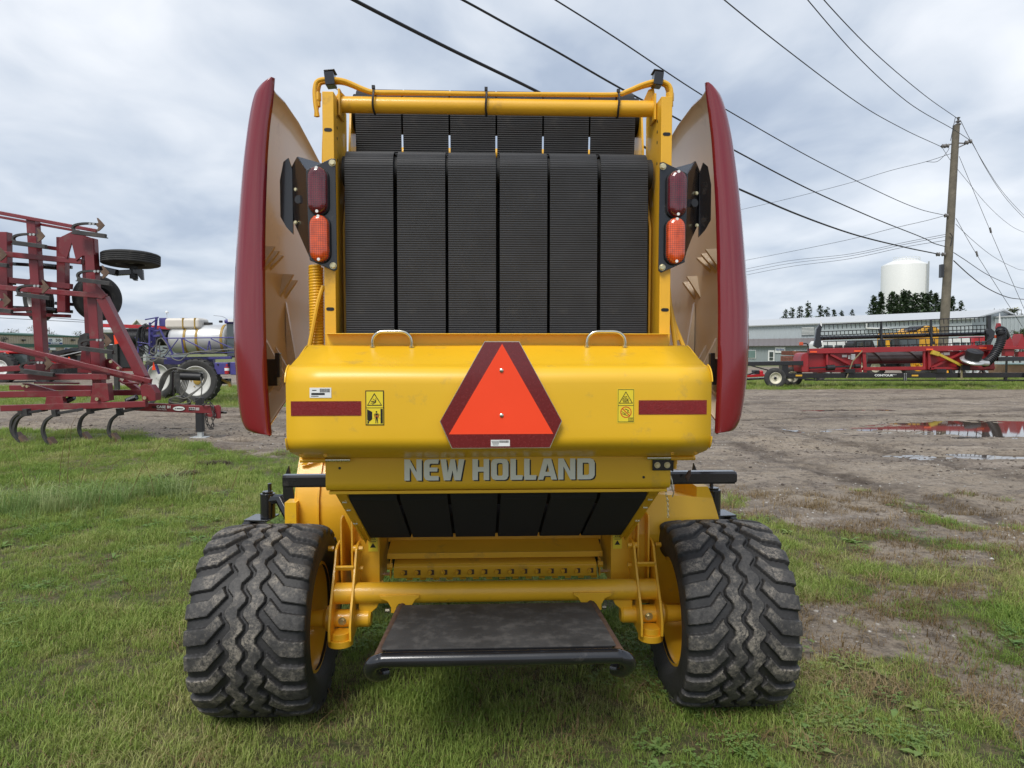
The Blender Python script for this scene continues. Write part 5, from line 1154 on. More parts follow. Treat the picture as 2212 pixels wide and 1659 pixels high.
pbar(TL, 'deck', M['black_matte'], z2(545, 395), z2(770, 345), 7, 40, dep=2.0); pbar(TL, 'deck_rail', M['galv'], z2(560, 408), z2(770, 362), 2, 39, dep=.1); pbox(TL, 'engine_box', M['steel_dark'], *z2(600, 400), *z2(720, 580), 40, 1.0)
q = W(*z2(660, 560), 40); wheelset(TL, (q.x, 38.8, .45), (0, -1, 0), .45, .3, .24, M['tyre_far'], M['galv'])
ppoly(TL, 'warning_triangle', M['smv_orange'], [z2(640, 412), z2(656, 428), z2(630, 428)], 38.9, .02)
adopt(TL, _b)

# ------------------------------------------------------------------ beige workshop with green stripe
M['beige_siding'] = mat('beige_metal_siding', (.46, .38, .29), .55, var=.05, vscale=.5)
M['green_trim'] = mat('green_metal_trim', (.02, .10, .065), .45, var=.06)
M['blue_print'] = mat('blue_sign_print', (.03, .07, .22), .5, var=0)
def siding(name, p0, p1, z0, z1_, m, parent, pitch=.3, d=.035):
    # ribbed metal cladding between two ground points
    p0, p1 = Vector((p0[0], p0[1], 0)), Vector((p1[0], p1[1], 0)); t = (p1-p0); L = t.length; t.normalize(); nr = Vector((t.y, -t.x, 0)); n = int(L/pitch); pts = []
    for i in range(n):
        for f, q in ((0, 0), (.72, 0), (.78, 1), (.94, 1)): pts.append(p0+t*(i+f)*L/n+nr*(q*d))
    pts.append(p1); k = MB(); vs = [(p.x, p.y, z0) for p in pts]+[(p.x, p.y, z1_) for p in pts]; N_ = len(pts)
    k.add(vs, [(i, i+1, i+1+N_, i+N_) for i in range(N_-1)]); return k.build(name, m, parent, smooth=0)
A0, B0 = (-98*1.25, 90.0), (-72.0, 126.0)
wa = Vector((W(-250, 757, 85).x, 85.0, 0)); wb = Vector((W(200, 757, 128).x, 128.0, 0))
SH = empty('beige_workshop', (-85, 105, 0), 0, 'long beige metal workshop with green stripe and shop signs, left of the yard', 'building')
_b = set(bpy.data.objects)
siding('wall', wa, wb, 0, 3.95, M['beige_siding'], SH, .55, .06)
tn = (wb-wa).normalized(); nr = Vector((tn.y, -tn.x, 0)); 
def onwall(px, y_off=.1):
    # point on the wall line seen at picture column px
    u_ = (px-1106)/FPX; t_ = (wa.x-u_*wa.y)/(u_*tn.y-tn.x); return wa+tn*t_
def wpanel(parent, name, m, px0, px1, z0, z1_, off, th=.08):
    a, c = onwall(px0)+nr*off, onwall(px1)+nr*off; k = MB(); k.bar((a.x, a.y, (z0+z1_)/2), (c.x, c.y, (z0+z1_)/2), th, z1_-z0); return k.build(name, m, parent)
def zat(px, py):
    p = onwall(px); return W(px, py, p.y).z
wpanel(SH, 'stripe', M['green_trim'], -240, 198, zat(80, 750), zat(80, 743), .08); k = MB()
wpanel(SH, 'roof_edge', M['green_trim'], -245, 200, 3.9, 4.12, .1, .2)
sg = wpanel(SH, 'shop_sign', M['decal_white'], 99, 134.5, zat(115, 744.5), zat(115, 730), .14); wpanel(sg, 'sign_band', M['blue_print'], 101, 133.5, zat(115, 743.8), zat(115, 739.8), .2)
rz = math.atan2(tn.y, tn.x)
def wtext(s, px, py, h, m, parent, off=.26):
    p = onwall(px)+nr*off; me = text_mesh(s, h*1.38, .02, .01); return plate(me, 'lettering', m, parent, (p.x, p.y, zat(px, py)), (PI/2, 0, rz))
wtext("G'S", 108, 735.2, .42, M['blue_print'], sg); wtext('VE SOLUTIONS', 117, 741.8, .24, M['decal_white'], sg)
for i in range(4):
    for j in range(3):
        if (i+j) % 2 == 0: wpanel(sg, 'checker', M['decal_black'], 120+i*3, 122.5+i*3, zat(126, 737.8-j*2), zat(126, 736-j*2), .21)
wtext('LSON', 9, 732.0, .42, M['decal_black'], SH); wtext('NG', 6, 736.8, .42, M['decal_black'], SH)
vs_ = wpanel(SH, 'vertical_sign', M['decal_white'], 76.5, 84, zat(80, 746), zat(80, 723), .3)
for px0, px1, y0, y1 in ((113, 122, 764, 757), (137, 150, 764, 757), (30, 50, 782, 764)): wpanel(SH, 'dark_opening_panel', M['black_matte'], px0, px1, zat(px0, y0) if y0 < 780 else .02, zat(px0, y1), .09)  # black panels paint the unlit inside, the wall itself is closed
for px0, px1 in ((100, 119), (138, 156)): 
    s2 = wpanel(SH, 'shop_sign', M['decal_white'], px0, px1, zat(px0, 756.5), zat(px0, 751), .14); wpanel(s2, 'sign_band', M['blue_print'], px0+1, px0+6, zat(px0, 756), zat(px0, 752), .2)
for px in (50, 157): wpanel(SH, 'wall_lamp', M['steel_dark'], px-2.6, px+2.6, zat(px, 736.5), zat(px, 733), .25, .3)
# roof and end walls
k = MB(); bk = -nr*16; R0, R1 = wa, wb
k.add([(wa.x, wa.y, 4.0), (wb.x, wb.y, 4.0), (wb.x+bk.x/2, wb.y+bk.y/2, 4.6), (wa.x+bk.x/2, wa.y+bk.y/2, 4.6), (wb.x+bk.x, wb.y+bk.y, 4.0), (wa.x+bk.x, wa.y+bk.y, 4.0)], [(0, 1, 2, 3), (3, 2, 4, 5)]); k.build('roof', M['green_trim'], SH, smooth=0)
k = MB()
k.add([(wb.x, wb.y, 0), (wb.x+bk.x, wb.y+bk.y, 0), (wb.x+bk.x, wb.y+bk.y, 4), (wb.x+bk.x/2, wb.y+bk.y/2, 4.6), (wb.x, wb.y, 4)], [(0, 1, 2, 3, 4)]); k.build('end_wall', M['beige_siding'], SH, smooth=0)
adopt(SH, _b)
# small grey gable shed beyond
SD = empty('grey_shed', (-66, 125, 0), 0, 'small grey gabled shed roof peeping out behind the sprayer mast', 'building')
_b = set(bpy.data.objects)
a, c = W(*z3(290, 400), 110), W(*z3(480, 400), 110); ap = W(*z3(385, 300), 110)
k = MB(); k.prism([(a.x, 0), (c.x, 0), (c.x, a.z-.3), (ap.x, ap.z), (a.x, a.z-.3)], 14, o=110); k.build('wall', M['galv'], SD, smooth=0)
k = MB(); k.slab([(ap.x, 109.4, ap.z+.1), (c.x+.5, 109.4, a.z-.4), (c.x+.5, 124.5, a.z-.4), (ap.x, 124.5, ap.z+.1)], .12); k.slab([(ap.x, 109.4, ap.z+.1), (a.x-.5, 109.4, a.z-.4), (a.x-.5, 124.5, a.z-.4), (ap.x, 124.5, ap.z+.1)], .12); k.build('roof', M['white_paint'], SD, smooth=0)
adopt(SD, _b)

# ------------------------------------------------------------------ combine header on its trailer, right
z4 = lambda x, y: (1593+.2797*x, 621+.2797*y)
HTY = 30.7; u4 = .2797/FPX*HTY
M['header_red'] = mat('header_red_paint', (.30, .018, .022), .42, coat=.2, var=.12, vscale=1.5, dirt=(.15, .06, .05), damt=.1)
M['orange_reflector'] = mat('orange_reflector', (.90, .10, .02), .3, coat=.5, var=.05)
M['amber_reflector'] = mat('amber_reflector', (.70, .38, .03), .3, coat=.5, var=.05)
M['auger_steel'] = mat('worn_auger_steel', (.12, .095, .09), .35, metal=.6, var=.2, vscale=3)
M['pto_yellow'] = mat('faded_yellow_guard', (.50, .36, .04), .5, var=.12)
M['strap_web'] = mat('khaki_webbing', (.26, .22, .12), .8, var=.1)
M['fan_silver'] = mat('cast_aluminium', (.58, .58, .57), .38, metal=.7, var=.08)
HR = M['header_red']
TRA = empty('header_trailer', (17, HTY, 0), 0, 'long black header trailer with cream wheel rims on the far grass', 'trailer')
_b = set(bpy.data.objects); BK = M['black_paint']
pbar(TRA, 'main_beam', BK, z4(378, 681), z4(2400, 676), 10.5, HTY+.3, dep=.15); pbar(TRA, 'lower_rail', BK, z4(520, 715), z4(2400, 718), 2.6, HTY+.3, dep=.08); pbar(TRA, 'front_deck', BK, z4(-60, 592), z4(500, 583), 9, HTY+.3, dep=.25)
pbar(TRA, 'rear_deck', BK, z4(2000, 553), z4(2400, 548), 9, HTY+.3, dep=.25)
for zx in (620, 1295, 2070): pbar(TRA, 'rail_post', BK, z4(zx, 680), z4(zx, 718), 6, HTY+.3, dep=.1)
pbar(TRA, 'strut', BK, z4(90, 600), z4(260, 645), 2.5, HTY+.2); pbar(TRA, 'strut', BK, z4(400, 690), z4(620, 718), 3, HTY+.25)
pbox(TRA, 'axle_mount', BK, *z4(345, 590), *z4(395, 690), HTY+.2, .4); pbar(TRA, 'axle_beam', BK, z4(300, 700), z4(430, 695), 5, HTY, HTY+1.5)
q = W(*z4(290, 707), HTY); wheelset(TRA, (q.x, HTY, .43), (-.12, -1, 0), .44, .30, .25, M['tyre_far'], M['cream_rim'], rib=True, dish=.05, hubm=BK)
q = W(*z4(422, 700), HTY+1.6); wheelset(TRA, (q.x, HTY+1.6, .43), (-.12, -1, 0), .44, .30, .25, M['tyre_far'], M['cream_rim'], rib=True, dish=.05)
q = W(*z4(2330, 700), HTY); wheelset(TRA, (q.x, HTY+.1, .43), (0, -1, 0), .44, .30, .25, M['tyre_far'], M['cream_rim'], rib=True, dish=.05)
for zx in (475, 1372): pbox(TRA, 'side_reflector', M['amber_reflector'], *z4(zx-25, 674), *z4(zx+25, 686), HTY+.2, .02, 0)
ptext(TRA, 'CONTOUR', z4(1130, 679), 4.2, HTY+.215, M['decal_white'], 1.35, .004); ptext(TRA, '1014', z4(1212, 674), 2.6, HTY+.215, M['decal_white'], 1.2)
for r_ in range(6):
    for cx2 in (1288, 1302):
        q = W(*z4(cx2, 664+r_*10), HTY+.2); k = MB(); k.cyl(q, q+Vector((0, -.02, 0)), .02, 6); k.build('splice_bolt', M['galv'], TRA)
for zx in (870, 1575): pbox(TRA, 'header_saddle', BK, *z4(zx-35, 630), *z4(zx+40, 662), HTY+.1, .5)
adopt(TRA, _b)
GH = empty('grain_header', (17, HTY+.6, 0), 0, 'dark red grain header with black tined reel strapped on the trailer', 'header')
_b = set(bpy.data.objects); Y0 = HTY+.35
pbar(GH, 'top_beam', HR, z4(545, 492), z4(1965, 462), 11, Y0, dep=.2)
for x0, y0, x1, y1 in ((548, 505, 960, 655), (1440, 490, 1985, 635)): pbox(GH, 'back_panel', HR, *z4(x0, y0), *z4(x1, y1), Y0+.12, .06, .01)
for A, B, w in (((690, 510), (690, 600), 4), ((715, 515), (870, 595), 4.5), ((975, 495), (985, 655), 7), ((1480, 485), (1482, 632), 6), ((1500, 620), (1750, 495), 4.5), ((1440, 490), (1440, 630), 4), ((560, 645), (960, 645), 5), ((1480, 625), (1985, 620), 5)): pbar(GH, 'panel_rib', HR, z4(*A), z4(*B), w, Y0, dep=.08, bevel=.004)
pbar(GH, 'lower_beam', HR, z4(965, 628), z4(1445, 622), 7, Y0, dep=.15); pbox(GH, 'floor_pan', HR, *z4(548, 630), *z4(1985, 640), Y0+.2, 1.2, .01)
a, c = W(*z4(985, 545), Y0+.6), W(*z4(1435, 540), Y0+.6); k = MB(); k.cyl(a, c, 47*u4, 32); au = k.build('auger', M['auger_steel'], GH)
k = MB(); P = []
for i in range(80):
    t_ = i/79; an = 2*PI*t_*1.6+1.2; x = a.x+(c.x-a.x)*t_; P.append((x, an))
for (x0, a0), (x1, a1) in zip(P, P[1:]):
    r0, r1 = 46*u4, 62*u4; k.add([(x0, Y0+.6+r0*math.cos(a0), a.z+r0*math.sin(a0)), (x0, Y0+.6+r1*math.cos(a0), a.z+r1*math.sin(a0)), (x1, Y0+.6+r1*math.cos(a1), a.z+r1*math.sin(a1)), (x1, Y0+.6+r0*math.cos(a1), a.z+r0*math.sin(a1))], [(0, 1, 2, 3)])
k.build('auger_flight', M['auger_steel'], au)
ppoly(GH, 'end_shield', HR, [z4(492, 540), z4(505, 512), z4(540, 502), z4(552, 520), z4(552, 655), z4(500, 655), z4(490, 600)], Y0-.1, .9, .04); ppoly(GH, 'end_shield', HR, [z4(1940, 465), z4(1985, 470), z4(1990, 630), z4(1950, 635)], Y0-.05, .9, .04)
# reel
RYc = Y0+1.3
pbar(GH, 'reel_arm', BK, z4(648, 290), z4(610, 455), 4, RYc-.4); pbar(GH, 'reel_arm', BK, z4(1940, 215), z4(1940, 450), 7, RYc-.4)
k = MB(); k.cyl(W(*z4(605, 393), RYc), W(*z4(1925, 356), RYc), 16*u4, 18); rl_ = k.build('reel_tube', BK, GH)
def bat(A, B, n, tl, lean, yo):
    p0, p1 = W(*z4(*A), RYc+yo), W(*z4(*B), RYc+yo); k = MB(); k.cyl(p0, p1, .022, 6); o = k.build('reel_bat', BK, GH)
    k = MB(); k.bar((0, 0, 0), (lean, 0, -tl), .022, .03, up=(0, 1, 0)); me = k.mesh('tine', BK, 0)
    for i in range(n): inst(me, 'tine', o, p0.lerp(p1, (i+.5)/n))
bat((655, 288), (1950, 226), 38, .22, .02, -.5); bat((625, 342), (1925, 290), 42, .20, .015, .5); bat((640, 372), (1925, 322), 42, .17, -.01, -.2); bat((640, 466), (1905, 425), 36, .2, .01, .3); bat((660, 418), (1900, 385), 18, .40, .05, -.6)
for zx, zt in ((1112, 262), (1497, 245)):
    pbar(rl_, 'reel_spider', BK, z4(zx-3, zt), z4(zx, 470), 4, RYc-.25); pbar(rl_, 'reel_spider', BK, z4(zx-22, 318), z4(zx+20, 440), 3, RYc-.25)
ppoly(GH, 'reel_drive', BK, [z4(612, 325), z4(638, 280), z4(648, 300), z4(640, 380), z4(655, 455), z4(625, 470), z4(590, 452), z4(602, 400)], RYc-.5, .12); ppoly(GH, 'reel_drive', BK, [z4(1920, 330), z4(1950, 310), z4(1990, 340), z4(1985, 380), z4(1940, 470), z4(1925, 440)], RYc-.5, .12)
for x0, y0 in ((560, 497), (902, 491), (1458, 478), (1870, 467)): pbox(GH, 'orange_reflector', M['orange_reflector'], *z4(x0, y0-6), *z4(x0+54, y0+6), Y0-.13, .02, 0)
for x0, y0, x1, y1 in ((808, 520, 848, 538), (855, 522, 872, 552), (1592, 502, 1640, 522), (1575, 505, 1586, 520)): pbox(GH, 'paper_label', M['decal_white'], *z4(x0, y0), *z4(x1, y1), Y0+.09, .02, 0)
pbar(GH, 'pto_shaft', M['pto_yellow'], z4(1545, 512), z4(1735, 606), 5.5, Y0-.15); pbar(GH, 'pto_shaft', M['pto_yellow'], z4(1500, 500), z4(1550, 516), 9, Y0-.15); pbar(GH, 'drive_shaft', BK, z4(555, 622), z4(940, 605), 3.5, Y0-.15); k = MB(); k.cyl(W(*z4(688, 619), Y0-.15), W(*z4(748, 616), Y0-.15), 21*u4, 16); k.build('drive_guard', M['black_matte'], GH); k = MB(); k.cyl(W(*z4(905, 608), Y0-.15), W(*z4(945, 606), Y0-.15), 17*u4, 14); k.build('drive_guard', M['black_matte'], GH)
pbox(GH, 'gearbox', M['black_matte'], *z4(1735, 600), *z4(1800, 640), Y0-.3, .4)
p = W(*z4(1815, 562), Y0-.45); tl = (R(-14), 0, 0)
k = MB(); k.lathe([(-.10, .0001), (-.10, .36), (-.06, .46), (0, .48), (.05, .42), (.07, .0001)], axis='Z', n=36); fn = k.build('fan_housing', M['fan_silver'], GH); fn.location = p; fn.rotation_euler = (R(22), 0, 0)
k = MB(); k.lathe([(.06, .0001), (.06, .32), (.42, .32), (.43, .30), (.43, .0001)], axis='Z', n=32); k.build('fan_intake', M['black_matte'], fn); k = MB(); k.lathe([(.432, .10), (.44, .10), (.44, .0001)], axis='Z', n=20); k.build('intake_cap', M['steel_dark'], fn)
k = MB(); k.cyl((.1, -.25, -.02), (.52, -.28, -.03), .11, 16); k.build('fan_outlet', M['fan_silver'], fn)
P = smoothpath([W(*z4(*q), Y0-.45) for q in ((1895, 585), (1935, 570), (1975, 530), (2010, 475), (2035, 415), (2042, 370), (2030, 335))]+[W(*z4(2050, 340), Y0-.1), W(*z4(2070, 385), Y0+.2)], 12); k = MB(); rings = []
PP = []
for i, p in enumerate(P): PP.append(p)
k.tube(PP, 27*u4, 16); du = k.build('air_duct', M['black_matte'], GH)
k = MB(); kk = MB()
for i in range(1, len(P)-1, 3):
    t_ = (P[i+1]-P[i-1]).normalized(); k.tube([P[i]-t_*.018, P[i]+t_*.018], 34*u4, 16)
o = k.build('duct_rib', M['black_matte'], du); o['kind'] = 'stuff'
ppoly(GH, 'crop_divider', HR, [z4(2005, 320), z4(2016, 275), z4(2034, 275), z4(2040, 320)], Y0+.8, .15); k = MB(); k.cyl(W(*z4(2025, 278), Y0+.85), W(*z4(2025, 198), Y0+.85), 10*u4, 12, r2=2*u4); k.build('divider_tip', M['white_paint'], GH)
k = MB(); k.cyl(W(*z4(645, 300), Y0+.85), W(*z4(645, 255), Y0+.85), 9*u4, 12, r2=2*u4); k.build('divider_tip', M['white_paint'], GH)
for lx, ly, pts in ((495, 434, ((505, 432), (535, 434), (548, 460), (548, 490))), (2008, 379, ((1995, 380), (1960, 395), (1900, 430), (1850, 448)))):
    ptube(GH, 'lamp_arm', BK, [z4(*q) for q in pts], 1.3, Y0-.3); pbox(GH, 'amber_lamp', M['lens_amber'], *z4(lx-15, ly-13), *z4(lx+15, ly+13), Y0-.38, .1, .02)
for pts in (((965, 488), (890, 570), (850, 660), (842, 700)),): pbar(GH, 'ratchet_strap', M['strap_web'], z4(*pts[0]), z4(*pts[1]), 2, Y0-.2, dep=.02, bevel=0); pbar(GH, 'ratchet_strap', M['strap_web'], z4(*pts[1]), z4(*pts[3]), 2, Y0-.2, dep=.02, bevel=0)
pbox(GH, 'strap_ratchet', M['galv'], *z4(880, 515), *z4(912, 560), Y0-.2, .1); pbar(GH, 'ratchet_strap', M['strap_web'], z4(1733, 610), z4(1730, 705), 4, Y0-.22, dep=.02, bevel=0)
pbar(GH, 'support', BK, z4(1640, 630), z4(1652, 690), 5, Y0)
adopt(GH, _b)

# ------------------------------------------------------------------ things beyond the header
MW = empty('red_mower', (12, 34, 0), 0, 'low red mower bar with black gearbox behind the trailer wheels', 'mower'); _b = set(bpy.data.objects)
pbar(MW, 'cutter_bar', M['bright_red'], z4(-40, 690), z4(215, 675), 5, 33.5, dep=.6); pbox(MW, 'gearbox', M['black_matte'], *z4(130, 640), *z4(172, 668), 33.4, .4); pbox(MW, 'motor', M['bright_red'], *z4(172, 640), *z4(205, 680), 33.4, .4, .08); pbar(MW, 'arm', BK, z4(0, 700), z4(140, 655), 3, 33.4); pbar(MW, 'skid', BK, z4(-40, 712), z4(220, 700), 4, 33.4, dep=.6); adopt(MW, _b)
OC = empty('rusty_cart', (15, 38, 0), 0, 'rusty orange hopper cart parked by the grey building', 'cart'); _b = set(bpy.data.objects)
M['rust_orange'] = mat('rusty_orange_paint', (.22, .07, .04), .7, var=.25, dirt=(.10, .045, .03), damt=.3, dscale=2)
ppoly(OC, 'hopper', M['rust_orange'], [z4(352, 490), z4(545, 505), z4(540, 530), z4(355, 522)], 38, 1.6); pbox(OC, 'body', M['rust_orange'], *z4(335, 530), *z4(600, 600), 38.1, 1.4); pbox(OC, 'end_box', M['rust_orange'], *z4(318, 540), *z4(352, 620), 37.9, .6); pbox(OC, 'undercarriage', M['rust_orange'], *z4(300, 590), *z4(600, 650), 38.2, 1.0)
for zx in (340, 560):
    q = W(*z4(zx, 660), 38); k = MB(); wheelset(OC, (q.x, 38.0, .32), (0, -1, 0), .33, .22, .18, M['tyre_far'], M['rust_orange'])
adopt(OC, _b); OC.location.x += .5
CO = empty('yellow_combine', (27, 40, 0), 0, 'yellow combine harvester half hidden behind the tined reel', 'combine'); _b = set(bpy.data.objects); CY = 42
M['combine_yellow'] = mat('combine_yellow_paint', (.72, .36, .02), .4, coat=.2, var=.08)
ppoly(CO, 'body', M['combine_yellow'], [z4(1235, 352), z4(1390, 345), z4(1440, 305), z4(1530, 300), z4(1568, 330), z4(1572, 360), z4(1560, 520), z4(1235, 520)], CY+.2, 2.4, .06)
pbox(CO, 'cab_glass', M['glass_dark'], *z4(1200, 395), *z4(1410, 470), CY-.4, 1.8, .08); pbox(CO, 'cab_roof', M['combine_yellow'], *z4(1225, 345), *z4(1420, 365), CY-.5, 2.0, .06); pbox(CO, 'mirror_panel', M['combine_yellow'], *z4(1150, 402), *z4(1185, 462), CY-.6, .15, .05); ppoly(CO, 'unloading_auger', M['combine_yellow'], [z4(1390, 350), z4(1470, 295), z4(1500, 300), z4(1420, 356)], CY-.2, .4); ppoly(CO, 'grain_hood', M['black_matte'], [z4(1370, 330), z4(1440, 295), z4(1490, 292), z4(1495, 302), z4(1420, 322)], CY+.1, 1.5)
pbox(CO, 'side_panel', M['combine_yellow'], *z4(1400, 400), *z4(1500, 470), CY-.2, .3, .05); pbox(CO, 'feeder_house', M['combine_yellow'], *z4(1090, 488), *z4(1330, 515), CY-.3, .8, .05); pbox(CO, 'chassis', M['black_matte'], *z4(1200, 520), *z4(1560, 640), CY+.3, 1.8)
q = W(*z4(1370, 620), CY); wheelset(CO, (q.x, CY-.1, .85), (0, -1, 0), .88, .6, .45, M['tyre_far'], M['combine_yellow'], rib=False, lugs=20)
q = W(*z4(1560, 640), CY); wheelset(CO, (q.x+.3, CY, .55), (0, -1, 0), .57, .4, .3, M['tyre_far'], M['combine_yellow'], rib=False, lugs=18)
adopt(CO, _b)
BT = empty('black_tractor', (24, 42, 0), 0, 'dark cab tractor standing between the white van and the yellow combine', 'tractor'); _b = set(bpy.data.objects)
ppoly(BT, 'cab', M['black_matte'], [z4(895, 430), z4(910, 412), z4(1010, 405), z4(1050, 412), z4(1068, 470), z4(1068, 520), z4(890, 520)], 43, 1.6, .05); pbox(BT, 'window', M['glass_dark'], *z4(925, 420), *z4(975, 470), 42.95, .1, .03); pbox(BT, 'window', M['glass_dark'], *z4(985, 418), *z4(1030, 470), 42.95, .1, .03); pbox(BT, 'chassis', M['black_matte'], *z4(900, 520), *z4(1080, 640), 43.1, 1.2)
for zx in (930, 1050):
    q = W(*z4(zx, 640), 43); wheelset(BT, (q.x, 42.9, .6), (0, -1, 0), .62, .4, .3, M['tyre_far'], M['cream_rim'], rib=False, lugs=16)
adopt(BT, _b)
def vehicle(name, label, cat, x0, y0, x1, y1, y, body, grp=None):
    v_ = empty(name, (W(*z4((x0+x1)/2, 600), y).x, y, 0), 0, label, cat, grp); b_ = set(bpy.data.objects)
    zt = W(*z4(x0, y0), y).z; xa, xb = W(*z4(x0, y0), y).x, W(*z4(x1, y0), y).x; L = xb-xa
    k = MB(); k.prism([(xa, .35), (xb, .35), (xb, zt*.50), (xb-.02*L, zt*.55), (xb-.16*L, zt*.97), (xb-.2*L, zt), (xa+.06*L, zt), (xa, zt*.92)], 1.7, o=y); bo = k.build('body', body, v_, bevel=.06, seg=3)
    for f0, f1 in ((.10, .38), (.42, .66), (.69, .82)): 
        k = MB(); k.prism([(xa+f0*L, zt*.58), (xa+f1*L, zt*.58), (xa+(f1-.015)*L, zt*.88), (xa+f0*L, zt*.88)], .04, o=y-.02); k.build('window', M['glass_dark'], bo)
    for f in (.2, .8): wheelset(v_, (xa+f*L, y+.08, .34), (0, -1, 0), .35, .22, .22, M['tyre_far'], M['galv'])
    adopt(v_, b_); return v_
vehicle('white_van', 'white van parked behind the left end of the tined reel', 'van', 640, 412, 905, 600, 44, M['white_paint'])
vehicle('parked_truck', 'white crew truck parked behind the right end of the tined reel', 'truck', 1650, 388, 1830, 600, 46, M['white_paint'])
vehicle('red_car', 'red vehicle parked beside the white crew truck behind the header', 'car', 1820, 378, 1975, 600, 47, M['bright_red'])
CH = empty('corn_header', (27, 35, 0), 0, 'red corn header with pointed snouts at the far right of the yard', 'header'); _b = set(bpy.data.objects)
pbox(CH, 'frame', HR, *z4(2060, 455), *z4(2420, 478), 35, .4); pbox(CH, 'back_panel', HR, *z4(2068, 478), *z4(2140, 530), 35.1, .3); pbox(CH, 'back_panel', HR, *z4(2170, 495), *z4(2420, 540), 35.1, .3)
for zx in (2100, 2200, 2310):
    ppoly(CH, 'snout', HR, [z4(zx-35, 455), z4(zx-3, 358), z4(zx+3, 358), z4(zx+35, 455)], 35.05, .6)
for zx in (2085, 2380): pbox(CH, 'leg', BK, *z4(zx-6, 530), *z4(zx+6, 690), 35.2, .15)
adopt(CH, _b)
M['crate_wood'] = mat('weathered_plywood', (.34, .21, .13), .75, var=.2, vscale=3, dirt=(.20, .12, .075), damt=.2)
CRt = empty('wooden_crate', (32, 37, 0), 0, 'plywood crate with a pale blue sheet on top at the right of the yard', 'crate'); _b = set(bpy.data.objects)
a, c = W(*z4(2058, 652), 36), W(*z4(2420, 597), 36); pbox(CRt, 'box', M['crate_wood'], *z4(2058, 597), *z4(2420, 680), 36, 1.2, .01); pbox(CRt, 'sheet', mat('pale_blue_sheet', (.45, .62, .62), .5), *z4(2082, 586), *z4(2400, 596), 35.95, 1.2, .01); adopt(CRt, _b)

# ------------------------------------------------------------------ grey-blue metal building and the one behind
M['grey_siding'] = mat('grey_blue_siding', (.42, .46, .47), .5, var=.04, vscale=.4)
M['grey_siding_low'] = mat('grey_siding', (.27, .305, .305), .55, var=.05, vscale=.5)
M['roof_metal'] = mat('galvanised_roof', (.56, .57, .57), .45, metal=.2, var=.06)
M['awning'] = mat('grey_brown_awning', (.17, .15, .15), .5, var=.06)
M['pane'] = mat('green_window_glass', (.16, .24, .22), .08, coat=.5, var=.2, vscale=.6)
GB = empty('grey_building', (45, 98, 0), 0, 'long grey blue metal building with lean-to roof and white door', 'building'); _b = set(bpy.data.objects)
ga = Vector((W(1560, 757, 112).x, 112, 0)); gb_ = Vector((W(2098, 757, 82).x, 82, 0)); gt = (gb_-ga).normalized(); gn_ = Vector((gt.y, -gt.x, 0))
if gn_.y > 0: gn_ = -gn_
siding('upper_wall', ga, gb_, 2.2, 5.35, M['grey_siding'], GB, .5, .05)
def onw(px, off):
    o_ = ga+gn_*off; u_ = (px-1106)/FPX; t_ = (o_.x-u_*o_.y)/(u_*gt.y-gt.x); return o_+gt*t_
def gz(px, py, off): return W(px, py, onw(px, off).y).z
lw0, lw1 = onw(1560, 3.0), onw(1775, 3.0); siding('lower_wall', lw0, lw1, 0, 2.35, M['grey_siding_low'], GB, .5, .05)
def gpan(parent, name, m, x0, x1, y0, y1, off, th=.08):
    a, c = onw(x0, off), onw(x1, off); z0, z1_ = (gz(x0, y1, off), gz(x0, y0, off)); k = MB(); k.bar((a.x, a.y, (z0+z1_)/2), (c.x, c.y, (z0+z1_)/2), th, z1_-z0); return k.build(name, m, parent)
dr_ = gpan(GB, 'door', M['white_paint'], z4(236, 0)[0], z4(284, 0)[0], z4(0, 484)[1], z4(0, 568)[1], 3.08)
for y0, y1 in ((498, 535), (542, 560)): gpan(dr_, 'door_pane', M['glass_dark'], z4(246, 0)[0], z4(274, 0)[0], z4(0, y0)[1], z4(0, y1)[1], 3.16)
wn = gpan(GB, 'window', M['white_paint'], z4(62, 0)[0], z4(140, 0)[0], z4(0, 482)[1], z4(0, 548)[1], 3.06); gpan(wn, 'pane', M['pane'], z4(66, 0)[0], z4(135, 0)[0], z4(0, 487)[1], z4(0, 541)[1], 3.14)
wn = gpan(GB, 'window', M['white_paint'], z4(440, 0)[0], z4(545, 0)[0], z4(0, 484)[1], z4(0, 510)[1], 3.06); gpan(wn, 'pane', M['glass_dark'], z4(448, 0)[0], z4(540, 0)[0], z4(0, 487)[1], z4(0, 508)[1], 3.14)
sg2 = gpan(GB, 'company_sign', M['decal_white'], z4(290, 0)[0], z4(367, 0)[0], z4(0, 461)[1], z4(0, 504)[1], 3.1)
p = onw(z4(327, 0)[0], 3.25); me = text_mesh('Nordtrax', .36, .02, .004); plate(me, 'lettering', M['blue_print'], sg2, (p.x, p.y, gz(z4(327, 0)[0], z4(0, 480)[1], 3.25)), (PI/2, 0, math.atan2(gt.y, gt.x)), (1.0, 1, 1))
gl = gpan(GB, 'louvre', M['grey_siding_low'], z4(490, 0)[0], z4(588, 0)[0], z4(0, 305)[1], z4(0, 372)[1], .1)
for i in range(6): gpan(gl, 'slat', M['white_paint'], z4(492, 0)[0], z4(586, 0)[0], z4(0, 310+i*10)[1], z4(0, 314+i*10)[1], .18)
k = MB(); o1, o2, o3, o4 = onw(1555, .05), onw(1778, .05), onw(1778, 3.5), onw(1555, 3.5); k.slab([(o1.x, o1.y, 3.3), (o2.x, o2.y, 3.3), (o3.x, o3.y, 2.25), (o4.x, o4.y, 2.25)], .1); aw = k.build('lean_to_roof', M['awning'], GB)
L_ = (o2-o1).length
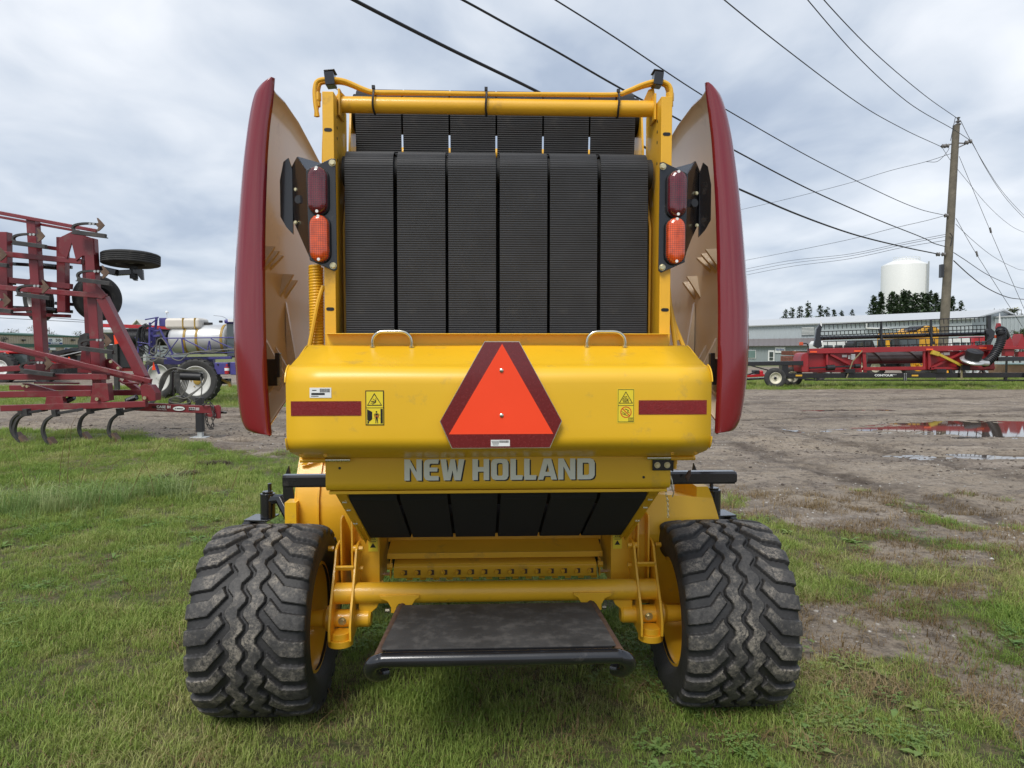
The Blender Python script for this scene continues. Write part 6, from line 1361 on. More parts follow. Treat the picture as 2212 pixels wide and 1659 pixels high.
for i in range(int(L_/.9)):
    f = i*.9/L_; a, c = o1.lerp(o2, f), o4.lerp(o3, f); k = MB(); k.bar((a.x, a.y, 3.37), (c.x, c.y, 2.32), .06, .06); k.build('roof_seam', M['awning'], aw)
bk = -gn_*14
k = MB(); k.slab([(ga.x+gn_.x*.4, ga.y+gn_.y*.4, 5.3), (gb_.x+gn_.x*.4+gt.x*.5, gb_.y+gn_.y*.4+gt.y*.5, 5.3), (gb_.x+bk.x/2+gt.x*.5, gb_.y+bk.y/2+gt.y*.5, 6.5), (ga.x+bk.x/2, ga.y+bk.y/2, 6.5)], .15); k.build('roof', M['roof_metal'], GB, smooth=0)
k = MB(); k.slab([(gb_.x+bk.x/2+gt.x*.5, gb_.y+bk.y/2+gt.y*.5, 6.5), (ga.x+bk.x/2, ga.y+bk.y/2, 6.5), (ga.x+bk.x, ga.y+bk.y, 5.3), (gb_.x+bk.x+gt.x*.5, gb_.y+bk.y+gt.y*.5, 5.3)], .15); k.build('roof', M['roof_metal'], GB, smooth=0)
k = MB(); k.add([(gb_.x, gb_.y, 0), (gb_.x+bk.x, gb_.y+bk.y, 0), (gb_.x+bk.x, gb_.y+bk.y, 5.3), (gb_.x+bk.x/2, gb_.y+bk.y/2, 6.4), (gb_.x, gb_.y, 5.3)], [(0, 1, 2, 3, 4)]); k.build('gable_wall', M['grey_siding'], GB, smooth=0)
siding('lower_wall', onw(1775, 0), gb_, 0, 2.2, M['grey_siding_low'], GB, .5, .05)
for px0 in (1870,): 
    a = onw(px0, .3); k = MB(); k.tube([(a.x, a.y, 5.1), (a.x, a.y, 4.5), (a.x+3, a.y-4, 4.2), (a.x+5, a.y-6.6, 4.1)], .1, 8); k.build('downpipe', M['white_paint'], GB)
adopt(GB, _b)
FB = empty('pale_building', (62, 92, 0), 0, 'pale corrugated building closing the yard behind the grey building', 'building'); _b = set(bpy.data.objects)
fa, fb_ = (W(2085, 757, 88).x, 88), (W(2400, 757, 74).x, 74)
siding('wall', fa, fb_, 0, 5.6, M['grey_siding'], FB, .45, .05); k = MB(); k.slab([(fa[0], fa[1]-.3, 5.6), (fb_[0], fb_[1]-.3, 5.6), (fb_[0]+6, fb_[1]+14, 6.2), (fa[0]+6, fa[1]+14, 6.2)], .15); k.build('roof', M['roof_metal'], FB, smooth=0); adopt(FB, _b)

# ------------------------------------------------------------------ water tank
WTY = 250.0
WT = empty('water_tower', (W(1954, 600, WTY).x, WTY, 0), 0, 'white cylindrical water tank with roof railing rising above the pines', 'water tank'); _b = set(bpy.data.objects)
wc = W(1954, 600, WTY); rr3 = 45.5/FPX*WTY; zt = W(1954, 575, WTY).z; za = W(1954, 558, WTY).z
k = MB(); k.lathe([(0, rr3), (zt, rr3), (zt+.25, rr3*.985), (zt+1.2, rr3*.75), (za, rr3*.3), (za+.1, .0001)], (wc.x, WTY, 0), 'Z', 64); k.build('tank_shell', M['white_paint'], WT, smooth=25)
zr = zt+1.2+(.13/.45)*(za-zt-1.2)-.15; k = MB()
for i in range(14):
    a = R(190+i*14); k.cyl((wc.x+rr3*.62*math.cos(a), WTY+rr3*.62*math.sin(a), zr), (wc.x+rr3*.62*math.cos(a), WTY+rr3*.62*math.sin(a), zr+1.3), .07, 5)
for zz in (zr+.65, zr+1.3): k.tube([(wc.x+rr3*.62*math.cos(R(190+i*7)), WTY+rr3*.62*math.sin(R(190+i*7)), zz) for i in range(27)], .06, 5)
k.build('roof_railing', M['white_paint'], WT)
a = R(-58); k = MB(); k.cyl((wc.x+rr3*1.02*math.cos(a), WTY+rr3*1.02*math.sin(a), 0), (wc.x+rr3*1.02*math.cos(a), WTY+rr3*1.02*math.sin(a), zt), .35, 10); k.build('overflow_pipe', M['galv'], WT); a = R(-48); k = MB(); k.bar((wc.x+rr3*1.02*math.cos(a), WTY+rr3*1.02*math.sin(a), 0), (wc.x+rr3*1.02*math.cos(a), WTY+rr3*1.02*math.sin(a), zt+1), .5, .12); k.build('ladder', M['galv'], WT); adopt(WT, _b)

# ------------------------------------------------------------------ utility pole and wires
PY = 37.0; z5 = lambda x, y: (1836+.293*x, 216+.293*y)
M['pole_wood'] = mat('weathered_pole_wood', (.155, .135, .10), .85, var=.25, vscale=3, dirt=(.09, .08, .065), damt=.25, dscale=5, bump=.4, bscale=30)
M['wire'] = mat('black_cable', (.018, .018, .02), .6, var=0)
M['insul'] = mat('grey_insulator', (.16, .15, .14), .4, var=.1)
pb_, pt_ = W(2035, 800, PY), W(*z5(784, 188), PY); pbt = Vector((pb_.x-.05, PY, -.3))
UP = empty('utility_pole', (pbt.x, PY, 0), 0, 'tall weathered wooden utility pole leaning slightly behind the header', 'utility pole'); _b = set(bpy.data.objects)
k = MB(); k.tube([pbt.lerp(pt_, i/8) for i in range(9)], .245, 18, r2=.165); k.build('pole', M['pole_wood'], UP)
k = MB(); p = W(*z5(798, 165), PY); k.lathe([(-.25, .06), (-.15, .05), (-.12, .14), (-.08, .14), (-.04, .06), (0, .05), (.02, .13), (.06, .13), (.1, .05), (.2, .06), (.24, .1), (.28, .0001)], p, 'Z', 14); k.build('pin_insulator', M['insul'], UP)
for A, B in (((765, 322), (668, 342)), ((795, 352), (900, 304)), ((805, 318), (850, 320))): pbar(UP, 'insulator_arm', M['insul'], z5(*A), z5(*B), 2.3, PY, bevel=0)
for c in ((690, 340), (716, 338), (860, 314), (884, 306), (710, 852), (650, 1138), (690, 1138)):
    p = W(*z5(*c), PY-.1); k = MB(); k.lathe([(-.10, .05), (-.06, .11), (0, .07), (.06, .11), (.1, .05)], p, 'X', 10); k.build('insulator', M['insul'], UP)
pbox(UP, 'splice_box', BK, *z5(674, 1210), *z5(698, 1308), PY-.3, .25); ptube(UP, 'drop_cable', M['wire'], [z5(735, 980), z5(755, 1010), z5(740, 1075)], .9, PY-.3); ptube(UP, 'drop_cable', M['wire'], [z5(778, 125), z5(760, 210), z5(742, 300)], .7, PY-.2); ptube(UP, 'drop_cable', M['wire'], [z5(690, 345), z5(730, 360), z5(650, 450), z5(560, 455)], .5, PY-.2)
adopt(UP, _b)
def wire(label, pts, rad, y0, y1, grp='overhead wires at the utility pole'):
    # points in the picture; depth runs evenly in 1/distance between the two ends, as along any straight span
    P = [Vector((a, c, 0)) for a, c in pts]; P = smoothpath(P, 8); L = [0]
    for a, c in zip(P, P[1:]): L.append(L[-1]+(c-a).length)
    Q = [W(p.x, p.y, 1/((1/y0)*(1-l/L[-1])+(1/y1)*(l/L[-1]))) for p, l in zip(P, L)]
    k = MB(); k.tube(Q, rad, 6); o = k.build('overhead_wire', M['wire']); tag(o, label, 'wire', grp); return o
wire('thick black communications cable sagging behind the baler to the low clamp of the pole', [(640, -70), (765, 0), (960, 100), (1155, 195), (1380, 312), (1600, 410), (1720, 462), (1840, 505), (1950, 533), z5(650, 1136)], .028, 10, PY)
wire('bundled cable passing the baler top and meeting the pole above its lowest clamp', [(880, -62), (1000, 0), (1100, 55), (1200, 110), (1330, 185), (1460, 255), (1600, 332), (1740, 405), (1880, 468), (1990, 512), z5(615, 1055), z5(700, 1080)], .020, 11, PY)
wire('thin wire crossing above the right shield down to the middle of the pole', [(1100, -62), (1200, 0), (1330, 82), (1500, 195), (1640, 278), (1760, 345), (1900, 415), z5(500, 800), z5(700, 850)], .014, 12, PY)
wire('thin conductor from the upper sky to the left insulator arm of the pole', [(1500, -60), (1565, 0), (1700, 108), (1850, 220), (1950, 278), z5(668, 342)], .014, 14, PY)
wire('thin conductor from the upper sky to the right insulator arm of the pole', [(1690, -70), (1745, 0), (1850, 120), (1960, 220), z5(760, 215), z5(890, 300)], .014, 16, PY)
wire('thin conductor from the upper sky to the pin insulator on the pole top', [(1735, -60), (1780, 0), (1880, 105), (1990, 200), z5(805, 145)], .014, 16, PY)
wire('service wire running level from far left to the strain clamp below the pole arms', [(1560, 462), (1700, 430), (1836, 395), z5(300, 520), z5(560, 455), z5(745, 395)], .012, 60, PY)
wire('service wire from far left to the loop at mid pole', [(1560, 572), (1700, 545), (1836, 517), z5(300, 950), z5(560, 890), z5(700, 852)], .012, 60, PY)
for a, c, d, nm in ((592, 1135, 985, 'upper'), (598, 1150, 1000, 'middle'), (605, 1170, 1030, 'lower')): wire('%s of three close service wires running from far left to the pole' % nm, [(1560, a), (1700, a-28), z5(0, c), z5(400, c-85), z5(735, d)], .012, 60, PY)
wire('conductor leaving the pole top steeply down to the right', [z5(815, 150), z5(880, 280), z5(1000, 490), z5(1120, 670), z5(1283, 850), (2290, 540)], .014, PY, 75); wire('conductor leaving the right insulator arm down to the right', [z5(900, 310), z5(1000, 500), z5(1130, 700), z5(1283, 870), (2290, 545)], .014, PY, 75)
wire('wire leaving the left arm behind the pole to the right', [z5(680, 350), z5(745, 450), z5(850, 580), z5(1000, 760), z5(1150, 900), z5(1283, 975), (2290, 525)], .012, PY, 75)
wire('wire leaving mid pole in a long sag to the right', [z5(780, 915), z5(900, 1030), z5(1050, 1150), z5(1200, 1230), z5(1283, 1255), (2290, 590)], .012, PY, 75); wire('cable leaving the low pole with a small loop to the right', [z5(765, 1125), z5(850, 1180), z5(1000, 1280), z5(1150, 1350), z5(1283, 1392), (2290, 635)], .018, PY, 75)
wire('thick communications cable leaving the low clamp to the right', [z5(765, 1185), z5(880, 1290), z5(1000, 1380), z5(1150, 1450), z5(1283, 1470), (2290, 652)], .028, PY, 75)
for nm, A, Mm, B in (('long', (805, 415), (1035, 965), (1310, 1600)), ('short', (780, 870), (935, 1140), (1270, 1670))):
    o = wire('%s guy wire slanting from the pole down to the right' % nm, [z5(*A), z5(*Mm), z5(*B)], .012, PY, PY+3, 'guy wires of the utility pole'); k = MB(); k.cyl(W(*z5(Mm[0]-4, Mm[1]-25), PY+1.4), W(*z5(Mm[0]+6, Mm[1]+15), PY+1.4), .05, 8); k.build('guy_insulator', M['insul'], o)
wire('distant power line low in the sky left of the cultivator wheel', [(-80, 672), (60, 682), (182, 692)], .05, 120, 120, 'distant power lines'); wire('lower distant power line left of the cultivator wheel', [(-80, 682), (60, 690), (182, 696)], .05, 120, 120, 'distant power lines')

# ------------------------------------------------------------------ trees
def treemat(name, c1, c2, c3):
    return leafmat(name, c1, c2, c3, .15)
def crownmesh(kind, h, rad, seed, n):
    rr = random.Random(seed); b = MB()
    def leafq(x, y, z, s):
        a, e = rr.random()*2*PI, rr.random()*1.2-.3; d = Vector((math.cos(a)*math.cos(e), math.sin(a)*math.cos(e), math.sin(e))); u_ = d.cross(Vector((0, 0, 1))).normalized()
        p = Vector((x, y, z)); b.add([p-u_*s*.5, p+d*s*.4+u_*s*.3, p+d*s, p+d*s*.35-u_*s*.4], [(0, 1, 2, 3)])
    if kind == 'pine':
        nb = int(n/11)
        for i in range(nb):
            t = (i+rr.random())/nb; z = h*(.22+.76*t); lb = 1.55*rad*(1-t)**.7*(.5+.6*rr.random())+.22*rad; a = rr.random()*2*PI
            for q in range(11):
                f = .25+.75*(q+rr.random())/11; s = h*.058*(1.15-.4*t); leafq(lb*f*math.cos(a)+rr.gauss(0, .05*rad), lb*f*math.sin(a)+rr.gauss(0, .05*rad), z+lb*f*(.14-.3*f)+rr.gauss(0, .012*h), s)
    else:
        cl = [(rr.gauss(0, rad*.42), rr.gauss(0, rad*.42), h*(.42+.5*rr.random()), rad*(.22+.25*rr.random())) for _ in range(14)]
        for i in range(n):
            cx, cy, cz, cr_ = rr.choice(cl); v = Vector((rr.gauss(0, 1), rr.gauss(0, 1), rr.gauss(0, 1))).normalized()*cr_*(rr.random()**.4)*1.25
            leafq(cx+v.x, cy+v.y, cz+v.z*.9, h*.045)
    return b
def tree(px, py, y, kind, wpx, m, label, cat, grp, seed, n=700, name='pine_tree'):
    top = W(px, py, y); h = top.z; rad = wpx/2/FPX*y; root = empty(name, (top.x, y, 0), seed*1.3, label, cat, grp); rr = random.Random(seed)
    k = MB(); k.tube([(0, 0, -.2), (rr.gauss(0, .02)*h, 0, h*.35), (rr.gauss(0, .015)*h, rr.gauss(0, .015)*h, h*.7), (0, 0, h*.96)], h*.022, 7, r2=h*.004)
    for i in range(7): 
        a = rr.random()*6.28; z = h*(.3+.55*rr.random()); l = rad*.7*(1-z/h*.6); k.tube([(0, 0, z), (l*.5*math.cos(a), l*.5*math.sin(a), z+l*.15), (l*math.cos(a), l*math.sin(a), z+l*.1)], h*.006, 5, r2=h*.002)
    k.build('trunk', M['bark'], root); crownmesh(kind, h, rad, seed, n).build('crown', m, root, smooth=0)
    return root
M['bark'] = mat('tree_bark', (.07, .055, .045), .9, var=.3)
def leafmat0(name, c, tr): return mat(name, c, .7, var=.35, vscale=.5, spec=.2)
M['pine'] = leafmat0('pine_needles', (.085, .125, .065), 0); M['autumn'] = leafmat0('autumn_leaves', (.16, .155, .035), 0); M['bush'] = leafmat0('bush_leaves', (.09, .13, .04), 0); M['olive'] = leafmat0('thin_autumn_leaves', (.13, .12, .05), 0)
gp_ = 'pine trees behind the grey building'
for i, (px, py, w) in enumerate(((1698, 668, 26), (1712, 664, 24), (1728, 660, 26), (1745, 653, 26), (1772, 658, 22), (1786, 664, 24), (1800, 668, 20), (1818, 671, 16), (1841, 669, 16))):
    tree(px, py, 165+(i*7) % 20, 'pine', w, M['pine'], 'dark pine in the low cluster standing left of the water tank', 'tree', gp_+', low cluster', 100+i)
for i, (px, py, w) in enumerate(((1888, 640, 28), (1903, 631, 24), (1927, 630, 30), (1940, 636, 28), (1952, 627, 28), (1963, 628, 26), (1978, 634, 32), (1994, 632, 34), (2008, 630, 32), (2024, 634, 34), (2040, 640, 34), (2056, 641, 26))):
    tree(px, py, 160+(i*7) % 18, 'pine', w, M['pine'], 'tall dark pine in the grove below the water tank', 'tree', gp_+', tall grove', 130+i, 1500)
tree(2077, 650, 165, 'pine', 28, M['pine'], 'lone pine just right of the utility pole', 'tree', None, 150, 800); tree(2107, 679, 165, 'pine', 16, M['pine'], 'tiny pine top between the lone pine and the yellowing trees', 'tree', None, 151, 400)
for i, (px, py, w) in enumerate(((2148, 661, 34), (2168, 662, 30), (2188, 660, 30), (2207, 664, 30), (2230, 662, 30))): tree(px, py, 120+i*3, 'leaf', w, M['autumn'] if i % 2 == 0 else M['pine'], 'yellowing tree above the roof of the pale building', 'tree', 'trees behind the pale building', 160+i, 900, 'autumn_tree')
for i, (px, py, w) in enumerate(((25, 708, 30), (40, 707, 34), (82, 697, 40), (106, 703, 30), (172, 712, 24))): tree(px, py, 140+i*4, 'leaf', w, M['olive'], 'thinning autumn tree behind the beige workshop', 'tree', 'trees behind the beige workshop', 180+i, 420, 'autumn_tree')
for i, (zx, zy, w) in enumerate(((2090, 320, 26), (2140, 310, 34), (2190, 300, 34), (2240, 300, 34))):
    px, py = z4(zx, zy); tree(px, py, 56+i, 'leaf', w, M['bush'], 'leafy green bush in front of the pale building', 'bush', 'bushes before the pale building', 200+i, 1100, 'leafy_bush')
# far wooded skyline closing the horizon
b = MB(); rr = random.Random(77); n = 420; pv = []
for i in range(n+1):
    x = -640+1280*i/n; h = 3.0+3.2*float(fbm(np.array([x*.045]), np.array([1.]), 5)[0]); pv += [(x, 365, 0), (x, 365+rr.random()*2, h), (x, 385, h*.8), (x, 388, 0)]
b.add(pv, [(i*4+j, i*4+j+1, i*4+5+j, i*4+4+j) for i in range(n) for j in range(3)])
for i in range(7000):
    x = -620+1240*rr.random(); y = 355+rr.random()*9; h = 3.2+3.4*float(vnoise(np.array([x*.05]), np.array([1.]), 5)[0]); z = h*rr.random()**.7; s = 1.1; a = rr.random()*6.28
    b.add([(x-s*.5, y, z), (x+s*.2, y+.4*math.cos(a), z-s*.3), (x+s*.5, y, z+s*.4), (x-s*.1, y+.3, z+s*.6)], [(0, 1, 2, 3)])
tag(b.build('distant_woods', M['pine'], smooth=0), 'low distant woods along the horizon', 'woods', kind='stuff')

# ------------------------------------------------------------------ turf, weeds and gravel (nobody could count them)
def leafmat(name, c1, c2, c3, tr=.35):
    m = bpy.data.materials.new(name); m.use_nodes = True; t = m.node_tree; ns = t.nodes; lk = t.links; b = ns['Principled BSDF']
    oi = ns.new('ShaderNodeObjectInfo'); rp = ns.new('ShaderNodeValToRGB'); e = rp.color_ramp.elements
    e[0].color = (*c1, 1); e[1].color = (*c3, 1); x = rp.color_ramp.elements.new(.55); x.color = (*c2, 1)
    g = ns.new('ShaderNodeNewGeometry'); nz = ns.new('ShaderNodeTexNoise'); nz.inputs['Scale'].default_value = .9; nz.inputs['Detail'].default_value = 5; lk.new(g.outputs['Position'], nz.inputs[0])
    ad = ns.new('ShaderNodeMath'); ad.operation = 'MULTIPLY_ADD'; lk.new(oi.outputs['Random'], ad.inputs[0]); ad.inputs[1].default_value = .55
    mr = ns.new('ShaderNodeMapRange'); lk.new(nz.outputs[0], mr.inputs[0]); mr.inputs[1].default_value = .35; mr.inputs[2].default_value = .65; mr.inputs[3].default_value = -.1; mr.inputs[4].default_value = .5
    lk.new(mr.outputs[0], ad.inputs[2]); lk.new(ad.outputs[0], rp.inputs[0])
    lk.new(rp.outputs[0], b.inputs['Base Color']); b.inputs['Roughness'].default_value = .55; b.inputs['Specular IOR Level'].default_value = .3
    tl = ns.new('ShaderNodeBsdfTranslucent'); lk.new(rp.outputs[0], tl.inputs[0]); ms = ns.new('ShaderNodeMixShader'); ms.inputs[0].default_value = tr
    lk.new(b.outputs[0], ms.inputs[1]); lk.new(tl.outputs[0], ms.inputs[2]); lk.new(ms.outputs[0], ns['Material Output'].inputs[0])
    return m
M['grass'] = leafmat('grass_blades', (.175, .28, .05), (.285, .36, .08), (.47, .44, .19))
M['clover'] = leafmat('clover_leaves', (.14, .25, .065), (.20, .30, .085), (.28, .34, .11))
M['straw'] = leafmat('dead_grass', (.13, .085, .035), (.24, .165, .075), (.33, .25, .13), .2)
M['tallgrass'] = leafmat('tall_grass_blades', (.15, .26, .065), (.25, .35, .11), (.42, .44, .21))
def blades(n, rad, h0, h1, wd, lean, rs, curl=.6):
    b = MB()
    for i in range(n):
        a = rs.random()*2*PI; rr = rad*math.sqrt(rs.random()); x, y = rr*math.cos(a), rr*math.sin(a)
        h = h0+(h1-h0)*rs.random()**1.5; d = rs.random()*2*PI; l = lean*h*(.2+rs.random()*1.0); w = wd*(.6+.7*rs.random())
        dx, dy = math.cos(d), math.sin(d); sx, sy = -dy*w/2, dx*w/2
        m1 = (x+dx*l*.35, y+dy*l*.35, h*.6); tp = (x+dx*l*(1+.3*curl), y+dy*l*(1+.3*curl), h*(1-.35*curl*rs.random()))
        b.add([(x-sx, y-sy, -.01), (x+sx, y+sy, -.01), (m1[0]+sx*.8, m1[1]+sy*.8, m1[2]), (m1[0]-sx*.8, m1[1]-sy*.8, m1[2]), tp], [(0, 1, 2, 3), (3, 2, 4)])
    return b
def leaves(n, rad, h, ls, rs):
    b = MB()
    for i in range(n):
        a = rs.random()*2*PI; rr = rad*math.sqrt(rs.random()); x, y = rr*math.cos(a), rr*math.sin(a); z = h*(.3+.7*rs.random())
        for k in range(3):
            d = a+k*2.09+rs.random()*.4; s_ = ls*(.7+.5*rs.random()); tx, ty = math.cos(d), math.sin(d); px, py = -ty, tx
            b.add([(x, y, z), (x+tx*s_*.6+px*s_*.45, y+ty*s_*.6+py*s_*.45, z+s_*.12), (x+tx*s_, y+ty*s_, z-s_*.05), (x+tx*s_*.6-px*s_*.45, y+ty*s_*.6-py*s_*.45, z+s_*.12)], [(0, 1, 2, 3)])
    return b
def rosette(n, ln, wd, rs):
    b = MB()
    for i in range(n):
        d = rs.random()*2*PI; l = ln*(.6+.5*rs.random()); tx, ty = math.cos(d), math.sin(d); px, py = -ty*wd/2, tx*wd/2; u_ = .25+.6*rs.random()
        b.add([(0, 0, .0), (tx*l*.5+px, ty*l*.5+py, l*u_*.5), (tx*l, ty*l, l*u_*.45), (tx*l*.5-px, ty*l*.5-py, l*u_*.5)], [(0, 1, 2, 3)])
    return b
def stone(rs):
    b = MB(); bm = bmesh.new(); bmesh.ops.create_icosphere(bm, subdivisions=1, radius=1)
    vs = [v.co*(.7+.5*rs.random()) for v in bm.verts]; vs = [(p.x, p.y*.8, p.z*.55) for p in vs]
    b.add(vs, [[v.index for v in f.verts] for f in bm.faces]); bm.free(); return b
def variants(tagname, builders, m):
    c = bpy.data.collections.new('src_'+tagname)
    for k, bl in enumerate(builders):
        o = bpy.data.objects.new('%s_%02d' % (tagname, k), bl.mesh(tagname, m, 0 if tagname != 'gravel' else 60)); c.objects.link(o)
    return c, len(builders)
def scatter(name, label, cat, coll, nvar, pts, scl, rs):
    n = len(pts); me = bpy.data.meshes.new(name); me.vertices.add(n); me.vertices.foreach_set('co', np.asarray(pts, np.float32).ravel())
    for an, ty, val in (('scl', 'FLOAT', np.asarray(scl, np.float32)), ('rz', 'FLOAT', (rs.random(n)*6.283).astype(np.float32)), ('vi', 'INT', rs.integers(0, nvar, n).astype(np.int32))):
        a = me.attributes.new(an, ty, 'POINT'); a.data.foreach_set('value', val)
    o = bpy.data.objects.new(name, me); COL.objects.link(o); tag(o, label, cat, kind='stuff')
    g = bpy.data.node_groups.new('scatter_'+name, 'GeometryNodeTree')
    g.interface.new_socket('Geometry', in_out='INPUT', socket_type='NodeSocketGeometry'); g.interface.new_socket('Geometry', in_out='OUTPUT', socket_type='NodeSocketGeometry')
    gi, go = g.nodes.new('NodeGroupInput'), g.nodes.new('NodeGroupOutput'); ip = g.nodes.new('GeometryNodeInstanceOnPoints'); ci = g.nodes.new('GeometryNodeCollectionInfo')
    ci.inputs['Collection'].default_value = coll; ci.inputs['Separate Children'].default_value = True; ci.inputs['Reset Children'].default_value = True
    def na(nm, ty):
        x = g.nodes.new('GeometryNodeInputNamedAttribute'); x.data_type = ty; x.inputs['Name'].default_value = nm; return x.outputs['Attribute']
    cx = g.nodes.new('ShaderNodeCombineXYZ'); g.links.new(na('rz', 'FLOAT'), cx.inputs[2])
    g.links.new(gi.outputs[0], ip.inputs['Points']); g.links.new(ci.outputs[0], ip.inputs['Instance']); ip.inputs['Pick Instance'].default_value = True
    g.links.new(na('vi', 'INT'), ip.inputs['Instance Index']); g.links.new(cx.outputs[0], ip.inputs['Rotation']); g.links.new(na('scl', 'FLOAT'), ip.inputs['Scale'])
    g.links.new(ip.outputs[0], go.inputs[0])
    md = o.modifiers.new('scatter', 'NODES'); md.node_group = g
    return o
rs = np.random.default_rng(5); pr = random.Random(5)
def field(y0, y1, dens, margin=1.6):
    xm = .74*y1+margin; n = int(2*xm*(y1-y0)*dens); x = (rs.random(n)*2-1)*xm; y = y0+(y1-y0)*rs.random(n)
    k = np.abs(x) < .74*y+margin; return x[k], y[k]
GC, gnv = variants('grass', [blades(46, .085, .022, .075, .0042, .75, pr) for _ in range(6)], M['grass'])
P, S = [], []
for y0, y1, dn, sc in ((1.7, 4.5, 430, .86), (4.5, 7.5, 250, .98), (7.5, 11, 110, 1.2), (11, 16, 50, 1.5), (20.4, 31, 9, 2.3), (29, 42, 7, 2.6)):
    x, y = field(y0, y1, dn); g = grass_mask(x, y); cl = fbm(x*2.2, y*2.2, 123); thin = np.where(x > .9, .6, .9)+.5*sst(.32, .6, cl)
    if y0 > 18: k = rs.random(len(x)) < g
    else: k = rs.random(len(x)) < np.clip(g*1.15-.08, 0, 1)*np.clip(thin, 0, 1)
    x, y, g, cl = x[k], y[k], g[k], cl[k]
    P.append(np.stack([x, y, ground_z(x, y)-.004], -1)); S.append(sc*(.65+.45*rs.random(len(x)))*(.72+.55*g*sst(.25, .7, cl)))
scatter('lawn_grass', 'short green mown grass around and under the yellow baler', 'grass', GC, gnv, np.concatenate(P), np.concatenate(S), rs)
CC, cnv = variants('clover', [leaves(26, .075, .04, .0125, pr) for _ in range(3)]+[rosette(7, .085, .03, pr), rosette(9, .065, .022, pr)], M['clover'])
P, S = [], []
for y0, y1, dn in ((1.7, 4.5, 75), (4.5, 8, 36)):
    x, y = field(y0, y1, dn); g = grass_mask(x, y); cl = fbm(x*1.3+9, y*1.3, 223)
    k = (rs.random(len(x)) < g*sst(.46, .62, cl)*.95); x, y = x[k], y[k]
    P.append(np.stack([x, y, ground_z(x, y)], -1)); S.append(.7+.6*rs.random(len(x)))
scatter('clover_patches', 'small broad leafed clover and weeds among the lawn grass', 'weeds', CC, cnv, np.concatenate(P), np.concatenate(S), rs)
DC, dnv = variants('straw', [blades(30, .10, .02, .06, .0036, 1.5, pr, 1.2) for _ in range(4)], M['straw'])
P, S = [], []
for y0, y1, dn in ((1.7, 4.5, 190), (4.5, 8, 100), (8, 13, 30)):
    x, y = field(y0, y1, dn); g = grass_mask(x, y); cl = fbm(x*1.6+4, y*1.6, 323)
    edge = 4*g*(1-g)*.9+.05+.30*g*sst(.5, .66, cl)+1.1*sst(1.0, 1.8, x)*sst(.36, .5, cl)*(g < .93)*sst(-3.4, -.6, np.interp(x, BX_, BY_)-y)
    k = (rs.random(len(x)) < edge*.8*sst(-3.4, -1, np.interp(x, BX_, BY_)-y)); x, y = x[k], y[k]
    P.append(np.stack([x, y, ground_z(x, y)-.004], -1)); S.append(.6+.7*rs.random(len(x)))
scatter('dead_grass', 'brown and straw coloured dead grass at the edge of the bare dirt', 'grass', DC, dnv, np.concatenate(P), np.concatenate(S), rs)
TC, tnv = variants('tall', [blades(38, .10, .12, .34, .0055, .85, pr, 1.3) for _ in range(4)], M['tallgrass'])
x = -4.7+rs.normal(0, .45, 105); y = 7.2+rs.normal(0, .38, 105)+(x+4.6)*.5; 
x2 = -3.75+rs.normal(0, .14, 18); y2 = 8.0+rs.normal(0, .1, 18); x = np.concatenate([x, x2]); y = np.concatenate([y, y2])
scatter('tall_grass', 'unmown tuft of long bent grass left standing on the lawn', 'grass', TC, tnv, np.stack([x, y, ground_z(x, y)-.01], -1), .35+.95*rs.random(len(x))**2, rs)
# a few bleached seed stalks standing out of the long grass
mb = MB()
for px, py, hx, hy, h in ((-4.75, 7.5, .12, .0, .95), (-4.6, 7.4, .34, .1, .78), (-4.15, 7.6, .5, .1, .72), (-3.6, 7.9, .12, 0, .52), (-4.3, 7.3, .18, .1, .5), (-5.0, 7.3, -.2, 0, .66), (-3.2, 8.0, .3, 0, .5), (-3.9, 7.7, -.15, 0, .45), (-4.9, 7.6, .06, .1, .8)):
    mb.tube([(px, py, 0), (px+hx*.3, py+hy*.3, h*.5), (px+hx*.7, py+hy, h*.88), (px+hx*1.25, py+hy, h)], .0035, 5, r2=.0015)
tag(mb.build('dry_stalks', M['straw']), 'thin bleached dry stalks rising from the long grass tuft', 'stalks', kind='stuff')
P3 = []
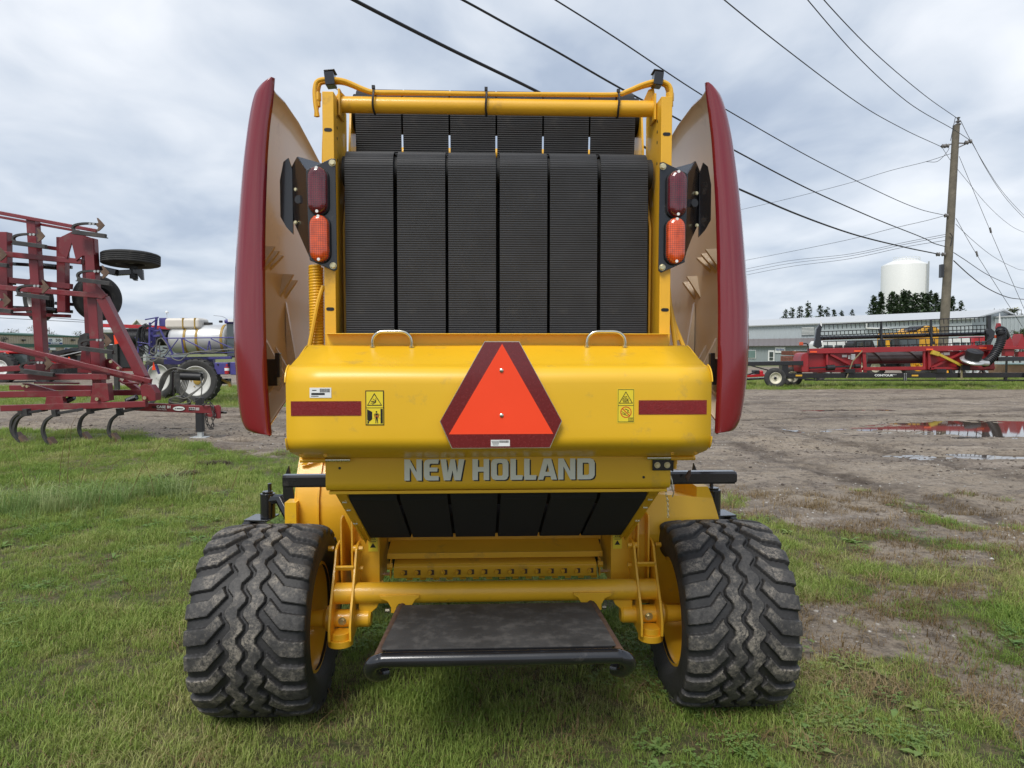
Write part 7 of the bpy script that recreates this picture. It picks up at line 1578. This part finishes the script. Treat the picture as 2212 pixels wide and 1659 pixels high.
# brown raked clippings lying on the lawn
for (cx, cy, rx, ry, n_) in ((G(468, 1003).x, G(468, 1003).y, .2, .1, 26), (G(402, 1026).x, G(402, 1026).y, .16, .09, 18), (G(362, 1032).x, G(362, 1032).y, .14, .07, 12)):
    px_ = cx+rs.normal(0, rx*.5, n_); py_ = cy+rs.normal(0, ry*.5, n_)
    P3.append(np.stack([px_, py_, ground_z(px_, py_)+.012], -1))
M['clip'] = leafmat('dry_clippings', (.07, .05, .03), (.12, .09, .055), (.20, .15, .09), .1)
KC, knv = variants('clip', [blades(40, .08, .01, .05, .005, 2.2, pr, 1.0) for _ in range(3)], M['clip'])
P3 = np.concatenate(P3); scatter('dry_clippings', 'small brown heaps of dried clippings lying on the lawn', 'clippings', KC, knv, P3, .7+.5*rs.random(len(P3)), rs)
M['stone'] = leafmat('gravel_stone', (.22, .20, .17), (.36, .33, .29), (.55, .53, .50), 0)
SCc, snv = variants('gravel', [stone(pr) for _ in range(5)], M['stone'])
P, S = [], []
for y0, y1, dn in ((2, 7, 120), (7, 14, 70), (14, 24, 14)):
    x, y = field(y0, y1, dn); g = grass_mask(x, y); k = rs.random(len(x)) < (1-g)*sst(.35, .6, fbm(x*1.1, y*1.1, 423)); x, y = x[k], y[k]
    P.append(np.stack([x, y, ground_z(x, y)+.002], -1)); S.append(.0025+.017*rs.random(len(x))**4)
scatter('gravel', 'loose pale gravel and small stones pressed into the dirt', 'gravel', SCc, snv, np.concatenate(P), np.concatenate(S), rs)
# mud clods thrown up along the wheel tracks
M['clod'] = leafmat('mud_clod', (.06, .045, .035), (.10, .078, .06), (.15, .12, .095), 0)
MC, mnv = variants('gravel', [stone(pr) for _ in range(4)], M['clod'])
x, y = field(6, 20, 90, .5); g = grass_mask(x, y); tr = np.exp(-((y-(12.6-.22*x-.0*y))/.8)**2)+np.exp(-((y-(11.2-.75*(x-5)))/.8)**2)+.30*sst(.42, .62, fbm(x*.8, y*1.6, 523))
k = rs.random(len(x)) < (1-g)*np.clip(tr, 0, 1); x, y = x[k], y[k]
scatter('mud_clods', 'dark crumbled mud clods along the wheel tracks in the yard', 'mud', MC, mnv, np.stack([x, y, ground_z(x, y)], -1), .006+.030*rs.random(len(x))**4, rs)
